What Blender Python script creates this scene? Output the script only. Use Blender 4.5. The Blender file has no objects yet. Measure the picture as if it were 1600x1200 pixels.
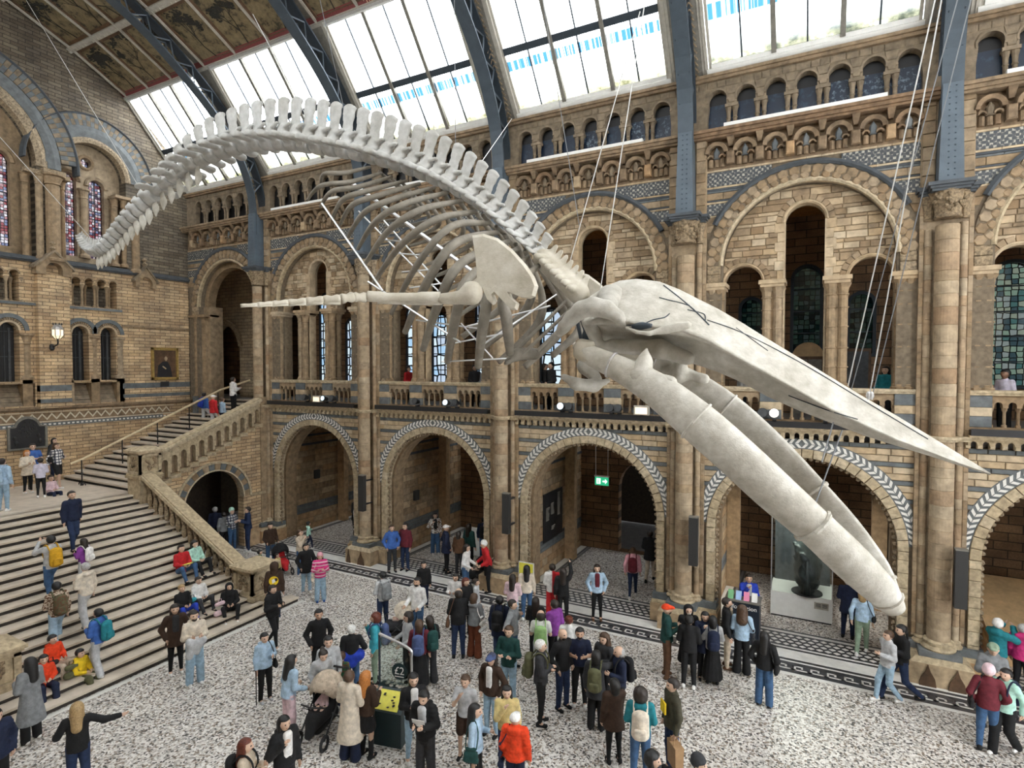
import bpy, math, random
import numpy as np
from mathutils import Vector, Matrix
from mathutils.geometry import tessellate_polygon
random.seed(7)
SC = bpy.context.scene
COL = SC.collection
# ------------------------------------------------------------------ camera
FPX = 895.0
EYE = 7.5
YAW = math.radians(27.95)
PIT = -math.atan(27 / FPX)
FW = np.array([-math.sin(YAW) * math.cos(PIT), math.cos(YAW) * math.cos(PIT), math.sin(PIT)])
RT = np.array([math.cos(YAW), math.sin(YAW), 0.0])
UP = np.cross(RT, FW)
CAM = np.array([0.0, 0.0, EYE])
cd = bpy.data.cameras.new('camera')
cd.sensor_width = 36.0
cd.lens = 36.0 * FPX / 1600.0
cd.clip_end = 200
cam = bpy.data.objects.new('camera', cd)
COL.objects.link(cam)
cam.matrix_world = Matrix(((RT[0], UP[0], -FW[0], 0), (RT[1], UP[1], -FW[1], 0), (RT[2], UP[2], -FW[2], EYE), (0, 0, 0, 1)))
SC.camera = cam
# ------------------------------------------------------------------ sky and exposure
wd = bpy.data.worlds.new('overcast_sky')
SC.world = wd
wd.use_nodes = True
bg = wd.node_tree.nodes['Background']
bg.inputs[0].default_value = (0.93, 0.97, 1.0, 1)
bg.inputs[1].default_value = 3.2
SC.view_settings.view_transform = 'Standard'
SC.view_settings.look = 'None'
SC.view_settings.exposure = 1.75
SC.view_settings.gamma = 1.0
SC.view_settings.use_curve_mapping = False
SC.cycles.use_denoising = True
SC.cycles.max_bounces = 8
SC.cycles.diffuse_bounces = 5
SC.cycles.transparent_max_bounces = 10
SC.cycles.use_fast_gi = False

def ray(px, py):
    return FW * FPX + RT * (px - 800) - UP * (py - 600)
def ony(px, py, Y):
    d = ray(px, py); return CAM + d * (Y / d[1])
def onx(px, py, X):
    d = ray(px, py); return CAM + d * (X / d[0])
def onz(px, py, Z):
    d = ray(px, py); return CAM + d * ((Z - EYE) / d[2])
# ------------------------------------------------------------------ materials
MATS = {}
def nmat(name):
    m = bpy.data.materials.new(name); m.use_nodes = True
    nt = m.node_tree
    return m, nt, nt.nodes, nt.links, nt.nodes['Principled BSDF']
def ramp(nd, stops, interp='LINEAR'):
    r = nd.new('ShaderNodeValToRGB'); r.color_ramp.interpolation = interp
    e = r.color_ramp.elements
    e[0].position, e[0].color = stops[0][0], (*stops[0][1], 1)
    e[1].position, e[1].color = stops[-1][0], (*stops[-1][1], 1)
    for p, c in stops[1:-1]:
        x = e.new(p); x.color = (*c, 1)
    return r
def mixc(nd, lk, mode, fac, a, b):
    m = nd.new('ShaderNodeMix'); m.data_type = 'RGBA'; m.blend_type = mode
    if isinstance(fac, (int, float)): m.inputs[0].default_value = fac
    else: lk.new(fac, m.inputs[0])
    for s, v in ((6, a), (7, b)):
        if isinstance(v, tuple): m.inputs[s].default_value = (*v, 1)
        else: lk.new(v, m.inputs[s])
    return m.outputs[2]
def mapped(nd, lk, u, v):
    """world position laid flat on the plane of axes u, v"""
    g = nd.new('ShaderNodeNewGeometry'); s = nd.new('ShaderNodeSeparateXYZ'); c = nd.new('ShaderNodeCombineXYZ')
    lk.new(g.outputs['Position'], s.inputs[0])
    lk.new(s.outputs[u], c.inputs[0]); lk.new(s.outputs[v], c.inputs[1])
    return c.outputs[0]
def noise(nd, lk, scale, vec=None, detail=4, rough=.6):
    n = nd.new('ShaderNodeTexNoise'); n.inputs['Scale'].default_value = scale
    n.inputs['Detail'].default_value = detail; n.inputs['Roughness'].default_value = rough
    if vec is None:
        g = nd.new('ShaderNodeNewGeometry'); vec = g.outputs['Position']
    lk.new(vec, n.inputs['Vector'])
    return n.outputs[0]
def bump(nd, lk, bs, h, strength=.4, dist=.01):
    b = nd.new('ShaderNodeBump'); b.inputs['Strength'].default_value = strength; b.inputs['Distance'].default_value = dist
    lk.new(h, b.inputs['Height']); lk.new(b.outputs[0], bs.inputs['Normal'])
def stone(name, cols, grain=.5, rough=.85, scale=5.0, bumpy=.5):
    """cut stone: colour differs from piece to piece, with weathering and grain"""
    m, nt, nd, lk, bs = nmat(name)
    oi = nd.new('ShaderNodeObjectInfo')
    n = len(cols)
    r = ramp(nd, [(i / max(1, n - 1), c) for i, c in enumerate(cols)])
    lk.new(oi.outputs['Random'], r.inputs[0])
    nz = noise(nd, lk, scale, detail=6)
    rr = ramp(nd, [(.3, (1 - grain,) * 3), (.7, (1 + grain * .25,) * 3)])
    lk.new(nz, rr.inputs[0])
    c = mixc(nd, lk, 'MULTIPLY', 1.0, r.outputs[0], rr.outputs[0])
    lk.new(c, bs.inputs['Base Color']); bs.inputs['Roughness'].default_value = rough
    bump(nd, lk, bs, noise(nd, lk, scale * 7, detail=3), bumpy, .012)
    MATS[name] = m; return m
def bricks(name, u, v, c1, c2, mortar, bw=.5, rh=.17, rough=.85, msize=.012, stain=.45):
    m, nt, nd, lk, bs = nmat(name)
    vec = mapped(nd, lk, u, v)
    b = nd.new('ShaderNodeTexBrick'); lk.new(vec, b.inputs['Vector'])
    b.inputs['Scale'].default_value = 1.0; b.inputs['Brick Width'].default_value = bw; b.inputs['Row Height'].default_value = rh
    b.inputs['Mortar Size'].default_value = msize; b.inputs['Bias'].default_value = 0
    b.inputs['Color1'].default_value = (*c1, 1); b.inputs['Color2'].default_value = (*c2, 1); b.inputs['Mortar'].default_value = (*mortar, 1)
    nz = noise(nd, lk, 1.3, detail=5)
    rr = ramp(nd, [(.3, (1 - stain, 1 - stain, 1 - stain * .9)), (.7, (1.12, 1.1, 1.05))]); lk.new(nz, rr.inputs[0])
    c = mixc(nd, lk, 'MULTIPLY', 1.0, b.outputs[0], rr.outputs[0])
    nz2 = noise(nd, lk, 22, detail=4)
    r2 = ramp(nd, [(.3, (.75,) * 3), (.7, (1.15,) * 3)]); lk.new(nz2, r2.inputs[0])
    c = mixc(nd, lk, 'MULTIPLY', 1.0, c, r2.outputs[0])
    lk.new(c, bs.inputs['Base Color']); bs.inputs['Roughness'].default_value = rough
    inv = nd.new('ShaderNodeMath'); inv.operation = 'SUBTRACT'; inv.inputs[0].default_value = 1; lk.new(b.outputs['Fac'], inv.inputs[1])
    bump(nd, lk, bs, inv.outputs[0], .6, .02)
    MATS[name] = m; return m
def plain(name, col, rough=.6, metal=0.0, var=.12, scale=8, spec=.5, bumpy=0):
    m, nt, nd, lk, bs = nmat(name)
    nz = noise(nd, lk, scale, detail=4)
    r = ramp(nd, [(.3, tuple(x * (1 - var) for x in col)), (.7, tuple(min(1, x * (1 + var)) for x in col))]); lk.new(nz, r.inputs[0])
    lk.new(r.outputs[0], bs.inputs['Base Color'])
    bs.inputs['Roughness'].default_value = rough; bs.inputs['Metallic'].default_value = metal
    bs.inputs['Specular IOR Level'].default_value = spec
    if bumpy: bump(nd, lk, bs, noise(nd, lk, scale * 4, detail=3), bumpy, .01)
    MATS[name] = m; return m
TAN = [(0.338, 0.242, 0.143), (0.29, 0.201, 0.114), (0.386, 0.289, 0.183), (0.27, 0.179, 0.0966), (0.406, 0.314, 0.21), (0.318, 0.214, 0.117)]
PALE = [(0.533, 0.422, 0.283), (0.463, 0.339, 0.207), (0.586, 0.48, 0.337), (0.489, 0.355, 0.207), (0.56, 0.446, 0.306)]
stone('stone_tan', TAN)
stone('stone_pale', PALE, grain=.4)
stone('stone_drum', [(0.424, 0.33, 0.219), (0.371, 0.271, 0.164), (0.456, 0.365, 0.251), (0.382, 0.266, 0.16), (0.435, 0.345, 0.232), (0.339, 0.222, 0.128), (0.445, 0.355, 0.242)], grain=.45)
stone('stone_carved', [(.42, .32, .20), (.36, .265, .16), (.46, .36, .24)], grain=.75, scale=16, bumpy=1.0)
stone('stone_corbel', [(0.279, 0.196, 0.119), (0.23, 0.158, 0.0942), (0.312, 0.224, 0.137), (0.246, 0.154, 0.0866)], grain=.55)
stone('stone_mini', [(0.251, 0.196, 0.132), (0.216, 0.167, 0.11), (0.279, 0.216, 0.147)], grain=.5)
stone('stone_grey', [(.15, .165, .17), (.12, .135, .142), (.18, .19, .19)], grain=.4)
stone('stone_dark', [(.07, .08, .09), (.085, .095, .105)], grain=.3)
stone('stone_buff', [(.54, .44, .29), (.48, .38, .24), (.58, .48, .33)], grain=.5, scale=9)
stone('stone_orange', [(.50, .33, .18), (.42, .26, .13), (.52, .37, .22), (.46, .35, .22)], grain=.45)
plain('mortar', (.16, .125, .085), .95, var=.3)
plain('mortar_light', (.26, .20, .13), .95, var=.3)
bricks('brick_xz', 0, 2, (.47, .36, .22), (.36, .26, .155), (.13, .10, .065))
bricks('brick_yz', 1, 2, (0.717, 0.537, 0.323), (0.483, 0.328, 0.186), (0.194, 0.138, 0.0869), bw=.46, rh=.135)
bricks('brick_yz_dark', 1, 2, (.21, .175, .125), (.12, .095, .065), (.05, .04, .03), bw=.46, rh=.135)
bricks('brick_alcove', 1, 2, (.45, .32, .18), (.30, .20, .11), (.10, .07, .045), bw=.7, rh=.27, msize=.016)
bricks('brick_back', 0, 2, (.33, .20, .11), (.22, .13, .07), (.07, .05, .03), bw=.7, rh=.27, msize=.016)
plain('iron_blue', (.06, .08, .1), .45, .2, var=.15, scale=3); plain('iron_blue_lit', (.09, .118, .145), .5, .15, var=.15, scale=3)  # foot plates: same iron as the ribs, painted paler for light there
plain('iron_dark', (.03, .042, .055), .5, .2)
plain('rivet', (.07, .095, .12), .45, .3)
plain('black_paint', (.016, .016, .018), .45)
plain('speaker_black', (.028, .027, .026), .7, bumpy=.3, scale=40)
plain('white_paint', (.74, .74, .71), .6, var=.05)
plain('frame_cream', (.40, .375, .32), .6, var=.15)
plain('frame_grey', (.17, .16, .135), .6, var=.25)
plain('gilt', (.62, .42, .14), .35, .7, var=.25)
plain('gold_leaf', (.75, .62, .35), .4, .3, var=.2)
plain('red_band', (.15, .032, .03), .7, var=.35, scale=30)
plain('wood_dark', (.10, .055, .028), .5, var=.4, scale=6)
plain('wood_light', (.56, .38, .19), .5, var=.2, scale=4)
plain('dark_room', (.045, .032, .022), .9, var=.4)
plain('slate', (.055, .06, .065), .4, var=.3)
plain('step_tread', (.56, .485, .395), .55, var=.16, scale=3)
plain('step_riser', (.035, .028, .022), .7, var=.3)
plain('marble_white', (.70, .69, .65), .35, var=.1, scale=3)
plain('marble_black', (.05, .05, .055), .35, var=.4, scale=5)
plain('marble_grey', (.22, .215, .21), .4, var=.25, scale=4)
plain('steel', (.62, .62, .62), .35, .8, var=.1)
plain('cable', (.55, .55, .53), .5, .3, var=.1)
plain('cable_dark', (.18, .19, .2), .5, .3, var=.1)
plain('rubber', (.02, .02, .022), .7)
plain('brass', (.62, .50, .32), .4, .3, var=.15); plain('zigzag_cream', (.60, .54, .41), .7); plain('vault_lamplit', (.42, .19, .05), .6, var=.4)  # the vault's orange carries the warm lamplight in its colour
def terrazzo():
    m, nt, nd, lk, bs = nmat('terrazzo')
    vec = mapped(nd, lk, 0, 1)
    v = nd.new('ShaderNodeTexVoronoi'); v.inputs['Scale'].default_value = 27; lk.new(vec, v.inputs['Vector'])
    s = nd.new('ShaderNodeSeparateColor'); lk.new(v.outputs['Color'], s.inputs[0])
    r = ramp(nd, [(0, (.06, .055, .05)), (.13, (.25, .195, .145)), (.26, (.40, .38, .355)), (.42, (.70, .67, .63)), (.66, (.83, .81, .78)), (.88, (.52, .49, .45))], 'CONSTANT')
    lk.new(s.outputs[0], r.inputs[0])
    nz = noise(nd, lk, .5, detail=5)
    rr = ramp(nd, [(.3, (.78, .77, .76)), (.7, (1.08, 1.07, 1.05))]); lk.new(nz, rr.inputs[0])
    lk.new(mixc(nd, lk, 'MULTIPLY', 1, r.outputs[0], rr.outputs[0]), bs.inputs['Base Color'])
    bs.inputs['Roughness'].default_value = .38
    MATS['terrazzo'] = m
terrazzo()
def chequer():
    m, nt, nd, lk, bs = nmat('chequer_tile')
    vec = mapped(nd, lk, 0, 2)
    c = nd.new('ShaderNodeTexChecker'); c.inputs['Scale'].default_value = 15; lk.new(vec, c.inputs['Vector'])
    nz = noise(nd, lk, 15, vec, 0)
    rr = ramp(nd, [(.42, (.07, .075, .08)), (.62, (.40, .38, .32))]); lk.new(nz, rr.inputs[0])
    o = mixc(nd, lk, 'MIX', c.outputs['Fac'], (.05, .057, .064), rr.outputs[0])
    lk.new(o, bs.inputs['Base Color']); bs.inputs['Roughness'].default_value = .6
    MATS['chequer_tile'] = m
chequer()
def bonemat(name, a, b, sp=5.0):
    m, nt, nd, lk, bs = nmat(name)
    nz = noise(nd, lk, sp, detail=7, rough=.65)
    r = ramp(nd, [(.28, a), (.5, tuple((x + y) / 2 for x, y in zip(a, b))), (.68, b)]); lk.new(nz, r.inputs[0])
    n2 = noise(nd, lk, 1.1, detail=3)
    r2 = ramp(nd, [(.35, (.82, .80, .76)), (.65, (1.05, 1.05, 1.05))]); lk.new(n2, r2.inputs[0])
    lk.new(mixc(nd, lk, 'MULTIPLY', 1, r.outputs[0], r2.outputs[0]), bs.inputs['Base Color'])
    bs.inputs['Roughness'].default_value = .6
    bump(nd, lk, bs, noise(nd, lk, 24, detail=5), .35, .02)
    MATS[name] = m
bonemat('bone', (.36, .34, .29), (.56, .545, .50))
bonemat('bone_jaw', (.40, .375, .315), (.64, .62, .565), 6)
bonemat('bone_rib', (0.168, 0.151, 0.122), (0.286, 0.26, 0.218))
bonemat('bone_spine', (.42, .42, .40), (.62, .62, .61), 6)
bonemat('bone_cream', (.46, .42, .33), (.64, .605, .53))
def glass_sky(name, tint, clear, dirt=None, band=None, scale=3.0, lead=None):
    """daylit glass: lets the sky through, tinted; dirt, ties of lead and a painted bluish reflection are in the pane"""
    m, nt, nd, lk, bs = nmat(name)
    nd.remove(bs)
    out = nd['Material Output']
    tr = nd.new('ShaderNodeBsdfTransparent'); gl = nd.new('ShaderNodeBsdfGlossy'); mx = nd.new('ShaderNodeMixShader')
    gl.inputs['Roughness'].default_value = .15
    mx.inputs[0].default_value = .04
    col = None
    vec = nd.new('ShaderNodeTexCoord').outputs['UV']
    tint_s = tuple(x * clear for x in tint)
    rgb = nd.new('ShaderNodeRGB'); rgb.outputs[0].default_value = (*tint_s, 1); col = rgb.outputs[0]
    if dirt:
        nz = noise(nd, lk, scale, detail=6, rough=.7)
        r = ramp(nd, [(.40, dirt), (.55, (.2, .19, .13)), (.72, (.9, .9, .9))]); lk.new(nz, r.inputs[0])
        s = nd.new('ShaderNodeSeparateXYZ'); lk.new(vec, s.inputs[0])
        rr = ramp(nd, [(.05, (1, 1, 1)), (.38, (.5,) * 3), (.62, (0, 0, 0))]); lk.new(s.outputs[1], rr.inputs[0])
        d = mixc(nd, lk, 'MIX', rr.outputs[0], (1, 1, 1), r.outputs[0])
        col = mixc(nd, lk, 'MULTIPLY', 1, col, d)
    if band:
        s = nd.new('ShaderNodeSeparateXYZ'); lk.new(vec, s.inputs[0])
        b = ramp(nd, [(0, (0, 0, 0)), (band[0], (0, 0, 0)), (band[0] + .02, (1, 1, 1)), (band[1], (1, 1, 1)), (band[1] + .02, (0, 0, 0)), (1, (0, 0, 0))])
        lk.new(s.outputs[1], b.inputs[0])
        w = nd.new('ShaderNodeTexNoise'); w.noise_dimensions = '1D'; w.inputs['Scale'].default_value = 9; w.inputs['Detail'].default_value = 4
        g = nd.new('ShaderNodeNewGeometry'); sx = nd.new('ShaderNodeSeparateXYZ'); lk.new(g.outputs['Position'], sx.inputs[0]); lk.new(sx.outputs[0], w.inputs['W'])
        r3 = ramp(nd, [(.36, (0, 0, 0)), (.5, (1, 1, 1))]); lk.new(w.outputs[0], r3.inputs[0])
        f = mixc(nd, lk, 'MULTIPLY', 1, b.outputs[0], r3.outputs[0])
        col = mixc(nd, lk, 'MIX', f, col, (.018, .07, .13))  # bluish reflection painted across the pane
    if lead:
        u, vv, sc, cols = lead
        pv = mapped(nd, lk, u, vv)
        vo = nd.new('ShaderNodeTexVoronoi'); vo.feature = 'DISTANCE_TO_EDGE'; vo.inputs['Scale'].default_value = sc; vo.inputs['Randomness'].default_value = .25; lk.new(pv, vo.inputs['Vector'])
        vc = nd.new('ShaderNodeTexVoronoi'); vc.inputs['Scale'].default_value = sc; vc.inputs['Randomness'].default_value = .25; lk.new(pv, vc.inputs['Vector'])
        sp = nd.new('ShaderNodeSeparateColor'); lk.new(vc.outputs['Color'], sp.inputs[0])
        r = ramp(nd, [(i / len(cols), c) for i, c in enumerate(cols)], 'CONSTANT'); lk.new(sp.outputs[0], r.inputs[0])
        e = ramp(nd, [(.05, (0, 0, 0)), (.09, (1, 1, 1))]); lk.new(vo.outputs['Distance'], e.inputs[0])
        c2 = mixc(nd, lk, 'MULTIPLY', 1, r.outputs[0], e.outputs[0])
        col = mixc(nd, lk, 'MULTIPLY', 1, col, c2)
    lk.new(col, tr.inputs[0])
    lk.new(tr.outputs[0], mx.inputs[1]); lk.new(gl.outputs[0], mx.inputs[2]); lk.new(mx.outputs[0], out.inputs[0])
    MATS[name] = m
glass_sky('glass_upper', (1, 1, 1), .95)
glass_sky('glass_lower', (1, 1, .99), .95, dirt=(.05, .05, .025), band=(.66, .84), scale=1.6)
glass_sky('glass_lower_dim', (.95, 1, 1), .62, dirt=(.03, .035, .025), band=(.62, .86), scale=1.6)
glass_sky('glass_stained', (1, .97, 1), .30, lead=(1, 2, 9.0, [(1, 1, 1), (.62, .30, .32), (.8, .74, .72), (.5, .54, .66), (.9, .8, .82), (.34, .28, .34), (.75, .55, .56)]))
glass_sky('glass_gallery', (.9, .97, 1), .32, lead=(0, 2, 2.2, [(1, 1, 1), (.85, .85, .9), (1, 1, 1), (.75, .85, .95)]))
glass_sky('glass_teal', (.8, 1, .97), .045, lead=(0, 2, 6.0, [(1, 1, 1), (.3, .5, .5), (.9, 1, .9), (.2, .3, .35), (.8, .9, .8)]))
glass_sky('glass_bright', (.93, 1, .97), .15, lead=(0, 2, 6.0, [(1, 1, 1), (.5, .7, .7), (.9, 1, .9), (.4, .5, .55), (1, 1, .9)]))
def clearglass():
    m, nt, nd, lk, bs = nmat('clear_glass'); nd.remove(bs)
    tr = nd.new('ShaderNodeBsdfTransparent'); tr.inputs[0].default_value = (.86, .92, .90, 1)
    gl = nd.new('ShaderNodeBsdfGlossy'); gl.inputs['Roughness'].default_value = .05
    mx = nd.new('ShaderNodeMixShader'); fr = nd.new('ShaderNodeFresnel'); fr.inputs[0].default_value = 1.5
    lk.new(fr.outputs[0], mx.inputs[0]); lk.new(tr.outputs[0], mx.inputs[1]); lk.new(gl.outputs[0], mx.inputs[2]); lk.new(mx.outputs[0], nd['Material Output'].inputs[0])
    MATS['clear_glass'] = m
clearglass()
def emit(name, col, st):
    m, nt, nd, lk, bs = nmat(name)
    bs.inputs['Base Color'].default_value = (*col, 1); bs.inputs['Emission Color'].default_value = (*col, 1); bs.inputs['Emission Strength'].default_value = st
    m.cycles.emission_sampling = 'NONE'
    MATS[name] = m
emit('lamp_white', (1, .97, .9), .5)
emit('lamp_blue', (.72, .9, 1), .4)
emit('exit_green', (.02, .36, .17), .35)
emit('exit_white', (.9, 1, .95), .4)
emit('lamp_warm', (1, .82, .55), .3)
def panelmat():
    m, nt, nd, lk, bs = nmat('painted_panel')
    nz = noise(nd, lk, 3.2, detail=8, rough=.75)
    r = ramp(nd, [(.40, (.03, .026, .015)), (.47, (.15, .115, .06)), (.62, (.23, .18, .10))]); lk.new(nz, r.inputs[0])
    lk.new(r.outputs[0], bs.inputs['Base Color']); bs.inputs['Roughness'].default_value = .6
    MATS['painted_panel'] = m
panelmat()
plain('branch_paint', (.018, .017, .012), .8)
def poster(name, a, b, sc):
    m, nt, nd, lk, bs = nmat(name)
    nz = noise(nd, lk, sc, detail=5, rough=.7)
    r = ramp(nd, [(.52, a), (.66, b)]); lk.new(nz, r.inputs[0])
    lk.new(r.outputs[0], bs.inputs['Base Color']); bs.inputs['Roughness'].default_value = .4
    MATS[name] = m
poster('arcade_pane', (.008, .02, .045), (.02, .05, .09), 4)
poster('arcade_pane_speckled', (.008, .02, .045), (.16, .22, .28), 11)
poster('arcade_pane_black', (.004, .004, .005), (.008, .008, .01), 4)
# ------------------------------------------------------------------ mesh helpers
def mk(name, verts, faces, mat=None, parent=None, smooth=False, loc=None, rot=None, scale=None):
    me = bpy.data.meshes.new(name)
    me.from_pydata([tuple(v) for v in verts], [], [tuple(f) for f in faces])
    if mat: me.materials.append(MATS[mat] if isinstance(mat, str) else mat)
    if smooth: me.polygons.foreach_set('use_smooth', np.ones(len(me.polygons), bool))
    me.update()
    return ob(name, me, parent, loc, rot, scale)
def ob(name, me, parent=None, loc=None, rot=None, scale=None):
    o = bpy.data.objects.new(name, me); COL.objects.link(o)
    if loc is not None: o.location = loc
    if rot is not None: o.rotation_euler = rot
    if scale is not None: o.scale = scale
    if parent is not None:
        o.parent = parent
        if not parent.get('_local'):
            o.matrix_parent_inverse = Matrix.Translation(-Vector(parent.location))
    return o
def tag(o, label=None, cat=None, group=None, kind=None):
    if label: o['label'] = label
    if cat: o['category'] = cat
    if group: o['group'] = group
    if kind: o['kind'] = kind
    return o
def empty(name, loc, label=None, cat=None, group=None, kind=None):
    o = bpy.data.objects.new(name, None); COL.objects.link(o); o.location = loc; o.empty_display_size = .2
    return tag(o, label, cat, group, kind)
class MB:
    def __init__(s): s.v = []; s.f = []
    def add(s, vs, fs):
        b = len(s.v); s.v += [tuple(v) for v in vs]; s.f += [tuple(i + b for i in f) for f in fs]; return s
    def box(s, x0, x1, y0, y1, z0, z1, ch=0.0):
        return s.add([(x0, y0, z0), (x1, y0, z0), (x1, y1, z0), (x0, y1, z0), (x0, y0, z1), (x1, y0, z1), (x1, y1, z1), (x0, y1, z1)],
                     [(0, 3, 2, 1), (4, 5, 6, 7), (0, 1, 5, 4), (1, 2, 6, 5), (2, 3, 7, 6), (3, 0, 4, 7)])
    def hexa(s, bot, top):
        return s.add(list(bot) + list(top), [(0, 3, 2, 1), (4, 5, 6, 7), (0, 1, 5, 4), (1, 2, 6, 5), (2, 3, 7, 6), (3, 0, 4, 7)])
    def tube(s, pts, r, n=8, cap=True):
        pts = [np.array(p, float) for p in pts]; rs = r if isinstance(r, (list, tuple)) else [r] * len(pts)
        vs = []; fs = []; prev = None
        for i, p in enumerate(pts):
            t = pts[min(i + 1, len(pts) - 1)] - pts[max(i - 1, 0)]; t = t / (np.linalg.norm(t) + 1e-9)
            if prev is None:
                a = np.array([0, 0, 1.0]) if abs(t[2]) < .9 else np.array([1.0, 0, 0])
                u = np.cross(t, a)
            else:
                u = prev - t * (prev @ t)
            u = u / (np.linalg.norm(u) + 1e-9); w = np.cross(t, u); prev = u
            for k in range(n):
                an = 2 * math.pi * k / n
                vs.append(p + (u * math.cos(an) + w * math.sin(an)) * rs[i])
        for i in range(len(pts) - 1):
            for k in range(n):
                fs.append((i * n + k, i * n + (k + 1) % n, (i + 1) * n + (k + 1) % n, (i + 1) * n + k))
        if cap:
            fs.append(tuple(range(n))[::-1]); fs.append(tuple((len(pts) - 1) * n + k for k in range(n)))
        return s.add(vs, fs)
    def lathe(s, c, prof, n=16, a0=0.0, a1=2 * math.pi, sx=1.0, sy=1.0):
        full = abs(a1 - a0 - 2 * math.pi) < 1e-6
        m = n if full else n + 1
        vs = []; fs = []
        for (r, z) in prof:
            for k in range(m):
                an = a0 + (a1 - a0) * k / n
                vs.append((c[0] + r * math.cos(an) * sx, c[1] + r * math.sin(an) * sy, c[2] + z))
        for i in range(len(prof) - 1):
            for k in range(n):
                k2 = (k + 1) % m
                fs.append((i * m + k, i * m + k2, (i + 1) * m + k2, (i + 1) * m + k))
        fs.append(tuple(range(m))[::-1]); fs.append(tuple((len(prof) - 1) * m + k for k in range(m)))
        return s.add(vs, fs)
    def slab(s, outer, holes, w0, w1, ax='y'):
        """flat piece with openings: outline in (u,v), thickness w0..w1 along ax"""
        mp = {'y': lambda u, v, w: (u, w, v), 'x': lambda u, v, w: (w, u, v), 'z': lambda u, v, w: (u, v, w)}[ax]
        loops = [outer] + list(holes)
        tris = tessellate_polygon([[Vector((u, v, 0)) for u, v in L] for L in loops])
        flat = [p for L in loops for p in L]; n = len(flat)
        vs = [mp(u, v, w0) for u, v in flat] + [mp(u, v, w1) for u, v in flat]
        fs = [tuple(t) for t in tris] + [tuple(i + n for i in t)[::-1] for t in tris]
        b = 0
        for L in loops:
            m = len(L)
            for i in range(m):
                j = (i + 1) % m
                fs.append((b + i, b + j, b + j + n, b + i + n))
            b += m
        return s.add(vs, fs)
    def poly(s, pts, w0, w1, ax='y', ch=0.0):
        """convex block from an outline in (u,v); its w0 face is chamfered by ch"""
        mp = {'y': lambda u, v, w: (u, w, v), 'x': lambda u, v, w: (w, u, v), 'z': lambda u, v, w: (u, v, w)}[ax]
        n = len(pts); cu = sum(p[0] for p in pts) / n; cv = sum(p[1] for p in pts) / n
        sg = 1 if w1 > w0 else -1
        def ins(p, d):
            dx, dy = p[0] - cu, p[1] - cv
            return (cu + dx - math.copysign(min(d, abs(dx)), dx), cv + dy - math.copysign(min(d, abs(dy)), dy))
        vs = [mp(*p, w1) for p in pts]
        if ch:
            vs += [mp(*p, w0 + sg * ch) for p in pts] + [mp(*ins(p, ch), w0) for p in pts]
            L = 3
        else:
            vs += [mp(*p, w0) for p in pts]; L = 2
        fs = [tuple(range(n))]
        for l in range(L - 1):
            fs += [(l * n + i, l * n + (i + 1) % n, (l + 1) * n + (i + 1) % n, (l + 1) * n + i) for i in range(n)]
        fs.append(tuple((L - 1) * n + i for i in range(n))[::-1])
        return s.add(vs, fs)
    def build(s, name, mat=None, parent=None, smooth=False, **k):
        return mk(name, s.v, s.f, mat, parent, smooth, **k)
def arc(cx, cz, r, a0, a1, n):
    return [(cx + r * math.cos(math.radians(a0 + (a1 - a0) * i / n)), cz + r * math.sin(math.radians(a0 + (a1 - a0) * i / n))) for i in range(n + 1)]
def ringseg(cx, cz, r0, r1, a0, a1, n=2):
    return arc(cx, cz, r0, a0, a1, n) + arc(cx, cz, r1, a1, a0, n)
def arch_notch(x0, x1, z0, z1, cx, r, zs, n=24, zb=None):
    """rectangle with an arched doorway cut from its foot"""
    zb = z0 if zb is None else zb
    return [(x0, z0), (cx - r, z0)] + [(cx - r, zs)] * (zs > z0) + arc(cx, zs, r, 180, 0, n)[1:-1] + [(cx + r, zs)] * (zs > z0) + [(cx + r, z0), (x1, z0), (x1, z1), (x0, z1)]
def arch_hole(cx, hw, z0, zs, n=12):
    return [(cx - hw, z0)] + arc(cx, zs, hw, 180, 0, n) + [(cx + hw, z0)]
def sweep_arc(mb, cx, cz, prof, a0, a1, n, ax='y'):
    """moulding: profile points (radius, depth) carried round an arch"""
    mp = {'y': lambda u, v, w: (u, w, v), 'x': lambda u, v, w: (w, u, v)}[ax]
    vs = []; fs = []; m = len(prof)
    for i in range(n + 1):
        a = math.radians(a0 + (a1 - a0) * i / n)
        for r, w in prof: vs.append(mp(cx + r * math.cos(a), cz + r * math.sin(a), w))
    for i in range(n):
        for k in range(m):
            fs.append((i * m + k, i * m + (k + 1) % m, (i + 1) * m + (k + 1) % m, (i + 1) * m + k))
    fs.append(tuple(range(m))); fs.append(tuple(n * m + k for k in range(m))[::-1])
    mb.add(vs, fs)
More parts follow.
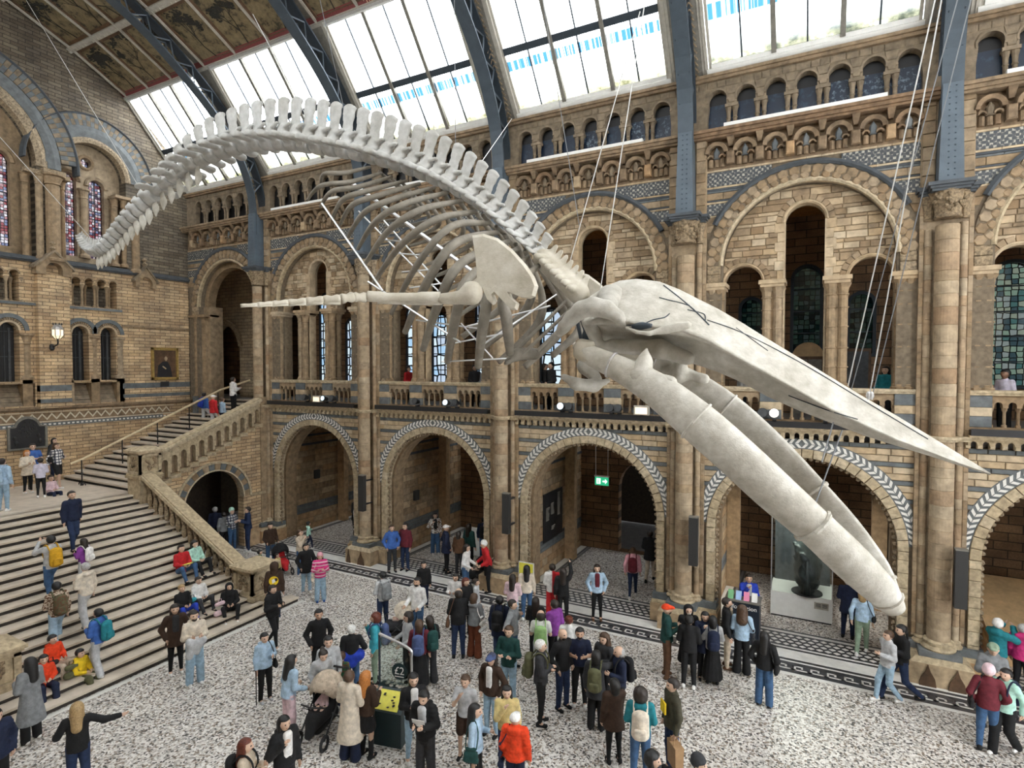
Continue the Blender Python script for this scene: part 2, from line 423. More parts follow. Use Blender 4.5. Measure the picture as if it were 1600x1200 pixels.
def nets(f, lo, hi, cell):
    """smooth closed surface where f < 0 (surface nets)"""
    lo = np.array(lo, float); hi = np.array(hi, float)
    n = np.maximum(4, np.ceil((hi - lo) / cell).astype(int) + 1)
    ax = [lo[i] + cell * np.arange(n[i]) for i in range(3)]
    X, Y, Z = np.meshgrid(*ax, indexing='ij')
    V = f(X, Y, Z)
    S = V < 0
    cnt = np.zeros(n - 1); acc = np.zeros((*(n - 1), 3))
    offs = [(0, 0, 0), (1, 0, 0), (0, 1, 0), (1, 1, 0), (0, 0, 1), (1, 0, 1), (0, 1, 1), (1, 1, 1)]
    def sl(o): return tuple(slice(o[i], n[i] - 1 + o[i]) for i in range(3))
    for a in range(8):
        for d in range(3):
            if offs[a][d]: continue
            o2 = list(offs[a]); o2[d] = 1
            va = V[sl(offs[a])]; vb = V[sl(o2)]
            m = (va < 0) != (vb < 0)
            t = np.where(m, va / np.where(m, va - vb, 1), 0)
            for c in range(3):
                acc[..., c] += np.where(m, offs[a][c] + (t if c == d else 0), 0)
            cnt += m
    act = cnt > 0
    idx = -np.ones(act.shape, int); idx[act] = np.arange(act.sum())
    ijk = np.argwhere(act)
    P = lo + cell * (ijk + acc[act] / cnt[act][:, None])
    Q = []
    for d in range(3):
        e, g = [(1, 2), (2, 0), (0, 1)][d]
        s0 = [slice(None)] * 3; s1 = [slice(None)] * 3
        s0[d] = slice(0, n[d] - 1); s1[d] = slice(1, n[d])
        A = S[tuple(s0)]; B = S[tuple(s1)]
        E = np.argwhere(A != B)
        E = E[(E[:, e] > 0) & (E[:, g] > 0) & (E[:, e] < n[e] - 1) & (E[:, g] < n[g] - 1)]
        if not len(E): continue
        fl = A[E[:, 0], E[:, 1], E[:, 2]]
        def cellid(de, dg):
            c = E.copy(); c[:, e] += de; c[:, g] += dg
            return idx[c[:, 0], c[:, 1], c[:, 2]]
        q = np.stack([cellid(-1, -1), cellid(0, -1), cellid(0, 0), cellid(-1, 0)], 1)
        q[~fl] = q[~fl][:, ::-1]
        Q.append(q)
    return P, np.concatenate(Q) if Q else np.zeros((0, 4), int)
def netmesh(name, f, lo, hi, cell, mats):
    P, Q = nets(f, lo, hi, cell)
    me = bpy.data.meshes.new(name)
    me.vertices.add(len(P)); me.vertices.foreach_set('co', P.ravel())
    me.loops.add(len(Q) * 4); me.loops.foreach_set('vertex_index', Q.ravel())
    me.polygons.add(len(Q)); me.polygons.foreach_set('loop_start', np.arange(len(Q)) * 4)
    me.polygons.foreach_set('loop_total', np.full(len(Q), 4)); me.polygons.foreach_set('use_smooth', np.ones(len(Q), bool))
    for m in mats: me.materials.append(MATS[m] if isinstance(m, str) else m)
    me.update(calc_edges=True); me.validate()
    return me
def smin(a, b, k):
    h = np.clip(.5 + .5 * (b - a) / k, 0, 1)
    return b + (a - b) * h - k * h * (1 - h)
def capsule(X, Y, Z, p, q, r0, r1, sy=1.0):
    """tapered capsule; sy < 1 flattens it front to back about its own axis"""
    bx, by, bz = q[0] - p[0], q[1] - p[1], q[2] - p[2]
    L = bx * bx + by * by + bz * bz + 1e-9
    ax, ay, az = X - p[0], Y - p[1], Z - p[2]
    t = np.clip((ax * bx + ay * by + az * bz) / L, 0, 1)
    dy = (ay - by * t) / sy
    d = np.sqrt((ax - bx * t) ** 2 + dy * dy + (az - bz * t) ** 2)
    return d - (r0 + (r1 - r0) * t)
def blob(prims, k):
    """smooth union of tapered capsules"""
    def f(X, Y, Z):
        d = None
        for pr in prims:
            c = capsule(X, Y, Z, *pr)
            d = c if d is None else smin(d, c, k)
        return d
    P = np.array([[*pr[0], pr[2]] for pr in prims] + [[*pr[1], pr[3]] for pr in prims])
    pad = .06
    return f, (P[:, :3] - P[:, 3:4]).min(0) - pad, (P[:, :3] + P[:, 3:4]).max(0) + pad
# ================================================================== the hall
BAY = 5.985
COLX = [2.68 - BAY * k for k in range(-1, 5)]        # clustered columns, near to far
WY = 17.0                                            # face of the long wall
HB = BAY / 2
EX = -26.5                                           # face of the end wall
def course(parent, name, z0, z1, ivals, w, y0, y1, mat, ch=.012, ax='y', gap=.008, dep=.012):
    A, B = ivals(z0 + 1e-3), ivals(z1 - 1e-3)
    if len(A) != len(B):
        A = B = ivals((z0 + z1) / 2)
    for (a0, b0), (a1, b1) in zip(A, B):
        lo, hi = max(a0, a1), min(b0, b1)
        if hi - lo < .05: continue
        cuts = []; x = lo + random.uniform(.3, 1) * w
        while x < hi - .35 * w:
            cuts.append(x); x += w * random.uniform(.55, 1.35)
        L = [(a0, a1)] + [(c, c) for c in cuts]; R = [(c, c) for c in cuts] + [(b0, b1)]
        for (l0, l1), (r0, r1) in zip(L, R):
            pts = [(l0 + gap, z0 + gap), (r0 - gap, z0 + gap), (r1 - gap, z1 - gap), (l1 + gap, z1 - gap)]
            j = random.uniform(-dep, dep * .3)
            MB().poly(pts, y0 + j, y1, ax, ch).build(name, random.choice(mat) if isinstance(mat, (list, tuple)) else mat, parent)
def disk_h(z, zc, r):
    return math.sqrt(max(0.0, r * r - (z - zc) ** 2))
# ---- floors
fl = empty('floor', (-8, 8, 0), kind='structure')
MB().box(-28, 10, -3, 15.3, -.3, 0).build('terrazzo_field', 'terrazzo', fl)
MB().box(-28, 10, 15.3, 23, -.3, -.004).build('alcove_floor', 'marble_grey', fl)
for y0, y1, m in ((15.3, 15.42, 'marble_white'), (15.42, 15.55, 'marble_black'), (15.85, 15.98, 'marble_black'), (15.98, 16.05, 'marble_white'), (16.05, 16.16, 'marble_black'),
                  (16.16, 16.66, 'marble_white'), (16.66, 16.76, 'marble_black'), (16.76, 16.84, 'marble_white'), (16.84, 16.9, 'marble_black'),
                  (17.62, 17.68, 'marble_black'), (17.68, 17.80, 'marble_white'), (17.8, 17.9, 'marble_black')):
    MB().box(-21, 9.5, y0, y1, -.02, .004).build('border_strip', m, fl)
MB().box(-21, 9.5, 15.55, 15.85, -.02, .003).build('border_strip', 'marble_black', fl)
k = MB(); x = -20.9
while x < 9.4:                                       # running key pattern in white marble
    for a in ((0, .36, .0, .045), (0, .045, .0, .22), (0, .20, .175, .22), (.155, .20, .10, .22), (.29, .36, .0, .045)):
        k.box(x + a[0], x + a[1], 15.59 + a[2], 15.59 + a[3], 0, .008)
    x += .36
tag(k.build('key_pattern', 'marble_white', fl), kind='stuff')
for b in range(5):                                   # black and white lozenge carpets under the arches
    xc = COLX[b] - HB
    MB().box(xc - 2.2, xc + 2.2, 16.9, 17.62, -.02, .003).build('lozenge_ground', 'marble_black', fl)
    k = MB()
    for i in range(22):
        for j in range(4):
            cx = xc - 2.1 + .2 * i + (.1 if j % 2 else 0); cy = 16.99 + .18 * j
            k.slab([(cx - .085, cy), (cx, cy - .07), (cx + .085, cy), (cx, cy + .07)], [], 0, .008, 'z')
    tag(k.build('lozenge_tiles', 'marble_white', fl), kind='stuff')
    MB().box(xc - 2.3, xc - 2.05, 17.9, 22.5, -.02, .004).build('border_strip', 'marble_white', fl)
    MB().box(xc - 2.05, xc - 1.98, 17.9, 22.5, -.02, .004).build('border_strip', 'marble_black', fl)
    MB().box(xc - 1.9, xc - 1.84, 17.9, 22.5, -.02, .004).build('border_strip', 'marble_black', fl)
    k = MB(); k.box(xc - 1.84, xc + 2.3, 17.9, 22.5, -.02, .003); k.build('alcove_terrazzo', 'terrazzo', fl)
# ---- gallery floor, its back wall and ceiling
gf = empty('floor_gallery', (-8, 19, 5.6), kind='structure')
MB().box(-21.3, 10, 17.3, 22, 5.32, 5.9).build('gallery_slab', 'marble_grey', gf)
MB().box(-28, -21.3, 18.75, 22, 5.32, 5.9).build('gallery_slab', 'marble_grey', gf)
gc = empty('ceiling_gallery', (-8, 19, 12.6), kind='structure')
MB().box(-28, 10, 17.7, 22.2, 12.62, 12.8).build('gallery_vault', 'vault_lamplit', gc)
gb = empty('wall_gallery_back', (-8, 22, 6), kind='structure')
WIN = []
for b in range(2):
    xc = COLX[b] - HB
    WIN.append([(xc + dx, .55, 6.9, 10.6) for dx in (.9, -.55, 2.2)] if b == 0 else [(xc + dx, hw, 7.9, zt) for dx, hw, zt in ((0, .42, 10.9), (-1.75, .34, 9.9), (1.6, .34, 9.9))])
WIN.append([(-24.2, .34, 6.6, 9.9), (-22.6, .48, 6.6, 11.3), (-20.9, .34, 6.6, 9.9), (-18.3, .3, 6.6, 9.6), (-16.93, .42, 6.6, 10.4), (-15.41, .44, 6.6, 9.9), (-13.03, .42, 6.6, 11.0), (-9.8, .46, 6.6, 9.9), (-5.85, .46, 6.6, 10.2)])
for (x0, x1), hs in zip(((2.69, 10), (-3.30, 2.69), (-28, -3.30)), WIN):
    MB().slab([(x0, 5.9), (x1, 5.9), (x1, 12.7), (x0, 12.7)], [arch_hole(a, h, z0, zt - h) for a, h, z0, zt in hs], 22.0, 22.4 if x0 > -5 else 22.06).build('back_wall', 'brick_back', gb)
n = 0
for b, hs in enumerate(WIN):
    for a, h, z0, zt in hs:
        n += 1
        w = empty('window_%d' % n, (a, 22.1, z0), kind='structure')
        g = {0: 'glass_bright', 1: 'glass_teal'}.get(b, 'glass_gallery')
        H = arch_hole(a, h, z0, zt - h)
        yp = 22.12 if b < 2 else 22.01
        MB().slab(H, [], yp, yp + .02).build('pane', g, w)
        k = MB(); k.slab([(a - h - .08, z0 - .06)] + arc(a, zt - h, h + .08, 180, 0, 12) + [(a + h + .08, z0 - .06)], [arch_hole(a, h - .02, z0 + .03, zt - h)], 21.96, 22.04)
        z = z0 + .75
        while z < zt - .3:
            k.box(a - h, a + h, yp - .05, yp - .005, z - .02, z + .02); z += .75
        if b >= 2: k.box(a - .012, a + .012, yp - .04, yp - .005, z0, zt)
        k.build('window_frame', 'iron_dark', w)
# doors at the back of the gallery in the two nearer bays
for i, (x, hw, zt) in enumerate(((-.25, .42, 7.75), (1.1, .40, 8.0))):
    d = empty('door_%d' % (i + 1), (x, 21.9, 5.9), kind='structure')
    MB().box(x - hw, x + hw, 21.86, 21.95, 5.9, zt).build('door_leaf', 'frame_grey' if i == 0 else 'slate', d)
    MB().box(x - hw - .08, x + hw + .08, 21.92, 21.99, 5.9, zt + .1).build('door_frame', 'wood_dark', d)
    MB().box(x - .015, x + .015, 21.84, 21.87, 5.9, zt).build('meeting_stile', 'wood_dark', d)
    if i == 0: MB().slab(arc(x, zt + .1, hw + .06, 0, 180, 12), [], 21.9, 21.98).build('fanlight', 'wood_light', d)
# ---- one bay of the long wall
unit_b = {}
def baluster_mesh():
    m = MB(); m.lathe((0, 0, 0), [(.055, 0), (.055, .05), (.036, .07), (.034, .32), (.036, .36), (.055, .40), (.06, .46)], 8)
    me = bpy.data.meshes.new('baluster'); me.from_pydata(m.v, [], m.f); me.materials.append(MATS['stone_tan']); me.update(); return me
BAL = baluster_mesh()
def shaft_mesh(name, r, h, mat, rings):
    prof = [(r * 1.5, 0), (r * 1.5, .05), (r * 1.2, .08), (r * 1.3, .11), (r, .14)]
    for z in rings: prof += [(r, z - .02), (r * 1.22, z - .015), (r * 1.22, z + .015), (r, z + .02)]
    prof += [(r, h - .32), (r * 1.25, h - .30), (r * 1.25, h - .28), (r * 1.02, h - .26), (r * 1.2, h - .12), (r * 1.65, h - .02), (r * 1.65, h)]
    m = MB(); m.lathe((0, 0, 0), prof, 10)
    me = bpy.data.meshes.new(name); me.from_pydata(m.v, [], m.f); me.materials.append(MATS[mat]); me.update(); return me
JAMB = shaft_mesh('small_column', .115, 2.72, 'stone_tan', (.55, 1.05, 1.6, 2.1))
MINI = shaft_mesh('mini_column', .052, .62, 'stone_mini', ())
def longbay(b):
    wide = b < 5
    xl, xr = (COLX[b + 1], COLX[b]) if wide else (EX, COLX[5])
    xc = (xl + xr) / 2 if wide else -23.75
    W = empty('wall_right', (xc, WY, 0), kind='structure')
    xa, xb = (xl + .5 if wide else EX), xr - .5
    if wide:
        # arcade at the foot
        MB().slab(arch_notch(xl, xr, 0, 5.57, xc, 2.38, 2.92), [], WY + .03, WY + .35).build('arch_backing', 'mortar', W)
        MB().slab(arch_notch(xl, xr, 0, 5.57, xc, 2.10, 2.92), [], WY + .35, WY + .92).build('inner_order', 'stone_tan', W)
        f = lambda z: [(xa, xc - disk_h(z, 2.92, 2.66)), (xc + disk_h(z, 2.92, 2.66), xb)] if disk_h(z, 2.92, 2.66) > .02 else [(xa, xb)]
        z = 5.57
        while z > 3.0:
            course(W, 'stone', z - .12, z, f, .75, WY, WY + .06, 'stone_grey'); z -= .12
            course(W, 'stone', z - .165, z, f, .5, WY, WY + .06, 'stone_pale'); z -= .165
            course(W, 'stone', z - .165, z, f, .5, WY, WY + .06, 'stone_pale'); z -= .165
        # herringbone ring of white chips in grey
        m = MB(); sweep_arc(m, xc, 2.92, [(2.40, WY + .05), (2.40, WY - .01), (2.68, WY - .01), (2.68, WY + .05)], 3, 177, 48); m.build('chevron_ring', 'stone_grey', W)
        for i in range(50):
            a = 5 + 170 * i / 49
            d = 2.2 if a < 90 else -2.2
            for r0, r1, s in ((2.425, 2.53, 1), (2.545, 2.655, -1)):
                s *= -1
                q = [(r0, a - 1.0 - d * s * .45), (r0, a + .75 - d * s * .45), (r1, a + .75 + d * s * .45), (r1, a - 1.0 + d * s * .45)]
                if b < 4:
                    MB().poly([(xc + r * math.cos(math.radians(t)), 2.92 + r * math.sin(math.radians(t))) for r, t in q], WY - .022, WY, 'y').build('chevron_tile', 'marble_white', W)
                else:
                    unit_b.setdefault(b, MB()).poly([(xc + r * math.cos(math.radians(t)), 2.92 + r * math.sin(math.radians(t))) for r, t in q], WY - .022, WY, 'y')
        if b in unit_b: tag(unit_b[b].build('chevron_tiles', 'marble_white', W), kind='stuff')
        # plain voussoirs
        for i in range(26):
            a = 180 * i / 26
            MB().poly(ringseg(xc, 2.92, 2.17, 2.40, a + .2, a + 6.72), WY - .045, WY + .3, 'y', .012).build('voussoir', 'stone_buff', W)
        for s in (-1, 1):
            z = .62
            while z < 2.9:
                h = min(random.uniform(.26, .42), 2.92 - z)
                x0, x1 = sorted((xc + s * 2.17, xc + s * 2.40))
                MB().poly([(x0, z), (x1, z), (x1, z + h - .01), (x0, z + h - .01)], WY - .045, WY + .3, 'y', .01).build('voussoir', 'stone_buff', W); z += h
        # carved leaf band in the reveal
        m = MB(); rr = random.Random(b)
        for i in range(44):
            a = math.radians(4 + 172 * i / 43)
            r = 2.13
            c = (xc + r * math.cos(a), WY + .1, 2.92 + r * math.sin(a))
            m.lathe(c, [(.02, -.05), (.06, -.02), (.055, .03), (.015, .06)], 6)
        for s in (-1, 1):
            for i in range(15):
                c = (xc + s * 2.13, WY + .1 + .04 * (i % 2), .75 + .15 * i)
                m.lathe(c, [(.02, -.06), (.06, -.02), (.05, .03), (.015, .07)], 6)
        m.build('carved_band', 'stone_carved', W)
        # frieze of little corbels under the ledge
        n = 22; st = (xb - xa) / n
        hs = [arch_hole(xa + st * (i + .5), st * .28, 5.5, 5.70, 6) for i in range(n)]
        out = [(xa, 5.83)] + [(xa, 5.58)]
        for i in range(n):
            c = xa + st * (i + .5)
            out += [(c - st * .27, 5.58)] + arc(c, 5.69, st * .27, 180, 0, 5) + [(c + st * .27, 5.58)]
        out += [(xb, 5.58), (xb, 5.83)]
        MB().slab(out, [], WY - .12, WY + .02).build('arcaded_frieze', 'stone_buff', W)
        for i in range(n + 1):
            c = xa + st * i
            MB().poly([(c - st * .2, 5.60), (c + st * .2, 5.60), (c + st * .2, 5.66), (c - st * .2, 5.66)], WY - .16, WY, 'y').build('corbel', 'stone_buff', W)
        m = MB(); m.box(xa, xb, WY - .2, WY + .35, 5.80, 5.85); m.box(xa, xb, WY - .26, WY + .35, 5.85, 5.90); m.build('ledge', 'stone_buff', W)
        # balustrade
        MB().box(xa, xb, WY - .02, WY + .28, 5.88, 6.08).build('balustrade_plinth', 'stone_tan', W)
        m = MB(); m.box(xa, xb, WY - .05, WY + .34, 6.83, 6.90); m.box(xa, xb, WY - .08, WY + .37, 6.885, 6.945); m.build('rail', 'stone_buff', W)
        for s0, s1 in ((-2.5, -2.04), (-1.035, -.5), (.5, 1.035), (2.04, 2.5)):
            for z0, z1, mt in ((6.08, 6.34, 'stone_grey'), (6.34, 6.55, 'stone_pale'), (6.55, 6.83, 'stone_grey')):
                MB().poly([(xc + s0, z0), (xc + s1, z0), (xc + s1, z1 - .006), (xc + s0, z1 - .006)], WY - .03, WY + .3, 'y', .01).build('pier_stone', mt, W)
        for s0, s1 in ((-2.04, -1.035), (-.5, .5), (1.035, 2.04)):
            out = [(xc + s0, 6.83), (xc + s0, 6.54)]
            for i in range(4):
                c = xc + s0 + (s1 - s0) * (i + .5) / 4
                out += [(c - .075, 6.54)] + arc(c, 6.60, .075, 180, 0, 6) + [(c + .075, 6.54)]
            out += [(xc + s1, 6.54), (xc + s1, 6.83)]
            MB().slab(out, [], WY + .02, WY + .25).build('baluster_arches', 'stone_tan', W)
            for i in range(5):
                ob('baluster', BAL, W, (xc + s0 + (s1 - s0) * i / 4, WY + .13, 6.08))
    # gallery arch above
    zc = 10.32
    ro = 2.05 if wide else 1.98
    z0 = 6.9 if wide else 3.0
    MB().slab(arch_notch(xl, xr, z0, 13.0, xc, ro, zc), [], WY + .03, WY + .33).build('arch_backing', 'mortar', W)
    # hexagonal facing of the archivolt
    m = MB(); sweep_arc(m, xc, zc, [(ro + .02, WY + .04), (ro + .02, WY - .02), (2.47, WY - .02), (2.47, WY + .04)], 0, 180, 40); m.build('arch_ring', 'mortar', W)
    for i in range(27):
        a = math.radians(3 + 174 * i / 26); r = 2.345
        hx = [(xc + r * math.cos(a) + .135 * math.cos(a + math.radians(60 * j)), zc + r * math.sin(a) + .135 * math.sin(a + math.radians(60 * j))) for j in range(6)]
        MB().poly(hx, WY - .05, WY, 'y', .015).build('hexagon_stone', 'stone_tan', W)
    for i in range(28):
        a = math.radians(180 * (i + .1) / 28); r = 2.19
        m = MB(); c = (xc + r * math.cos(a), zc + r * math.sin(a))
        m.poly([(c[0] + .105 * math.cos(a + math.radians(t)), c[1] + .105 * math.sin(a + math.radians(t))) for t in range(-90, 271, 40)], WY - .06, WY, 'y', .03)
        m.build('scallop_stone', 'stone_tan', W)
    m = MB(); sweep_arc(m, xc, zc, [(ro - .02, WY + .1), (ro - .02, WY - .03), (ro + .03, WY - .07), (ro + .09, WY - .03), (ro + .09, WY + .02)], 0, 180, 48); m.build('inner_moulding', 'stone_buff', W)
    m = MB(); sweep_arc(m, xc, zc, [(2.46, WY + .02), (2.46, WY - .06), (2.52, WY - .11), (2.60, WY - .06), (2.60, WY + .02)], 27, 153, 44); m.build('hood_moulding', 'stone_dark', W)
    for s in (-1, 1):
        for i in range(2):
            x0, x1 = sorted((xc + s * (ro + .05), xc + s * 2.45))
            MB().poly([(x0, 9.85 + .24 * i), (x1, 9.85 + .24 * i), (x1, 10.08 + .24 * i), (x0, 10.08 + .24 * i)], WY - .03, WY + .05, 'y', .015).build('springer', 'stone_carved', W)
    # striped and chequered spandrels
    f = lambda z: [(xa, xc - disk_h(z, zc, 2.55)), (xc + disk_h(z, zc, 2.55), xb)] if disk_h(z, zc, 2.55) > .03 else [(xa, xb)]
    z = 13.0
    for h, mt, w in ((.06, 'stone_pale', .5), (.40, 'chequer_tile', 9), (.06, 'stone_pale', .6), (.06, 'stone_dark', 2), (.06, 'stone_grey', 1), (.19, 'stone_tan', .6), (.05, 'stone_dark', 2), (.06, 'stone_pale', .5),
                     (.32, 'chequer_tile', 9), (.05, 'stone_pale', .6), (.22, 'stone_tan', .4), (.2, 'stone_tan', .4)):
        course(W, 'stone', z - h, z, f, w, WY, WY + .06, mt, ch=.006, gap=.004); z -= h
    if wide:
        # tympanum with three lights
        hole = [(xc - 2.035, 6.9), (xc - 2.035, 9.83)] + arc(xc - 1.535, 9.83, .5, 180, 0, 12)[1:] + [(xc - .49, 9.83), (xc - .49, 11.4)] + arc(xc, 11.4, .49, 180, 0, 12)[1:] + [(xc + .49, 9.83), (xc + 1.035, 9.83)] + arc(xc + 1.535, 9.83, .5, 180, 0, 12)[1:] + [(xc + 2.035, 6.9)]
        MB().slab([(xl, 6.9)] + hole + [(xr, 6.9), (xr, 12.7), (xl, 12.7)], [], WY + .33, WY + .72).build('tympanum_backing', 'mortar_light', W)
        def lights(z):
            o = ro - .01; h = disk_h(z, zc, o) if z > zc else o
            cut = []
            for c, r, zs in ((-1.535, .70, 9.83), (0, .69, 11.4), (1.535, .70, 9.83)):
                if z < zs: cut.append((c - (.5 if c else .66), c + (.5 if c else .66)))
                elif z < zs + r: q = disk_h(z, zs, r); cut.append((c - q, c + q))
            out = []; p = -h
            for a, c in cut:
                if a > p + .02: out.append((xc + p, xc + min(a, h)))
                p = max(p, c)
            if p < h - .02: out.append((xc + p, xc + h))
            return out
        z = 9.85; i = 0
        while z < 12.3:
            h = (.10, .19, .13, .21, .09, .17)[i % 6]; i += 1
            course(W, 'stone', z, z + h, lights, .42, WY + .30, WY + .36, ['stone_tan', 'stone_pale'], ch=.01); z += h
        for c, r, zs, n in ((-1.535, .5, 9.83, 11), (1.535, .5, 9.83, 11), (0, .49, 11.4, 11)):
            for i in range(n):
                MB().poly(ringseg(xc + c, zs, r + .07, r + .22, 180 * i / n + .7, 180 * (i + 1) / n - .7), WY + .285, WY + .36, 'y', .01).build('voussoir', 'stone_tan', W)
            m = MB(); sweep_arc(m, xc + c, zs, [(r - .01, WY + .6), (r - .01, WY + .3), (r + .03, WY + .26), (r + .07, WY + .28), (r + .07, WY + .36)], 0, 180, 20); m.build('arch_moulding', 'stone_pale', W)
        for s in (-1, 1):
            z = 9.87; i = 0
            while z < 11.38:
                w = .24 if i % 2 else .17
                x0, x1 = sorted((xc + s * .50, xc + s * (.50 + w)))
                MB().poly([(x0, z), (x1, z), (x1, z + .25), (x0, z + .25)], WY + .285, WY + .36, 'y', .01).build('quoin', 'stone_pale', W); z += .256; i += 1
            MB().poly([(xc + s * .47, 6.95), (xc + s * .51, 6.95), (xc + s * .51, 11.4), (xc + s * .47, 11.4)], WY + .27, WY + .6, 'y').build('jamb_roll', 'stone_pale', W)
        # coupled columns that carry it
        for c in (-2.33, -2.13, -.905, -.63, .63, .905, 2.13, 2.33):
            for dy in ((.18, .5) if abs(c) < 2 else (.16,)):
                ob('small_column', JAMB, W, (xc + c, WY + dy, 6.945))
        for s0, s1 in ((-2.5, -1.98), (-1.06, -.47), (.47, 1.06), (1.98, 2.5)):
            m = MB(); m.box(xc + s0, xc + s1, WY - .02, WY + .70, 9.66, 9.74); m.box(xc + s0 - .04, xc + s1 + .04, WY - .06, WY + .74, 9.74, 9.85); m.build('abacus', 'stone_pale', W)
            MB().box(xc + (s0 + s1) / 2 - .04, xc + (s0 + s1) / 2 + .04, WY + .15, WY + .6, 6.95, 9.66).build('mullion_core', 'stone_tan', W)
    else:
        for k, (dx, dy) in enumerate(((-2.3, .1), (-2.0, .25), (-1.75, .42))):
            sh = shaft_mesh('small_column', .12, 3.75, 'stone_tan', (.9, 1.9, 2.9))
            ob('small_column', sh, W, (xc + dx, WY + dy, 6.1))
            MB().box(xc + dx - .16, xc + dx + .16, WY + dy - .16, WY + dy + .2, 3.0, 6.1).build('shaft_plinth', 'stone_grey', W)
        m = MB(); m.box(EX, xc - 1.5, WY - .05, WY + .7, 9.84, 9.95); m.build('abacus', 'stone_tan', W)
        m = MB(); sweep_arc(m, xc, zc, [(1.72, WY + .7), (1.72, WY + .3), (1.98, WY + .3), (1.98, WY + .7)], 0, 180, 32); m.build('inner_order', 'stone_tan', W)
        MB().box(EX, xc - 1.5, WY + .25, WY + .9, 3.0, 10.32).build('jamb', 'stone_tan', W)
        MB().slab(arch_notch(-32, -23.9, 5.9, 12.6, -28.3, 1.15, 8.6), [], 20.2, 20.6).build('inner_arch_wall', 'brick_xz', W)
        MB().box(-32.4, -32, 17.5, 24, 5.3, 12.7).build('corridor_end', 'brick_back', W); MB().box(-32, -28, 17.7, 24, 5.32, 5.9).build('corridor_floor', 'marble_grey', W); MB().box(-32, -28, 17.7, 24, 12.6, 12.8).build('corridor_ceiling', 'wood_dark', W); MB().box(-32, -26, 22.0, 22.4, 5.9, 12.7).build('corridor_back', 'brick_back', W); MB().box(-32, EX, 17.0, 17.6, 5.9, 12.7).build('corridor_front', 'brick_xz', W)
        m = MB(); sweep_arc(m, -28.3, 8.6, [(1.13, 20.3), (1.13, 20.1), (1.4, 20.1), (1.4, 20.3)], 0, 180, 20); m.build('inner_arch_ring', 'stone_carved', W)
    # corbel table, sill and small arcade
    n = 7 if wide else 6
    st = .74; c0 = (xc - st * (n - 1) / 2)
    MB().box(xl, xr, WY + .02, WY + .3, 12.98, 14.1).build('corbel_backing', 'stone_corbel', W)
    m = MB(); m.box(xl, xr, WY - .26, WY + .2, 13.80, 13.86); m.box(xl, xr, WY - .32, WY + .2, 13.86, 13.95); m.box(xl, xr, WY - .38, WY + .2, 13.95, 14.03); m.build('cornice', 'stone_corbel', W)
    for i in range(n):
        c = c0 + st * i
        m = MB(); sweep_arc(m, c, 13.42, [(.20, WY + .02), (.20, WY - .16), (.29, WY - .2), (.31, WY - .16), (.31, WY + .02)], 0, 180, 10); m.build('corbel_arch', 'stone_corbel', W)
        MB().poly([(c - .075, 13.28), (c + .075, 13.28), (c + .075, 13.47), (c, 13.6), (c - .075, 13.47)], WY - .1, WY + .02, 'y', .03).build('pointed_stone', 'stone_grey' if b % 2 else 'stone_mini', W)
        for dx in (-.15, 0, .15):
            MB().lathe((c + dx, WY - .01, 13.06), [(.066, 0), (.066, .2 + .02 * (dx != 0))], 8).build('corbel_stub', 'stone_corbel', W)
        for s in (-.15, .15):
            m = MB(); sweep_arc(m, c + s, 13.30, [(.055, WY), (.055, WY - .12), (.09, WY - .13), (.09, WY)], 0, 180, 6); m.build('corbel_cusp', 'stone_corbel', W)
    for i in range(n + 1):
        c = c0 + st * (i - .5)
        if c < xa - .05 or c > xb + .05: continue
        MB().poly([(c - .10, 13.08), (c + .10, 13.08), (c + .10, 13.42), (c - .10, 13.42)], WY - .2, WY, 'y', .03).build('corbel', 'stone_orange' if i % 3 == 0 else 'stone_corbel', W)
        MB().hexa([(c - .05, WY - .1, 13.58), (c + .05, WY - .1, 13.58), (c + .05, WY, 13.58), (c - .05, WY, 13.58)], [(c - .09, WY - .24, 13.8), (c + .09, WY - .24, 13.8), (c + .09, WY, 13.8), (c - .09, WY, 13.8)]).build('mask_bracket', 'stone_corbel', W)
    hole = [(c0 - .27, 14.06)]
    for i in range(n):
        c = c0 + st * i
        hole += [(c - .27, 14.74 if i else 14.5)] + ([(c - .24, 14.74)] if i else []) + arc(c, 14.95, .25, 200, -20, 12) + ([(c + .24, 14.74)] if i < n - 1 else []) + [(c + .27, 14.74 if i < n - 1 else 14.5)]
    hole += [(c0 + st * (n - 1) + .27, 14.06)]
    MB().slab([(xl, 14.0), (xr, 14.0), (xr, 15.62), (xl, 15.62)], [hole], WY, WY + .28).build('arcade_backing', 'stone_mini', W)
    for i in range(n):
        c = c0 + st * i
        m = MB(); sweep_arc(m, c, 14.95, [(.245, WY), (.245, WY - .03), (.29, WY - .03), (.29, WY)], -15, 195, 14); m.build('arch_moulding', 'stone_mini', W)
        sp = 'arcade_pane_speckled' if (b == 1 and i > 3) or (b == 2 and i in (3, 5, 6)) else 'arcade_pane'
        MB().box(c - .37, c + .37, WY + .24, WY + .27, 14.03, 14.88).build('arcade_pane', sp if b < 3 else 'arcade_pane_black', W)
        MB().box(c - .37, c + .37, WY + .25, WY + .28, 14.88, 15.3).build('arcade_pane', 'arcade_pane_black', W)
        if i < n - 1:
            for dx in (-.085, .085):
                ob('mini_column', MINI, W, (c + st / 2 + dx, WY + .1, 14.08))
            MB().box(c + st / 2 - .17, c + st / 2 + .17, WY - .01, WY + .22, 14.70, 14.78).build('abacus', 'stone_mini', W)
    # facing stones round the small arcade
    for i in range(n + 1):
        c = c0 + st * (i - .5)
        for z0, z1, hw in ((14.80, 15.02, .11), (15.04, 15.25, .15)):
            if xa < c < xb: MB().poly([(c - hw * .7, z0), (c + hw * .7, z0), (c + hw, z1), (c - hw, z1)], WY - .02, WY + .02, 'y', .008).build('stone', 'stone_mini', W)
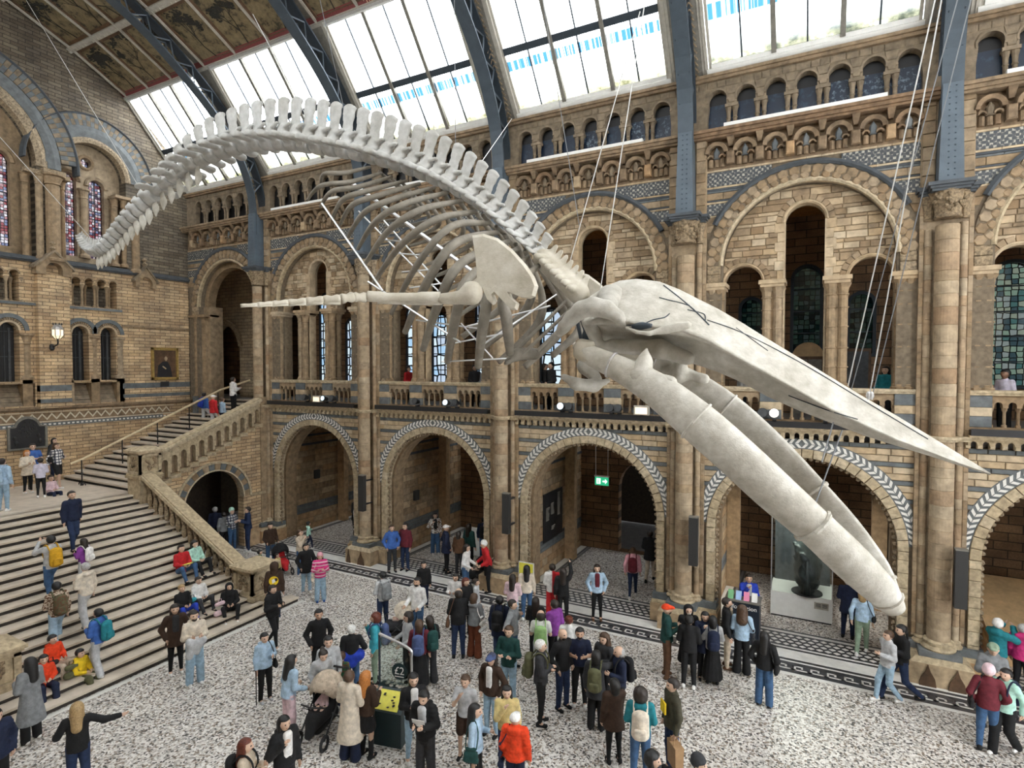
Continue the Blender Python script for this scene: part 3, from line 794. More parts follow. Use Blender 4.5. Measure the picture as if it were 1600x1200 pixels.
    course(W, 'stone', 15.26, 15.44, lambda z: [(xl, xr)], .33, WY - .015, WY + .02, 'stone_mini')
    m = MB(); m.box(xl, xr, WY - .1, WY + .3, 15.46, 15.54); m.box(xl, xr, WY - .16, WY + .3, 15.54, 15.62); m.build('eaves_moulding', 'stone_corbel', W)
for b in range(6): longbay(b)
# black lighting troughs and white lamp battens, loose on the ledges
where = ['beyond the nearest clustered column', 'above the arch with the fossil case', 'above the arch with the green exit sign', 'above the arch behind the shoulder blade', 'above the arch next to the staircase']
for b in range(5):
    xa, xb = COLX[b + 1] + .52, COLX[b] - .52
    o = MB(); o.box(xa, xb, WY - .28, WY - .06, 5.90, 6.03); o.box(xa, xb, WY - .30, WY - .28, 5.90, 6.06)
    tag(o.build('lighting_trough', 'black_paint'), 'black lighting trough along the gallery ledge ' + where[b], 'light trough', 'lighting troughs on the gallery ledge')
    o = MB(); c = (xa + xb) / 2; o.box(c - 2.0, c + 1.75, WY - .36, WY - .22, 14.03, 14.13)
    tag(o.build('lamp_batten', 'white_paint'), 'white lamp batten under the small arcade ' + where[b], 'lamp batten', 'white battens under the small arcades')
# ---- clustered columns
def half_drum(r, h, mat, n=12):
    m = MB(); m.lathe((0, 0, 0), [(r - .012, 0), (r, .012), (r, h - .012), (r - .012, h)], n, math.pi, 2 * math.pi)
    me = bpy.data.meshes.new('drum'); me.from_pydata(m.v, [], m.f); me.materials.append(MATS[mat]); me.update(); return me
DR = {(r, h): half_drum(r, h, 'stone_drum', 12 if r > .2 else 8) for r in (.24, .085) for h in (.24, .30, .36, .42)}
cl = ['between the fossil case arch and the wooden ramp arch', 'between the exit sign arch and the fossil case arch', 'rising behind the small finger bones of the far flipper', 'standing behind the tip of the near flipper', 'where the upper stair balustrade ends']
for i, cx in enumerate(COLX[1:]):
    T = empty('clustered_column', (cx, WY - .3, 0), 'tall clustered stone column ' + cl[i], 'column', 'clustered columns of the long wall')
    MB().box(cx - .52, cx + .52, WY - .08, WY + .3, .9, 13.8).build('pilaster', 'stone_tan', T)
    # foot
    m = MB(); m.box(cx - .62, cx + .62, 16.28, WY + .3, 0, .52); m.build('plinth', 'stone_orange', T)
    for s in (-1, 1): MB().box(*sorted((cx + s * .62, cx + s * .95)), 16.75, WY + .3, 0, .52).build('plinth', 'stone_orange', T)
    m = MB(); m.hexa([(cx - .62, 16.28, .52), (cx + .62, 16.28, .52), (cx + .62, 17.2, .52), (cx - .62, 17.2, .52)], [(cx - .5, 16.40, .62), (cx + .5, 16.40, .62), (cx + .5, 17.2, .62), (cx - .5, 17.2, .62)]); m.build('plinth_moulding', 'stone_buff', T)
    for s in (-1, 1): MB().box(*sorted((cx + s * .5, cx + s * .92)), 16.8, WY + .3, .52, .62).build('plinth_moulding', 'stone_buff', T)
    MB().box(cx - .42, cx + .42, 16.44, 17.2, .62, .76).build('base_block', 'stone_grey', T)
    for s in (-1, 1): MB().box(*sorted((cx + s * .42, cx + s * .9)), 16.84, WY + .3, .62, .80).build('base_block', 'stone_grey', T)
    m = MB(); m.lathe((cx, 16.76, .76), [(.34, 0), (.36, .04), (.34, .08), (.28, .10), (.27, .14), (.31, .16), (.31, .20), (.25, .23)], 16)
    for s in (-1, 1): m.lathe((cx + s * .34, 16.92, .78), [(.16, 0), (.17, .04), (.12, .09), (.13, .14), (.095, .18)], 10)
    m.build('base', 'stone_buff', T)
    for x, y, r in ((0, 16.76, .24), (-.34, 16.92, .085), (.34, 16.92, .085)):
        z = .98 if r > .2 else .94
        while z < 11.0:
            h = random.choice((.24, .30, .36, .42)); h = h if z + h < 11.02 else None
            if h is None: break
            ob('drum', DR[(r, h)], T, (cx + x, y, z)); z += h
    for s in (-1, 1):
        z = .95
        while z < 11.4:
            h = random.uniform(.28, .46)
            x0, x1 = sorted((cx + s * .43, cx + s * .525))
            MB().poly([(x0, z), (x1, z), (x1, z + h - .01), (x0, z + h - .01)], WY - .1, WY, 'y', .01).build('strip_stone', 'stone_tan' if i < 9 else 'stone_carved', T); z += h
    # string course round the shafts at gallery level
    m = MB()
    for r0, z in ((.06, 5.74), (.10, 5.80)):
        m.lathe((cx, 16.76, z), [(.24 + r0, 0), (.24 + r0, .055)], 16, math.pi, 2 * math.pi)
        for s in (-1, 1): m.box(*sorted((cx + s * .2, cx + s * .54)), 16.82 - r0, WY, z, z + .055)
    m.build('string_course', 'stone_buff', T)
    # carved capital
    m = MB(); m.lathe((cx, 16.76, 10.98), [(.26, 0), (.285, .03), (.26, .07), (.25, .10), (.28, .3), (.36, .55), (.40, .6)], 16)
    for s in (-1, 1): m.lathe((cx + s * .35, 16.93, 10.98), [(.10, 0), (.12, .03), (.10, .06), (.12, .3), (.17, .55), (.19, .6)], 10)
    rr = random.Random(i)
    for q in range(26):
        a = math.pi + math.pi * rr.random(); zz = 11.12 + .42 * rr.random(); r = .27 + (zz - 11.1) * .22
        m.lathe((cx + r * math.cos(a), 16.76 + r * math.sin(a), zz), [(.01, -.05), (.045, -.02), (.045, .02), (.01, .05)], 6)
    m.build('capital', 'stone_carved', T)
    m = MB()
    for g, z0, z1 in ((0, 11.56, 11.62), (.04, 11.62, 11.68), (.09, 11.68, 11.76)):
        m.box(cx - .36 - g, cx + .36 + g, 16.38 - g, WY + .1, z0, z1); m.box(cx - .52 - g, cx + .52 + g, 16.74 - g, WY + .1, z0 - .02, z1 - .02)
    m.build('abacus', 'stone_dark', T)
    z = 11.76
    while z < 13.75:                                  # jamb stones beside the iron rib
        h = random.uniform(.24, .36)
        for s in (-1, 1):
            w = random.choice((.20, .26))
            x0, x1 = sorted((cx + s * .24, cx + s * .50))
            MB().poly([(x0, z), (x1, z), (x1, z + h - .012), (x0, z + h - .012)], WY - .14, WY - .05, 'y', .012).build('jamb_stone', 'stone_tan', T)
        z += h
# ---- iron roof ribs
def norm_off(P, d):
    out = []
    for i, p in enumerate(P):
        a = np.array(P[max(0, i - 1)]); c = np.array(P[min(len(P) - 1, i + 1)]); t = (c - a) / np.linalg.norm(c - a)
        out.append((p[0] - (-t[1]) * -d, p[1] + t[0] * -d * -1) if False else (p[0] + t[1] * d, p[1] - t[0] * d))
    return out
def spline(P, n):
    P = [np.array(p, float) for p in P]; out = []
    for i in range(len(P) - 1):
        p0 = P[max(0, i - 1)]; p1 = P[i]; p2 = P[i + 1]; p3 = P[min(len(P) - 1, i + 2)]
        for k in range(n):
            t = k / n
            out.append(.5 * (2 * p1 + (p2 - p0) * t + (2 * p0 - 5 * p1 + 4 * p2 - p3) * t * t + (3 * p1 - p0 - 3 * p2 + p3) * t ** 3))
    out.append(P[-1]); return out
INNER = [tuple(p) for p in spline([(16.52, 11.76), (16.52, 13.2), (16.50, 14.4), (16.22, 15.5), (15.6, 16.6), (14.68, 17.6), (13.55, 18.5), (12.35, 19.3), (11.2, 19.85), (9.8, 20.4), (8.4, 20.7)], 3)]
OUTER = norm_off(INNER, .5)
def chord(P, hw, th):
    Q = norm_off(P, th)
    m = MB(); vs = []; fs = []
    for (a, c) in zip(P, Q):
        vs += [(-hw, a[0], a[1]), (hw, a[0], a[1]), (hw, c[0], c[1]), (-hw, c[0], c[1])]
    for i in range(len(P) - 1):
        for k in range(4): fs.append((i * 4 + k, i * 4 + (k + 1) % 4, i * 4 + 4 + (k + 1) % 4, i * 4 + 4 + k))
    fs += [(0, 1, 2, 3), tuple(4 * (len(P) - 1) + k for k in (3, 2, 1, 0))]
    m.add(vs, fs); return m
rl = ['over the column beside the wooden ramp arch', 'over the column beside the exit sign arch', 'crossing the sky behind the tall spines of the backbone', 'reaching the ceiling above the ribcage', 'reaching the painted ceiling above the tail bones']
for i, cx in enumerate(COLX[1:]):
    T = empty('roof_rib', (cx, 16.6, 11.76), 'blue-grey riveted iron roof rib ' + rl[i], 'roof rib', 'iron ribs of the roof')
    for nm, P, hw, th, mt in (('inner_flange', INNER, .21, .05, 'iron_blue'), ('outer_flange', OUTER, .21, .05, 'iron_dark')):
        c = chord(P, hw, th); c.v = [(v[0] + cx, v[1], v[2]) for v in c.v]; c.build(nm, mt, T)
    m = MB()                                           # flared foot plate
    m.hexa([(cx - .24, 16.44, 11.76), (cx + .24, 16.44, 11.76), (cx + .24, 16.9, 11.76), (cx - .24, 16.9, 11.76)], [(cx - .19, 16.46, 14.0), (cx + .19, 16.46, 14.0), (cx + .19, 16.9, 14.0), (cx - .19, 16.9, 14.0)]); m.build('foot_plate', 'iron_blue_lit', T)
    m = MB()
    for k in range(16):
        for s in (-.06, .06): m.lathe((cx + s, 16.435 + .0012 * k, 11.9 + .135 * k), [(.001, -.02), (.02, 0), (.001, .02)], 6)
    tag(m.build('rivets', 'rivet', T), kind='stuff')
    m = MB()
    for k in range(7, len(INNER) - 2, 1):
        a = INNER[k]; d = OUTER[k + 1] if k % 2 else OUTER[k]; c = INNER[k + 1] if not k % 2 else INNER[k]
        for s in (-.15, .15):
            p, q = ((cx + s, a[0], a[1]), (cx + s, OUTER[k + 1][0], OUTER[k + 1][1])) if k % 2 else ((cx + s, OUTER[k][0], OUTER[k][1]), (cx + s, INNER[k + 1][0], INNER[k + 1][1]))
            m.tube([p, q], .028, 4)
    m.build('lattice', 'iron_blue', T)
    for k in range(10, len(INNER) - 8, 2):             # gilded flowers in the lattice
        y = (INNER[k][0] + OUTER[k][0]) / 2 - .02; z = (INNER[k][1] + OUTER[k][1]) / 2
        m = MB()
        for j in range(6):
            a = math.radians(60 * j); m.tube([(cx - .16, y, z), (cx - .17, y + .12 * math.cos(a), z + .12 * math.sin(a))], [.02, .034], 5)
        m.build('gilt_flower', 'gold_leaf', T)
# ---- roof: glazed slope, red inscription band, painted panels (both slopes)
S0, S1 = (17.12, 15.62), (14.38, 19.0)
def slope(u, v, off=0.0, P0=S0, P1=S1, mir=False):
    """point u along the hall, v up the slope in 0..1, off inward"""
    d = np.array(P1) - np.array(P0); L = np.linalg.norm(d); t = d / L; nn = np.array([-t[1], t[0]]) * 1
    if nn[1] > 0: nn = -nn
    p = np.array(P0) + d * v + nn * off
    return (u, (16.8 - p[0]) if mir else p[0], p[1])
def bar(m, u0, u1, v0, v1, o0, o1, P0=S0, P1=S1, mir=False):
    c = [slope(u, v, o, P0, P1, mir) for o in (o0, o1) for u, v in ((u0, v0), (u1, v0), (u1, v1), (u0, v1))]
    m.hexa(c[:4], c[4:]); return m
def pane(name, u0, u1, v0, v1, mat, par, mir=False):
    c = [slope(u0, v0, 0, mir=mir), slope(u1, v0, 0, mir=mir), slope(u1, v1, 0, mir=mir), slope(u0, v1, 0, mir=mir)]
    o = mk(name, c, [(0, 1, 2, 3)], mat, par)
    uv = o.data.uv_layers.new(name='UVMap')
    for i, p in enumerate(((0, 0), (1, 0), (1, 1), (0, 1))): uv.data[i].uv = p
    return o
TR = .47
P2a, P2b = (14.36, 19.06), (12.25, 20.12)
P3b = (10.1, 20.95)
P4b = (8.4, 21.6)
def branches(m, u0, u1, P0, P1, seed, mir=False):
    rr = random.Random(seed)
    def grow(u, v, a, L, r, dep):
        u2, v2 = u + math.cos(a) * L, v + math.sin(a) * L / 2.4
        if not (u0 + .1 < u2 < u1 - .1 and .08 < v2 < .92): return
        p, q = slope(u, v, .02, P0, P1, mir), slope(u2, v2, .02, P0, P1, mir)
        m.tube([p, q], [r, r * .7], 4)
        if dep:
            for k in range(rr.choice((2, 2, 3))): grow(u2, v2, a + rr.uniform(-.8, .8), L * rr.uniform(.6, .9), r * .7, dep - 1)
        else:
            for k in range(3):
                c = slope(u2 + rr.uniform(-.09, .09), v2 + rr.uniform(-.05, .05), .02, P0, P1, mir)
                m.tube([c, (c[0] + .06, c[1] + .03, c[2] - .01)], [.035, .012], 5)
    grow((u0 + u1) / 2 + rr.uniform(-.2, .2), .09, 1.57 + rr.uniform(-.4, .4), .5, .025, 5)
nwin = n = 40
wn = 30
for b in range(6):
    xl, xr = (COLX[b + 1], COLX[b]) if b < 5 else (EX - .05, COLX[5])
    u0, u1 = xl + .62, xr - .62
    if b == 5: u0 = xl + .25
    for mir in (False, True):
        if mir and b == 9: continue
        wn += 1
        w = empty('window_%d' % wn, slope((u0 + u1) / 2, 0, mir=mir), kind='structure')
        m = MB()
        bar(m, u0 - .12, u1 + .12, -.02, .06, -.02, .10, mir=mir); bar(m, u0, u1, .06, .085, -.03, .06, mir=mir)
        bar(m, u0 - .12, u1 + .12, .985, 1.02, -.04, .08, mir=mir)
        m.build('window_sill', 'white_paint', w)
        m = MB()
        for s in (u0, u1):
            for g, o in ((0, .02), (.09, .07), (.17, .04)):
                sg = -1 if s == u0 else 1
                x0, x1 = sorted((s + sg * g, s + sg * (g + .075))); bar(m, x0, x1, .0, 1.0, -.04, o, mir=mir)
        m.build('window_frame', 'frame_cream', w)
        L = (u1 - u0) / 3
        for j in (1, 2):
            m = MB(); bar(m, u0 + L * j - .06, u0 + L * j + .06, .07, .99, -.03, .10, mir=mir); m.build('mullion', 'frame_grey', w)
        m = MB(); bar(m, u0, u1, TR - .018, TR + .028, -.03, .06, mir=mir); m.build('transom', 'iron_dark', w)
        for j in range(3):
            m = MB(); bar(m, u0 + L * (j + .5) - .02, u0 + L * (j + .5) + .02, .085, .985, -.02, .03, mir=mir); m.build('glazing_bar', 'iron_dark', w)
            for h in range(2):
                x0 = u0 + L * (j + h * .5)
                pane('pane', x0, x0 + L / 2, .085, TR, 'glass_lower_dim' if b < 2 and not mir else 'glass_lower', w, mir)
                pane('pane', x0, x0 + L / 2, TR, .985, 'glass_upper', w, mir)
# carved strips between the windows
    C = empty('ceiling', slope((xl + xr) / 2, 1), kind='structure')
    for s0, s1 in ((xl, u0 - .24), (u1 + .24, xr)):
        for mir in (False, True):
            m = MB(); bar(m, s0, s1, -.01, 1.02, -.12, .03, mir=mir); m.build('window_pier', 'frame_grey', C)
            if mir: continue
            if s1 - s0 > .3:
                for q in range(26):                    # chevron carving
                    v = .02 + q * .037; cm = (s0 + s1) / 2
                    for sg in (-1, 1):
                        m = MB(); a = slope(cm, v + .03, .05); c = slope(cm + sg * .09, v, .05); m.tube([a, c], .022, 4)
                        if b < 3: m.build('chevron_carving', 'stone_carved', C)
    for mir in (False, True):
        bar(MB(), xl, xr, 1.02, 1.075, -.06, .05, mir=mir).build('inscription_band', 'red_band', C)
        bar(MB(), xl, xr, 1.0, 1.022, -.06, .08, mir=mir).build('band_moulding', 'frame_cream', C)
        for r, (A, B) in enumerate(((P2a, P2b), (P2b, P3b), (P3b, P4b))):
            bar(MB(), xl, xr, 0, 1, -.16, -.08, A, B, mir).build('ceiling_board', 'frame_grey', C)
            k = 3; L = (xr - xl - .5) / k
            for j in range(k):
                x0 = xl + .25 + L * j
                bar(MB(), x0 + .04, x0 + L - .04, .05, .95, -.09, -.05, A, B, mir).build('painted_panel', 'painted_panel', C)
                if mir: continue
                m = MB()
                for q0, q1, v0, v1 in ((x0 + .04, x0 + .14, .05, .95), (x0 + L - .14, x0 + L - .04, .05, .95), (x0 + .04, x0 + L - .04, .05, .1), (x0 + .04, x0 + L - .04, .9, .95)):
                    bar(m, q0, q1, v0, v1, -.07, -.01, A, B)
                m.build('panel_moulding', 'wood_dark', C)
                if r < 2 and b > 1:
                    m = MB(); branches(m, x0, x0 + L, tuple(slope(0, 0, -.06, A, B)[1:]), tuple(slope(0, 1, -.06, A, B)[1:]), b * 10 + r * 3 + j)
                    if m.v: tag(m.build('painted_branches', 'branch_paint', C), kind='stuff')
            if mir: continue
            for j in range(k + 1):
                m = MB(); x0 = xl + .25 + L * j; bar(m, x0 - .05, x0 + .05, 0, 1, -.08, .04, A, B); bar(m, x0 - .015, x0 + .015, 0, 1, .04, .06, A, B); m.build('ceiling_batten', 'frame_cream', C)
            m = MB(); bar(m, xl, xr, -.03, .045, -.08, .05, A, B); bar(m, xl, xr, .95, 1.0, -.08, .05, A, B); m.build('ceiling_batten', 'frame_cream', C)
            if b > 1:
                for q in range(int((xr - xl) / .22)):
                    m = MB(); bar(m, xl + .22 * q, xl + .22 * q + .13, .955, .985, .05, .08, A, B); m.build('dentil', 'frame_cream', C)
# ================================================================== alcoves behind the arcade
AL = empty('wall_alcove', (-8, 20, 0), kind='structure')
for i, cx in enumerate(COLX + [-27.2]):
    MB().box(cx - .66, cx + .66, WY + .9, 22.5, 0, 5.32).build('alcove_pier', 'mortar', AL)
    if 0 < i < 6:
        z = 0; r = 0
        while z < 5.3:
            h = (.14 if abs(z - .95) < .2 else .27); h = min(h, 5.3 - z)
            mt = 'stone_grey' if h == .14 else ('stone_orange' if z < 1.1 else ['stone_tan', 'stone_orange'])
            course(AL, 'stone', z, z + h, lambda q: [(WY + .92, 22.5)], .72, cx + .69, cx + .64, mt, ax='x'); z += h
        MB().box(cx + .66, cx + .71, 18.4, 22.5, 3.9, 4.0).build('dark_course', 'stone_dark', AL)
        MB().box(cx + .66, cx + .71, 18.4, 22.5, 4.3, 4.4).build('dark_course', 'stone_dark', AL)
MB().slab([(-28, 0), (10, 0), (10, 5.32), (-28, 5.32)], [arch_hole(COLX[b] - HB + d, hw, .02, 2.6) for b, d, hw in ((2, .5, 1.2), (3, 1.0, .9), (4, .8, .9))], 22.4, 22.8).build('alcove_back', 'brick_back', AL)
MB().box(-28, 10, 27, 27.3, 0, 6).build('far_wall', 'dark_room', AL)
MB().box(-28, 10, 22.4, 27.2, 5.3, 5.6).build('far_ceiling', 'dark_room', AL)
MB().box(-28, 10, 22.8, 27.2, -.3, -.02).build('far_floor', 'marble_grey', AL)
for b in range(5):
    xc = COLX[b] - HB
    m = MB(); m.box(xc - 2.3, xc - 1.9, 20.6, 20.9, 0, 5.3); m.box(xc + 1.9, xc + 2.3, 20.6, 20.9, 0, 5.3); m.box(xc - 2.3, xc + 2.3, 20.6, 20.9, 4.6, 5.3); m.build('inner_frame', 'stone_orange', AL)
WL = empty('wall_left', (-8, -.5, 0), kind='structure')
MB().slab([(-28, 0), (10, 0), (10, 15.62), (-28, 15.62)], [arch_hole(COLX[b] - HB, 2.1, .02, 2.92) for b in range(5)] + [arch_hole(COLX[b] - HB, 1.9, 6.9, 9.6) for b in range(5)], -.5, -1.2).build('opposite_wall', 'brick_xz', WL)
MB().box(-28, 10, -4.2, -4.0, 0, 15.6).build('opposite_back', 'dark_room', WL)
MB().box(-28, 10, -4.2, -.5, 5.5, 5.9).build('opposite_gallery', 'marble_grey', WL)
MB().box(-28, 10, -4.2, -.5, 12.6, 12.8).build('opposite_ceiling', 'wood_dark', WL)
EN = empty('wall_light_stop', (9.4, 8.4, 0), kind='structure')  # unseen wall added to even out the daylight; the real hall runs on
MB().slab([(-4.2, 0), (22.4, 0), (22.4, 15.6), (17, 15.7), (14.3, 19.3), (8.4, 21.9), (2.5, 19.3), (-.2, 15.7), (-4.2, 15.6)], [arch_hole(8.4, 2.6, .05, 4.5), arch_hole(8.4, 2.4, 9, 14), arch_hole(3.6, 1.2, 9, 13), arch_hole(13.2, 1.2, 9, 13)], 9.3, 9.8, 'x').build('light_stop', 'brick_yz', EN)
# ================================================================== end wall
E1 = empty('wall_end', (EX, 12, 3), kind='structure')
D = 'x'
def ex(d): return EX + d                               # d > 0 stands proud into the hall
def win_comb(c0, st, n, hw, zb, zm, zs):
    h = [(c0 - hw, zb)]
    for i in range(n):
        c = c0 + st * i
        if i: h += [(c - hw * .9, zm)]
        h += arc(c, zs, hw, 190 if i else 180, -10 if i < n - 1 else 0, 10)
        if i < n - 1: h += [(c + hw * .9, zm)]
    h += [(c0 + st * (n - 1) + hw, zb)]
    return h
MB().slab([(-1, 0), (17.9, 0), (17.9, 5.87), (-1, 5.87)], [], ex(0), ex(-.5), D).build('dado', 'brick_yz', E1)
pair = [arch_hole(12.42, .30, 6.93, 8.87), arch_hole(13.46, .30, 6.93, 8.87), arch_hole(10.08, .31, 6.93, 8.87), arch_hole(8.9, .31, 6.93, 8.87)]
arcd = [win_comb(12.30, .46, 4, .15, 9.97, 10.85, 10.98), win_comb(9.35, .46, 3, .15, 9.97, 10.85, 10.98)]
sill = [[(12.05, 6.0), (13.88, 6.0), (13.88, 6.85), (12.05, 6.85)], [(8.0, 6.0), (10.85, 6.0), (10.85, 6.85), (8.0, 6.85)]]
MB().slab([(-1, 5.87), (17.9, 5.87), (17.9, 11.56), (-1, 11.56)], pair + arcd + sill, ex(0), ex(-.55), D).build('window_wall', 'brick_yz', E1)
big = [(5.75, 11.7), (5.75, 15.2)] + arc(8.4, 15.2, 2.65, 180, 0, 24)[1:] + [(11.05, 11.7)]
side = [(11.78, 11.75), (11.78, 15.45)] + arc(13.03, 15.45, 1.25, 180, 0, 20)[1:] + [(14.28, 11.75)]
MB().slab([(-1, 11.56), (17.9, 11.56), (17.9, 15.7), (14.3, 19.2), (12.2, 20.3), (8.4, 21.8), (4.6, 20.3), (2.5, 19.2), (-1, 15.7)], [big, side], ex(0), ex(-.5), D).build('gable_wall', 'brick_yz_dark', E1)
lan = [arch_hole(12.33, .29, 12.05, 15.12), arch_hole(13.36, .30, 12.05, 15.05), [(12.98 + .20 * math.cos(math.radians(t)), 15.98 + .20 * math.sin(math.radians(t))) for t in range(0, 360, 24)]]
MB().slab([(11.6, 11.7), (14.4, 11.7), (14.4, 16.9), (11.6, 16.9)], lan, ex(-.5), ex(-.8), D).build('lancet_wall', 'stone_tan', E1)
MB().slab([(5.6, 11.6), (11.2, 11.6), (11.2, 18.1), (5.6, 18.1)], [arch_hole(10.02, .40, 12.05, 15.2), arch_hole(8.4, .45, 12.05, 15.8), arch_hole(6.78, .40, 12.05, 15.2)], ex(-.5), ex(-.8), D).build('lancet_wall', 'stone_tan', E1)
def rings(yc, zc, spec, n=40):
    for nm, r0, r1, d, mt in spec:
        m = MB(); sweep_arc(m, yc, zc, [(r0, ex(-.3)), (r0, ex(d)), ((r0 + r1) / 2, ex(d + .05)), (r1, ex(d)), (r1, ex(-.3))], 0, 180, n, 'x'); m.build(nm, mt, E1)
rings(13.03, 15.45, (('carved_ring', 1.23, 1.45, .02, 'stone_carved'), ('grey_ring', 1.45, 1.9, .03, 'stone_grey'), ('hood_moulding', 2.32, 2.40, .06, 'stone_dark')))
rings(8.4, 15.2, (('carved_ring', 2.63, 3.0, .06, 'stone_carved'), ('grey_ring', 3.0, 3.45, .08, 'stone_grey'), ('hood_moulding', 4.0, 4.1, .1, 'stone_dark')))
for yc, zc, r0, r1, a0, a1, n, d in ((13.03, 15.45, 1.9, 2.32, 2, 150, 36, .04), (8.4, 15.2, 3.47, 4.0, 5, 90, 32, .09)):
    for i in range(n):
        a = a0 + (a1 - a0) * i / n; s = (a1 - a0) / n
        rm = (r0 + r1) / 2
        MB().poly(ringseg(yc, zc, r0, rm, a + .1, a + s - .1, 1), ex(d), ex(-.1), 'x').build('voussoir', 'stone_grey' if i % 2 else 'stone_mini', E1)
        MB().poly(ringseg(yc, zc, rm, r1, a + .1, a + s - .1, 1), ex(d), ex(-.1), 'x').build('voussoir', 'stone_mini' if i % 2 else 'stone_grey', E1)
for c, r, zs in ((12.33, .29, 15.12), (13.36, .30, 15.05), (10.02, .40, 15.2)):
    m = MB(); sweep_arc(m, c, zs, [(r, ex(-.6)), (r, ex(-.45)), (r + .1, ex(-.4)), (r + .16, ex(-.45)), (r + .16, ex(-.6))], 0, 180, 16, 'x'); m.build('lancet_moulding', 'stone_tan', E1)
m = MB(); sweep_arc(m, 12.98, 15.98, [(.20, ex(-.6)), (.20, ex(-.45)), (.27, ex(-.42)), (.32, ex(-.45)), (.32, ex(-.6))], 0, 360, 20, 'x'); m.build('oculus_moulding', 'stone_tan', E1)
def shaft(y, z0, z1, r, d, mt='stone_tan', cap=True):
    prof = [(r * 1.6, 0), (r * 1.6, .1), (r * 1.15, .16), (r, .2), (r, z1 - z0 - .4)]
    if cap: prof += [(r * 1.25, z1 - z0 - .38), (r * 1.05, z1 - z0 - .33), (r * 1.4, z1 - z0 - .1), (r * 1.8, z1 - z0 - .06), (r * 1.8, z1 - z0)]
    m = MB(); m.lathe((ex(d), y, z0), prof, 12); m.build('shaft', mt, E1)
for y, z0, z1, r, d in ((11.52, 11.6, 14.95, .24, .1), (11.12, 11.6, 14.9, .12, 0), (11.92, 11.6, 14.9, .1, -.1), (10.75, 11.6, 14.9, .11, -.2), (12.85, 12.0, 14.85, .13, -.45), (13.92, 11.8, 14.75, .12, -.25), (14.22, 11.8, 14.75, .1, -.1), (14.62, 11.6, 14.7, .16, .03),
                        (12.94, 7.0, 8.75, .125, -.1), (13.92, 7.0, 8.75, .12, -.05), (11.98, 7.0, 8.75, .08, -.1), (10.62, 7.0, 8.75, .15, -.1), (9.5, 7.0, 8.75, .15, -.1)):
    shaft(y, z0, z1, r, d)
m = MB(); m.box(EX - .1, ex(.32), 11.15, 11.9, 14.9, 15.12); m.box(EX - .1, ex(.2), 10.6, 12.1, 14.86, 15.02); m.build('impost', 'stone_carved', E1)
m = MB(); m.box(EX - .5, ex(.12), 13.8, 14.85, 14.7, 14.82); m.build('impost', 'stone_tan', E1)
m = MB()
for g, z0, z1 in ((.10, 11.50, 11.56), (.16, 11.56, 11.64), (.06, 11.64, 11.72)): m.box(EX - .3, ex(g), 5, 17.0, z0, z1)
m.build('string_course', 'stone_dark', E1)
MB().box(EX, ex(.05), 14.0, 17.0, 9.24, 9.32).build('string_course', 'stone_corbel', E1)
MB().box(EX, ex(.08), 5, 10.9, 9.84, 9.94).build('string_course', 'stone_grey', E1); MB().box(EX, ex(.08), 11.95, 14.0, 9.84, 9.94).build('string_course', 'stone_grey', E1)
m = MB(); m.box(EX - .1, ex(.14), 5, 17.4, 5.83, 5.88); m.box(EX - .1, ex(.2), 5, 17.4, 5.88, 5.95); m.build('cornice', 'stone_corbel', E1)
for y0, y1 in ((12.05, 13.88), (8.0, 10.85)):          # sloping sills below the windows
    for q in range(5):
        z0 = 5.97 + .19 * q; a = -.02 - .1 * q
        MB().hexa([(ex(-.62), y0, z0 - .02), (ex(a), y0, z0), (ex(a), y1, z0), (ex(-.62), y1, z0 - .02)], [(ex(-.62), y0, z0 + .185), (ex(a - .09), y0, z0 + .175), (ex(a - .09), y1, z0 + .175), (ex(-.62), y1, z0 + .185)]).build('sill_stone', 'stone_mini', E1)
for y in (12.94, 13.92, 12.0, 10.62):
    MB().box(ex(-.4), ex(.0), y - .16, y + .16, 6.0, 7.0).build('shaft_plinth', 'stone_tan', E1)
for y0, y1, z0, z1, mt in ((14.0, 17, 6.55, 6.78, 'stone_grey'), (14.0, 17, 6.15, 6.3, 'stone_grey'), (10.9, 11.95, 6.55, 6.78, 'stone_grey'), (10.9, 11.95, 6.1, 6.25, 'stone_grey')):
    MB().box(EX - .01, ex(.012 if y0 > 13 else .28), y0, y1, z0, z1).build('stone_band', mt, E1)
MB().box(EX, ex(.26), 10.9, 11.95, 5.9, 11.1).build('pilaster', 'brick_yz', E1)
for y, z, w in ((11.42, 12.0, .68), (14.95, 11.95, .52)):
    d = .36 if y < 12 else .2
    MB().slab([(y - w + .08, z - .95), (y - .28, z - .95), (y - .28, z - .8)] + arc(y, z - .75, .28, 180, 0, 8) + [(y + .28, z - .95), (y + w - .08, z - .95), (y + w - .08, z - .62), (y, z - .06), (y - w + .08, z - .62)], [], ex(d), ex(0), D).build('gablet', 'stone_tan', E1)
    for s in (-1, 1):
        a = np.array([y + s * w, z - .66]); c = np.array([y, z])
        MB().hexa([(ex(0), a[0], a[1] - .07), (ex(d + .06), a[0], a[1] - .07), (ex(d + .06), c[0], c[1] - .07), (ex(0), c[0], c[1] - .07)], [(ex(0), a[0], a[1] + .03), (ex(d + .06), a[0], a[1] + .03), (ex(d + .06), c[0], c[1] + .03), (ex(0), c[0], c[1] + .03)]).build('gablet_coping', 'stone_mini', E1)
    m = MB(); m.lathe((ex(d - .1), y, z - .02), [(.06, 0), (.12, .1), (.05, .2), (.12, .3), (.02, .4)], 8); m.build('finial', 'stone_carved', E1)
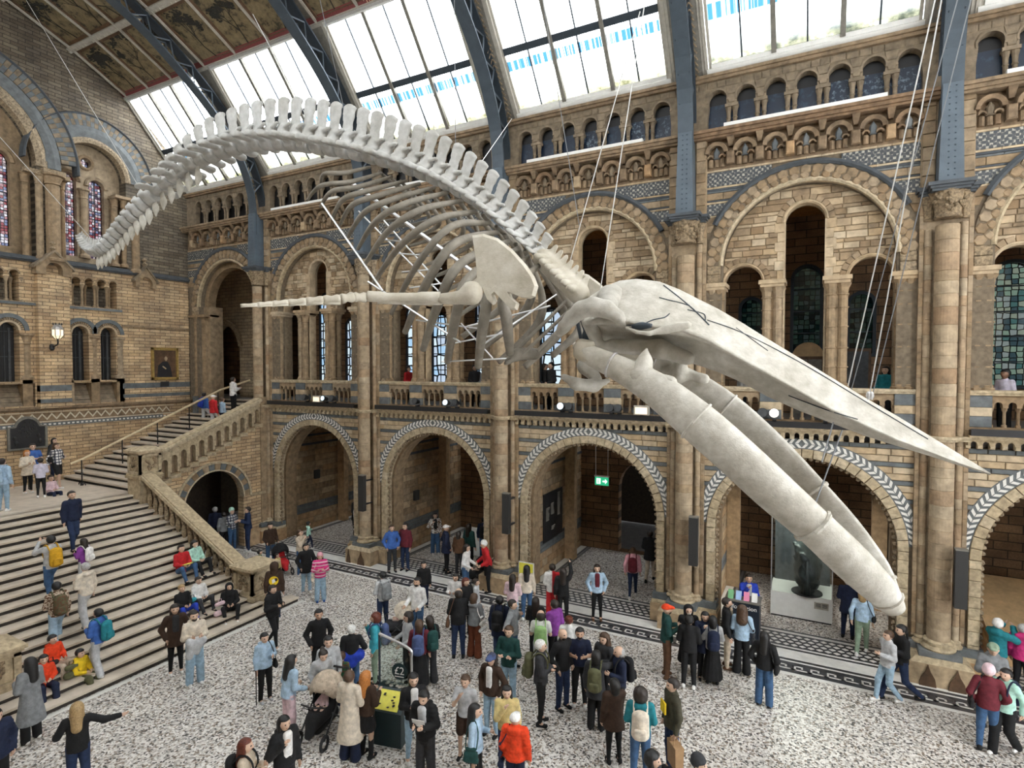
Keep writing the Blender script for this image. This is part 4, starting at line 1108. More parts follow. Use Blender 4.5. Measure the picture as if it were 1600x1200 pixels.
for c0, n in ((12.30, 4), (9.35, 3)):
    for i in range(n):
        c = c0 + .46 * i
        for dd, dx in ((-.05, .23), (-.35, .02)):
            m = MB(); m.lathe((ex(dd), c + dx, 9.95), [(.075, 0), (.075, .06), (.045, .1), (.045, .72), (.06, .78), (.09, .88), (.09, .93)], 8); m.build('small_column', 'stone_tan', E1)
        m = MB(); sweep_arc(m, c, 10.98, [(.15, ex(-.1)), (.15, ex(.03)), (.2, ex(.03)), (.2, ex(-.1))], 0, 180, 10, 'x'); m.build('arch_moulding', 'stone_tan', E1)
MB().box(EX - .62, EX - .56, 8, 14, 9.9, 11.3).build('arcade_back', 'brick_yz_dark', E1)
for c in (12.42, 13.46, 10.08, 8.9):                   # brick arches over the lower windows
    for i in range(17):
        MB().poly(ringseg(c, 8.87, .37, .46, 180 * i / 17 + 1.5, 180 * (i + 1) / 17 - 3), ex(.03), ex(-.02), 'x').build('voussoir', 'stone_mini', E1)
    m = MB(); sweep_arc(m, c, 8.87, [(.29, ex(-.2)), (.29, ex(.02)), (.36, ex(.03)), (.36, ex(-.2))], 0, 180, 16, 'x'); m.build('arch_moulding', 'stone_pale', E1)
    m = MB(); sweep_arc(m, c, 8.87, [(.47, ex(-.02)), (.47, ex(.05)), (.62, ex(.05)), (.62, ex(-.02))], 0, 180, 16, 'x'); m.build('arch_ring', 'stone_grey', E1)
m = MB(); y = 9.6                                      # zigzag and dotted bands
while y < 15.9:
    for s in (1, -1):
        a = (y, 5.42) if s > 0 else (y + .16, 5.62); c = (y + .16, 5.62) if s > 0 else (y + .32, 5.42)
        MB().poly([(a[0], a[1]), (a[0] + .002, a[1]), (c[0], c[1]), (c[0], c[1] + .075), (a[0], a[1] + .075)], ex(.02), ex(-.02), 'x').build('zigzag_tile', 'zigzag_cream', E1)
    MB().poly([(y + .05, 5.22), (y + .13, 5.22), (y + .13, 5.28), (y + .05, 5.28)], ex(.02), ex(-.02), 'x').build('dot_tile', 'marble_white', E1)
    MB().poly([(y + .21, 5.22), (y + .29, 5.22), (y + .29, 5.28), (y + .21, 5.28)], ex(.02), ex(-.02), 'x').build('dot_tile', 'marble_white', E1)
    y += .32
MB().box(EX - .05, ex(.006), 8, 16, 5.40, 5.70).build('zigzag_ground', 'stone_corbel', E1)
MB().box(EX - .05, ex(.008), 8, 15.7, 5.17, 5.33).build('dotted_ground', 'stone_grey', E1)
for z in (5.35, 5.72): MB().box(EX - .05, ex(.012), 8, 16.2, z, z + .03).build('band_edge', 'zigzag_cream', E1)
# glass of the end wall
wn = 60
for holes, mat, d in ((pair, 'arcade_pane_black', -.45), ([lan[0], lan[1], lan[2]], 'glass_stained', -.7), ([arch_hole(10.02, .40, 12.05, 15.2), arch_hole(8.4, .45, 12.05, 15.8)], 'glass_stained', -.7)):
    for h in holes:
        wn += 1
        ys = [p[0] for p in h]; zs = [p[1] for p in h]
        w = empty('window_%d' % wn, (ex(d), sum(ys) / len(ys), min(zs)), kind='structure')
        MB().slab(h, [], ex(d), ex(d - .02), D).build('pane', mat, w)
        m = MB(); y0, y1, z0, z1 = min(ys), max(ys), min(zs), max(zs); yc = (y0 + y1) / 2; st = .34 if mat == 'glass_stained' else .95
        z = z0 + st
        while z < z1 - .15:
            m.box(ex(d + .005), ex(d + .03), y0, y1, z - .012, z + .012); z += st
        if y1 - y0 > .5: m.box(ex(d + .005), ex(d + .03), yc - .01, yc + .01, z0, z1)
        if mat != 'glass_stained': m.box(ex(d + .005), ex(d + .04), y0 + .42, y0 + .5, z0, z1 - .2)
        m.build('glazing_bar', 'iron_dark' if mat == 'glass_stained' else 'slate', w)
# ================================================================== staircase
ST = empty('staircase', (-18, 8.4, 0), 'broad stone staircase climbing to the landing below the stained glass', 'staircase')
SY0, SY1 = 5.25, 11.5
NS = 20
for i in range(NS):
    x1 = -14.5 - .35 * i; z1 = .15 * (i + 1)
    y1 = SY1 + (1.3 if i < 1 else .25); y0 = SY0 - (1.3 if i < 1 else .25)
    t = empty('step', (x1, 8.4, z1 - .15)); t.parent = ST; t.matrix_parent_inverse = Matrix.Translation(-Vector(ST.location))
    MB().box(x1 - .40, x1, y0, y1, z1 - .055, z1).build('tread', 'step_tread', t)
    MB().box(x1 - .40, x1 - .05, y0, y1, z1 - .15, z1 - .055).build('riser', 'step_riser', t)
MB().box(-21.75, -21.45, SY0 - .3, SY1 + .3, 2.85, 3.0).build('landing_nosing', 'step_tread', ST)
MB().box(EX, -21.7, 2, 11.75, 2.8, 3.0).build('landing', 'step_tread', ST)
MB().box(-21.6, -14.9, SY1, SY1 + .25, -.1, .2).build('stringer_foot', 'stone_tan', ST)
for y0, y1 in ((SY1 + .02, SY1 + .24), (SY0 - .24, SY0 - .02)):
    m = MB(); m.slab([(-15.2, 0), (-15.2, .3), (-21.6, 3.0), (-21.6, 0)], [], y0, y1); m.build('stringer', 'stone_tan', ST)
MB().box(-14.5, -14.35, SY0 - 1.4, SY1 + 1.4, -.01, .006).build('white_edging', 'marble_white', ST)
# upper flight, rising towards the gallery
UF = empty('upper_stair', (-23.8, 14, 3), 'upper flight of stone steps rising beside the end wall to the gallery', 'staircase')
for i in range(19):
    y0 = 11.7 + .365 * i; z1 = 3.0 + .153 * (i + 1)
    t = empty('step', (-23.8, y0, z1 - .15)); t.parent = UF; t.matrix_parent_inverse = Matrix.Translation(-Vector(UF.location))
    MB().box(EX, -21.3, y0, y0 + .42, z1 - .06, z1).build('tread', 'step_tread', t)
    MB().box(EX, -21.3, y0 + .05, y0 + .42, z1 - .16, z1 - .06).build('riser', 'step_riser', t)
# wall under the upper flight with its archway
US = empty('wall_stair_flank', (-21.0, 14.4, 0), kind='structure')
out = [(12.2, 0), (14.43 - 1.28, 0)] + [(14.43 - 1.28, 2.1)] + arc(14.43, 2.1, 1.28, 180, 0, 24)[1:-1] + [(14.43 + 1.28, 2.1), (14.43 + 1.28, 0), (16.75, 0), (16.75, 5.15), (12.2, 3.2)]
MB().slab(out, [], -21.0, -21.35, D).build('flank_masonry', 'brick_yz', US)
for i in range(18):
    MB().poly(ringseg(14.43, 2.1, 1.28, 1.56, 10 * i + .3, 10 * i + 9.7), -20.97, -21.2, 'x', .01).build('voussoir', 'stone_grey' if i % 2 else 'stone_tan', US)
m = MB(); sweep_arc(m, 14.43, 2.1, [(1.56, -21.05), (1.56, -20.93), (1.64, -20.93), (1.64, -21.05)], 0, 180, 28, 'x'); m.build('hood_moulding', 'stone_buff', US)
m = MB(); sweep_arc(m, 14.43, 2.1, [(1.26, -21.2), (1.26, -20.94), (1.31, -20.94), (1.31, -21.2)], 0, 180, 28, 'x'); m.build('arch_moulding', 'stone_buff', US)
MB().box(-21.0, -20.93, 16.05, 16.75, 2.05, 2.15).build('impost', 'stone_buff', US)
MB().box(-21.35, -20.95, 16.55, 16.95, 0, 6.2).build('corner_pier', 'stone_tan', US)
MB().box(-21.35, -20.9, 16.5, 17.0, .62, .8).build('stone_band', 'stone_grey', US); MB().box(-21.35, -20.75, 15.75, 17.0, 0, .62).build('plinth', 'stone_orange', US)
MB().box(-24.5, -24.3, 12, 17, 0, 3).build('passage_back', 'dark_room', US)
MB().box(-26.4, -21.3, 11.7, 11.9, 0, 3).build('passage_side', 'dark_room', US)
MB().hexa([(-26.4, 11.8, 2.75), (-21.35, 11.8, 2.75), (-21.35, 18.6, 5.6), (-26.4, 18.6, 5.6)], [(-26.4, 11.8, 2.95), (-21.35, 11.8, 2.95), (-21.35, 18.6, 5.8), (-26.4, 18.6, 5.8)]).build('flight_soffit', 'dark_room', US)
# balustrades
def newel(x0, x1, y0, y1, z0, z1, label, zb):
    T = empty('newel_post', ((x0 + x1) / 2, (y0 + y1) / 2, z0), label, 'newel post', 'carved stone newels of the staircase')
    MB().box(x0, x1, y0, y1, zb, z1 - 1.05).build('base', 'stone_buff', T)
    m = MB(); m.box(x0 - .06, x1 + .06, y0 - .06, y1 + .06, z1 - 1.05, z1 - .95); m.box(x0 - .03, x1 + .03, y0 - .03, y1 + .03, z1 - .95, z1 - .90); m.build('moulding', 'stone_buff', T)
    MB().box(x0 + .06, x1 - .06, y0 + .06, y1 - .06, z1 - .9, z1 - .2).build('shaft', 'stone_buff', T)
    for f in range(2):                                 # two seen faces with a carved panel each
        m = MB(); e = .13
        for a0, a1, c0, c1 in ((0, 1, 0, e), (0, 1, 1 - e, 1), (0, e, 0, 1), (1 - e, 1, 0, 1)):
            if f == 0: m.box(x1 - .07, x1, y0 + (y1 - y0) * a0, y0 + (y1 - y0) * a1, z1 - .9 + .7 * c0, z1 - .9 + .7 * c1)
            else: m.box(x0 + (x1 - x0) * a0, x0 + (x1 - x0) * a1, y0, y0 + .07, z1 - .9 + .7 * c0, z1 - .9 + .7 * c1)
        m.build('panel_frame', 'stone_buff', T)
        m = MB(); rr = random.Random(f)
        yc, zc, xc = (y0 + y1) / 2, z1 - .55, (x0 + x1) / 2
        for q in range(14):
            a = rr.uniform(-.24, .24); c = rr.uniform(-.22, .22)
            p = (x1 - .045, yc + a, zc + c) if f == 0 else (xc + a * .8, y0 + .045, zc + c)
            m.lathe(p, [(.01, -.06), (.05, -.03), (.05, .03), (.01, .06)], 6)
        m.build('carving', 'stone_carved', T)
    m = MB(); m.box(x0 - .04, x1 + .04, y0 - .04, y1 + .04, z1 - .2, z1 - .14); m.box(x0 - .09, x1 + .09, y0 - .09, y1 + .09, z1 - .14, z1 - .06)
    m.hexa([(x0 - .07, y0 - .07, z1 - .06), (x1 + .07, y0 - .07, z1 - .06), (x1 + .07, y1 + .07, z1 - .06), (x0 - .07, y1 + .07, z1 - .06)], [(x0 + .12, y0 + .12, z1 + .04), (x1 - .12, y0 + .12, z1 + .04), (x1 - .12, y1 - .12, z1 + .04), (x0 + .12, y1 - .12, z1 + .04)])
    m.build('cap', 'stone_buff', T)
newel(-15.9, -15.05, 11.5, 12.4, 0, 1.40, 'carved stone newel at the foot of the staircase beside the black puffer man', 0)
newel(-21.5, -20.75, 11.45, 12.2, 2.7, 4.62, 'carved stone newel at the landing corner between the two flights', 0)
newel(-16.3, -15.45, 4.9, 5.95, 0, 1.42, 'mossy stone newel cap beside the long-haired woman in grey coat', 0)
def coping(name, A, B, hw, label, parts):
    T = empty(name, tuple(A), label, 'balustrade', 'stone balustrades of the staircase')
    A = np.array(A, float); B = np.array(B, float); t = (B - A) / np.linalg.norm(B - A); s = np.cross(t, [0, 0, 1.0]); s /= np.linalg.norm(s); u = np.cross(s, t)
    for nm, w, h0, h1 in (('coping', hw, -.05, .06), ('coping_roll', hw * .8, .06, .10), ('under_moulding', hw * .75, -.12, -.05)):
        MB().hexa([A - s * w + u * h0, A + s * w + u * h0, B + s * w + u * h0, B - s * w + u * h0], [A - s * w + u * h1, A + s * w + u * h1, B + s * w + u * h1, B - s * w + u * h1]).build(nm, 'stone_buff', T)
    return T
T = coping('stair_balustrade', (-20.8, 11.72, 3.66), (-15.75, 11.72, 1.22), .25, 'sloping stone balustrade down the flank of the lower staircase', 0)
for i in range(15):
    x = -20.6 + 4.75 * (i + .5) / 15; zt = 3.66 - (x + 20.8) * 2.44 / 5.05 - .14; zb = max(.3, 3.0 - (x + 21.5) * .4286 - .1)
    m = MB(); h = zt - zb
    m.lathe((x, 11.62, zb), [(.10, 0), (.10, h * .12), (.05, h * .2), (.085, h * .38), (.09, h * .5), (.05, h * .75), (.09, h * .86), (.1, h)], 8); m.build('baluster', 'stone_carved', T)
MB().slab([(-20.8, 2.75), (-15.75, .55), (-15.75, 1.1), (-20.8, 3.5)], [], 11.85, 11.95).build('back_panel', 'stone_corbel', T)
T = coping('stair_balustrade', (-15.8, 5.42, 1.22), (-20.8, 5.42, 3.66), .30, 'stone balustrade end rising behind the girl in the orange hood', 0)
T = coping('upper_balustrade', (-21.12, 12.1, 4.33), (-21.12, 16.6, 6.08), .22, 'arcaded stone balustrade climbing with the upper flight', 0)
for i in range(12):
    y = 12.3 + 4.3 * (i + .5) / 12; zt = 4.33 + (y - 12.1) * .389 - .1; zb = 3.2 + (y - 12.2) * .43
    m = MB(); m.slab(arch_notch(y - .18, y + .18, zb + .12, zt, y, .11, zb + (zt - zb) * .62, 8), [], -21.0, -21.2, D); m.build('arcade_unit', 'stone_buff', T)
    MB().poly([(y - .2, zb - .1), (y + .18, zb - .1), (y + .18, zb + .06), (y - .2, zb - .02)], -20.9, -21.25, 'x').build('step_block', 'stone_buff', T)
    m = MB(); m.lathe((-21.05, y - .18, zb + .05), [(.05, 0), (.035, .05), (.035, .3), (.05, .34)], 8); m.build('baluster', 'stone_buff', T)
    MB().box(-21.3, -21.2, y - .12, y + .12, zb, zt - .1).build('recess_panel', 'stone_corbel', T)
# brass handrail on black iron posts
T = empty('handrail', (-24.6, 11.4, 3), 'brass handrail on black iron posts up the middle of the upper flight', 'handrail')
P = [(-24.6, 11.1, 3.86), (-24.6, 11.5, 3.98), (-24.5, 17.2, 6.42), (-24.0, 18.4, 6.85)]
MB().tube(P, .05, 8).build('rail', 'brass', T)
for y in (11.45, 12.9, 14.3, 15.7, 17.1):
    z = 3.0 + max(0, (y - 11.7) * .42); zt = 3.98 + (y - 11.5) * .428
    m = MB(); m.tube([(-24.55, y, z), (-24.55, y, zt)], .025, 6); m.lathe((-24.55, y, z), [(.06, 0), (.05, .08), (.03, .1)], 8); m.lathe((-24.55, y, z + .4), [(.03, 0), (.05, .05), (.03, .1)], 8); m.build('post', 'black_paint', T)
    m = MB()
    for s in (-1, 1): m.tube([(-24.55 + s * .02, y, z + .05), (-24.55 + s * .2, y, z + .10), (-24.55 + s * .24, y, z + .02)], .02, 5)
    m.build('scroll_foot', 'black_paint', T)
# ================================================================== the whale skeleton, hung along the middle of the hall
YM = 8.5
def pix(p):
    v = np.array(p, float) - CAM; w = v @ FW
    return 800 + FPX * (v @ RT) / w, 600 - FPX * (v @ UP) / w
WH = empty('whale_skeleton', (-6, YM, 8.5), 'enormous hanging whale skeleton diving with open jaws through the hall', 'skeleton')
SPX = [(912, 466), (893, 448), (868, 424), (843, 399), (815, 372), (785, 344), (750, 317), (715, 295), (680, 277), (640, 261), (600, 248), (550, 236), (500, 228), (460, 223), (420, 222), (380, 227), (345, 237), (312, 250), (286, 267), (262, 286), (241, 305), (222, 323), (205, 341), (191, 358), (178, 374), (166, 386), (152, 393), (140, 389), (130, 378), (123, 366)]
S3 = [ony(a, c, YM) for a, c in SPX]
S3 = np.array(spline([(p[0], p[2]) for p in S3], 8))
seg = np.r_[0, np.cumsum(np.linalg.norm(np.diff(S3, axis=0), axis=1))]
def sp_at(s):
    x = np.interp(s, seg, S3[:, 0]); z = np.interp(s, seg, S3[:, 1])
    x2 = np.interp(s + .05, seg, S3[:, 0]) - np.interp(s - .05, seg, S3[:, 0]); z2 = np.interp(s + .05, seg, S3[:, 1]) - np.interp(s - .05, seg, S3[:, 1])
    return x, z, math.atan2(z2, x2)                     # direction towards the tail
SLEN = seg[-1]
def vert_mesh(kind):
    # local: x towards the head, y sideways, z up; centrum radius 1
    if kind == 'trunk':
        pr = [((-.12, 0, 0), (.12, 0, 0), .98, .98), ((0, 0, .9), (0, 0, 1.5), .6, .5, .8),
              ((-.05, 0, 1.3), (-.14, 0, 2.4), .62, .50, .30), ((-.14, 0, 2.4), (-.26, 0, 3.6), .50, .58, .26), ((-.24, 0, 3.5), (-.34, 0, 4.3), .58, .62, .28), ((.1, 0, 4.45), (-.6, 0, 4.45), .22, .22, .9),
              ((0, .7, .15), (-.1, 2.6, .05), .34, .46), ((0, -.7, .15), (-.1, -2.6, .05), .34, .46), ((.5, .35, 1.55), (.95, .42, 1.9), .22, .2), ((.5, -.35, 1.55), (.95, -.42, 1.9), .22, .2)]
        f, lo, hi = blob(pr, .22)
        def g(X, Y, Z):
            d = np.maximum(f(X, Y, Z), np.where(Z < .95, np.abs(X) - .56, -9))
            return np.maximum(d, np.where(np.abs(Y) > .8, np.abs(Z - .1) - .34, -9))   # flat side processes
        return netmesh('vertebra', g, lo, hi, .14, ['bone_spine'])
    if kind == 'tail':
        pr = [((-.45, 0, 0), (.45, 0, 0), 1.0, 1.0), ((0, 0, .9), (-.3, 0, 1.9), .40, .32, .5), ((0, .8, .1), (-.1, 1.35, .05), .4, .3), ((0, -.8, .1), (-.1, -1.35, .05), .4, .3)]
        f, lo, hi = blob(pr, .25)
        def g(X, Y, Z):
            d = f(X, Y, Z); r = np.sqrt(Y * Y + Z * Z)
            return np.maximum(d, -(.95 - (np.abs(X) - .75) * -1 + r * .0) * 0 - 9)
        return netmesh('vertebra', lambda X, Y, Z: np.maximum(f(X, Y, Z), np.where(Z < .8, np.abs(X) - .44, -9)), lo, hi, .13, ['bone_spine'])
    pr = [((-.3, 0, 0), (.3, 0, 0), 1.0, 1.0), ((0, 0, .8), (-.1, 0, 1.7), .45, .25, .6), ((0, .6, .2), (-.15, 1.9, .1), .4, .3), ((0, -.6, .2), (-.15, -1.9, .1), .4, .3)]
    f, lo, hi = blob(pr, .3)
    return netmesh('vertebra', f, lo, hi, .18, ['bone_cream'])
VM = {k: vert_mesh(k) for k in ('trunk', 'tail', 'neck')}
pr = [((0, 0, 0), (0, 0, -.9), .35, .5, .4), ((0, 0, -.8), (-.25, 0, -1.5), .45, .2, .4)]
f, lo, hi = blob(pr, .2); CHEV = netmesh('chevron_bone', f, lo, hi, .14, ['bone_jaw'])
s = .10; k = 0
while s < SLEN - .05:
    fr = s / SLEN
    if k < 7: kind, L, r, tall = 'neck', .115, .17, 1.0
    elif fr < .75: kind, L, r, tall = 'trunk', np.interp(fr, [0, .15, .3, .5, .62, .75], [.19, .25, .335, .37, .36, .33]), np.interp(fr, [0, .2, .45, .62, .75], [.12, .145, .185, .19, .18]), np.interp(fr, [.03, .1, .2, .4, .5, .6, .68, .75], [.45, .75, 1.0, 1.05, 1.0, .95, .75, .5])
    else: kind, L, r, tall = 'tail', np.interp(fr, [.75, .85, 1], [.30, .23, .09]), np.interp(fr, [.75, .85, .95, 1], [.20, .185, .14, .065]), 1.0
    x, z, a = sp_at(s + L / 2)
    sc = (L / 1.30 if kind == 'trunk' else L / 1.0 if kind == 'tail' else L / .7, r * 1.0, r * (tall if kind == 'trunk' else 1.0))
    o = ob('vertebra', VM[kind], WH, (x, YM, z), (0, -(a + math.pi), 0), sc)
    if .62 < fr < .93:
        c = ob('chevron_bone', CHEV, WH, (x + .5 * L * math.cos(a) + r * math.sin(a), YM, z + .5 * L * math.sin(a) - r * abs(math.cos(a))), (0, -(a + math.pi), 0), (r * 1.3,) * 3)
    s += L * 1.0 + .012; k += 1
# ribs, sixteen pairs
RIBS = [((578, 261), (539, 270), (502, 290)), ((596, 270), (549, 284), (480, 313)), ((612, 276), (560, 292), (501, 323)), ((634, 283), (575, 298), (519, 342)), ((656, 287), (590, 306), (531, 352)), ((679, 293), (612, 312), (544, 370)), ((700, 301), (634, 318), (559, 389)),
        ((722, 314), (657, 328), (570, 413)), ((743, 331), (681, 343), (583, 443)), ((764, 349), (705, 354), (611, 490)), ((778, 363), (712, 380), (633, 519)), ((795, 377), (722, 410), (661, 546)), ((810, 388), (735, 432), (699, 565)), ((825, 402), (770, 450), (747, 573)), ((842, 415), (790, 462), (797, 552))]
for i, (b, m, t) in enumerate(RIBS):
    fr = i / 14
    p0 = ony(*b, YM - .12); p1 = ony(*m, YM - (.95 + .35 * fr)); p2 = ony((m[0] + t[0]) / 2 - 12 * (1 - fr) - 2, (m[1] + t[1]) / 2 - 8, YM - (1.2 + .2 * fr)); p3 = ony(*t, YM - (1.05 if i > 2 else .9) + .25 * fr)
    P = spline([p0, p1, p2, p3], 7)
    n = len(P); w = .033 + .026 * fr
    rad = [w * (.75 + .5 * math.sin(math.pi * min(1, q / n * 1.1)) * (1 - .2 * q / n)) for q in range(n)]
    if i > 9: rad = [r * (1.0 + .45 * (q / n)) for q, r in enumerate(rad)]
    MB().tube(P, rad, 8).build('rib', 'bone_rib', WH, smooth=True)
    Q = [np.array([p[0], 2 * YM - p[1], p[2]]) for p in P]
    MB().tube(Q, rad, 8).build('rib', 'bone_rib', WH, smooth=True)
# shoulder blades
SCAP = [(230, 110), (300, 100), (390, 128), (480, 200), (560, 290), (610, 365), (632, 425), (612, 488), (580, 502), (530, 495), (475, 470), (448, 462), (462, 500), (505, 540), (495, 572), (462, 572), (400, 505), (362, 462), (342, 480), (357, 520), (345, 540), (312, 512), (282, 432), (215, 398), (250, 368), (246, 240)]
def scap(sign):
    m = MB(); pts = [(680 + x / 3.967, 340 + y / 3.967) for x, y in SCAP]
    W3 = []
    for q, (x, y) in enumerate(pts):
        Y = YM - 1.72 - .10 * (y - 360) / 100
        p = ony(x, y, Y); W3.append(p)
    c = sum(W3) / len(W3)
    out = [(p[0], p[2]) for p in W3]; inn = [((p[0] - c[0]) * .93 + c[0], (p[2] - c[2]) * .93 + c[2]) for p in W3]
    tri = tessellate_polygon([[Vector((u, v, 0)) for u, v in inn]])
    n = len(out)
    def yy(u, v, d): return (YM + sign * (YM - (W3[0][1] + (v - W3[0][2]) * .05) - d))
    vs = [(u, yy(u, v, -.05), v) for u, v in inn] + [(u, yy(u, v, 0), v) for u, v in out] + [(u, yy(u, v, .05), v) for u, v in inn]
    fs = [tuple(t) for t in tri] + [tuple(i + 2 * n for i in t)[::-1] for t in tri]
    for i in range(n):
        j = (i + 1) % n; fs += [(i, j, n + j, n + i), (n + i, n + j, 2 * n + j, 2 * n + i)]
    o = mk('shoulder_blade', vs, fs, 'bone_cream', WH)
    return o
scap(-1); scap(1)
# flippers
def flipper(sign):
    def q(px, py, d):
        p = ony(px, py, YM - d); return np.array([p[0], YM + sign * (p[1] - YM), p[2]])
    pr = [(q(737, 456, 1.95), q(737, 457, 1.95), .15, .15), (q(738, 464, 1.97), q(690, 467, 2.1), .11, .075)]
    f, lo, hi = blob(pr, .06); ob('humerus', netmesh('humerus', f, lo, hi, .045, ['bone_cream']), WH)
    MB().tube(spline([q(688, 464, 2.1), q(650, 464, 2.25), q(602, 464, 2.45), q(575, 463, 2.55)], 5), [.072] * 5 + [.058] * 6 + [.075] * 5, 10).build('radius_bone', 'bone_cream', WH, smooth=True)
    MB().tube(spline([q(690, 472, 2.05), q(640, 472, 2.2), q(590, 470, 2.42)], 5), [.04] * 11, 8).build('ulna_bone', 'bone_cream', WH, smooth=True)
    st = [(572, 465), (552, 464), (532, 467), (505, 468), (478, 470), (450, 472), (425, 474), (402, 475.5), (376, 477)]
    for i in range(len(st) - 1):
        a, c = st[i], st[i + 1]; d0 = 2.56 + 1.4 * i / 8; d1 = 2.56 + 1.4 * (i + .92) / 8
        r = [.072, .072, .06, .05, .042, .036, .03, .02][i]
        A, B = q(*a, d0), q(*c, d1); M = (A + B) / 2
        MB().tube([A, A * .8 + B * .2, M, A * .2 + B * .8, B], [r * .9, r, r * .7, r * .95, r * .8], 8).build('finger_bone', 'bone_cream', WH, smooth=True)
        if i > 1:
            off = np.array([0, 0, -.06 + .006 * i])
            MB().tube([A + off, M + off, B + off], [r * .6, r * .45, r * .55], 6).build('finger_bone', 'bone_cream', WH, smooth=True)
flipper(1)
def flipper_far():
    for j in range(4):
        for i in range(5):
            a = np.array([-4.3 + .33 * i + .1 * j, YM + 2.0 + .42 * i, 8.0 - .20 * i - .10 * j]); c = a + np.array([.28, .38, -.17])
            MB().tube([a, (a + c) / 2, c], [.05, .032, .045], 6).build('finger_bone', 'bone_cream', WH, smooth=True)
flipper_far()
# skull: cross-sections from the occiput to the tip of the snout
TOP = [(900, 480), (925, 463), (940, 455), (960, 444), (985, 436.5), (1010, 437), (1035, 441), (1060, 452), (1090, 467), (1120, 482), (1160, 505), (1200, 530), (1250, 560), (1300, 590), (1350, 620), (1400, 648), (1450, 678), (1500, 708), (1553, 740), (1600, 768)]
LAT = [(860, 520), (900, 505), (940, 498), (975, 502), (1010, 508), (1040, 515), (1075, 520), (1100, 528), (1140, 552), (1200, 584), (1250, 612), (1300, 640), (1350, 663), (1400, 686), (1450, 704), (1500, 723), (1553, 741), (1600, 760)]
VEN = [(860, 540), (900, 535), (960, 545), (1010, 552), (1060, 560), (1100, 574), (1140, 587), (1200, 620), (1250, 642), (1300, 661), (1350, 680), (1400, 696), (1450, 711), (1500, 727), (1553, 742), (1600, 762)]
def zc(X, Y, C):
    px = pix((X, Y, 7.5))[0]
    return ony(px, np.interp(px, [c[0] for c in C], [c[1] for c in C]), Y)[2]
XS = [ony(p, 560, YM)[0] for p in (925, 938, 955, 975, 1000, 1030, 1060, 1090, 1120, 1160, 1200, 1250, 1300, 1350, 1400, 1450, 1500, 1530, 1552)]
WS = [.42, .75, .98, 1.08, 1.10, 1.05, .98, .90, .82, .72, .63, .53, .43, .34, .255, .17, .09, .05, .012]
vs = []; fs = []; NSK = 16
for X, w in zip(XS, WS):
    zt = zc(X, YM, TOP); zl = zc(X, YM - w, LAT); zv = zc(X, YM, VEN); zv = min(zv, zl - .02)
    crest = .10 * min(1, w)
    half = [(0, zt), (.22 * w, zt - .02 * w), (.45 * w, zt - (zt - zl) * .26), (.7 * w, zt - (zt - zl) * .58), (.93 * w, zl + .05 * w), (w, zl), (.94 * w, zl - .06 * w), (.6 * w, zl + (zv - zl) * .15 + .05 * w), (.25 * w, zl + (zv - zl) * .75), (0, zv)]
    loop = [(YM - a, z) for a, z in half] + [(YM + a, z) for a, z in half[-2:0:-1]]
    NSK = len(loop)
    vs += [(X, y, z) for y, z in loop]
for i in range(len(XS) - 1):
    for j in range(NSK):
        fs.append((i * NSK + j, i * NSK + (j + 1) % NSK, (i + 1) * NSK + (j + 1) % NSK, (i + 1) * NSK + j))
fs += [tuple(range(NSK)), tuple((len(XS) - 1) * NSK + j for j in range(NSK))[::-1]]
SK = mk('skull', vs, fs, 'bone_jaw', WH, smooth=True)
from mathutils.bvhtree import BVHTree
BV = BVHTree.FromPolygons([Vector(v) for v in vs], fs)
def on_skull(px, py, lift=.012):
    d = Vector(ray(px, py)); d.normalize()
    h = BV.ray_cast(Vector(CAM), d)
    return np.array(h[0] - d * lift) if h[0] is not None else ony(px, py, YM - .7)
for ln, r in (([(976, 508), (1000, 508), (1020, 500), (1038, 496), (1046, 490)], .016), ([(1030, 465), (1045, 469), (1062, 473), (1078, 478)], .018), ([(1037, 446), (1060, 464), (1085, 485), (1108, 508)], .02), ([(1074, 484), (1092, 488), (1101, 492), (1102, 500)], .016), ([(1232, 618), (1290, 640), (1340, 655)], .012), ([(1150, 512), (1200, 548)], .01), ([(1105, 500), (1160, 520), (1250, 566), (1350, 626), (1450, 686)], .012)):
    Q = spline([np.array(p, float) for p in ln], 8)
    P = [on_skull(*p, .004) for p in Q]
    MB().tube(P, r * .55, 6).build('suture', 'iron_dark', SK)
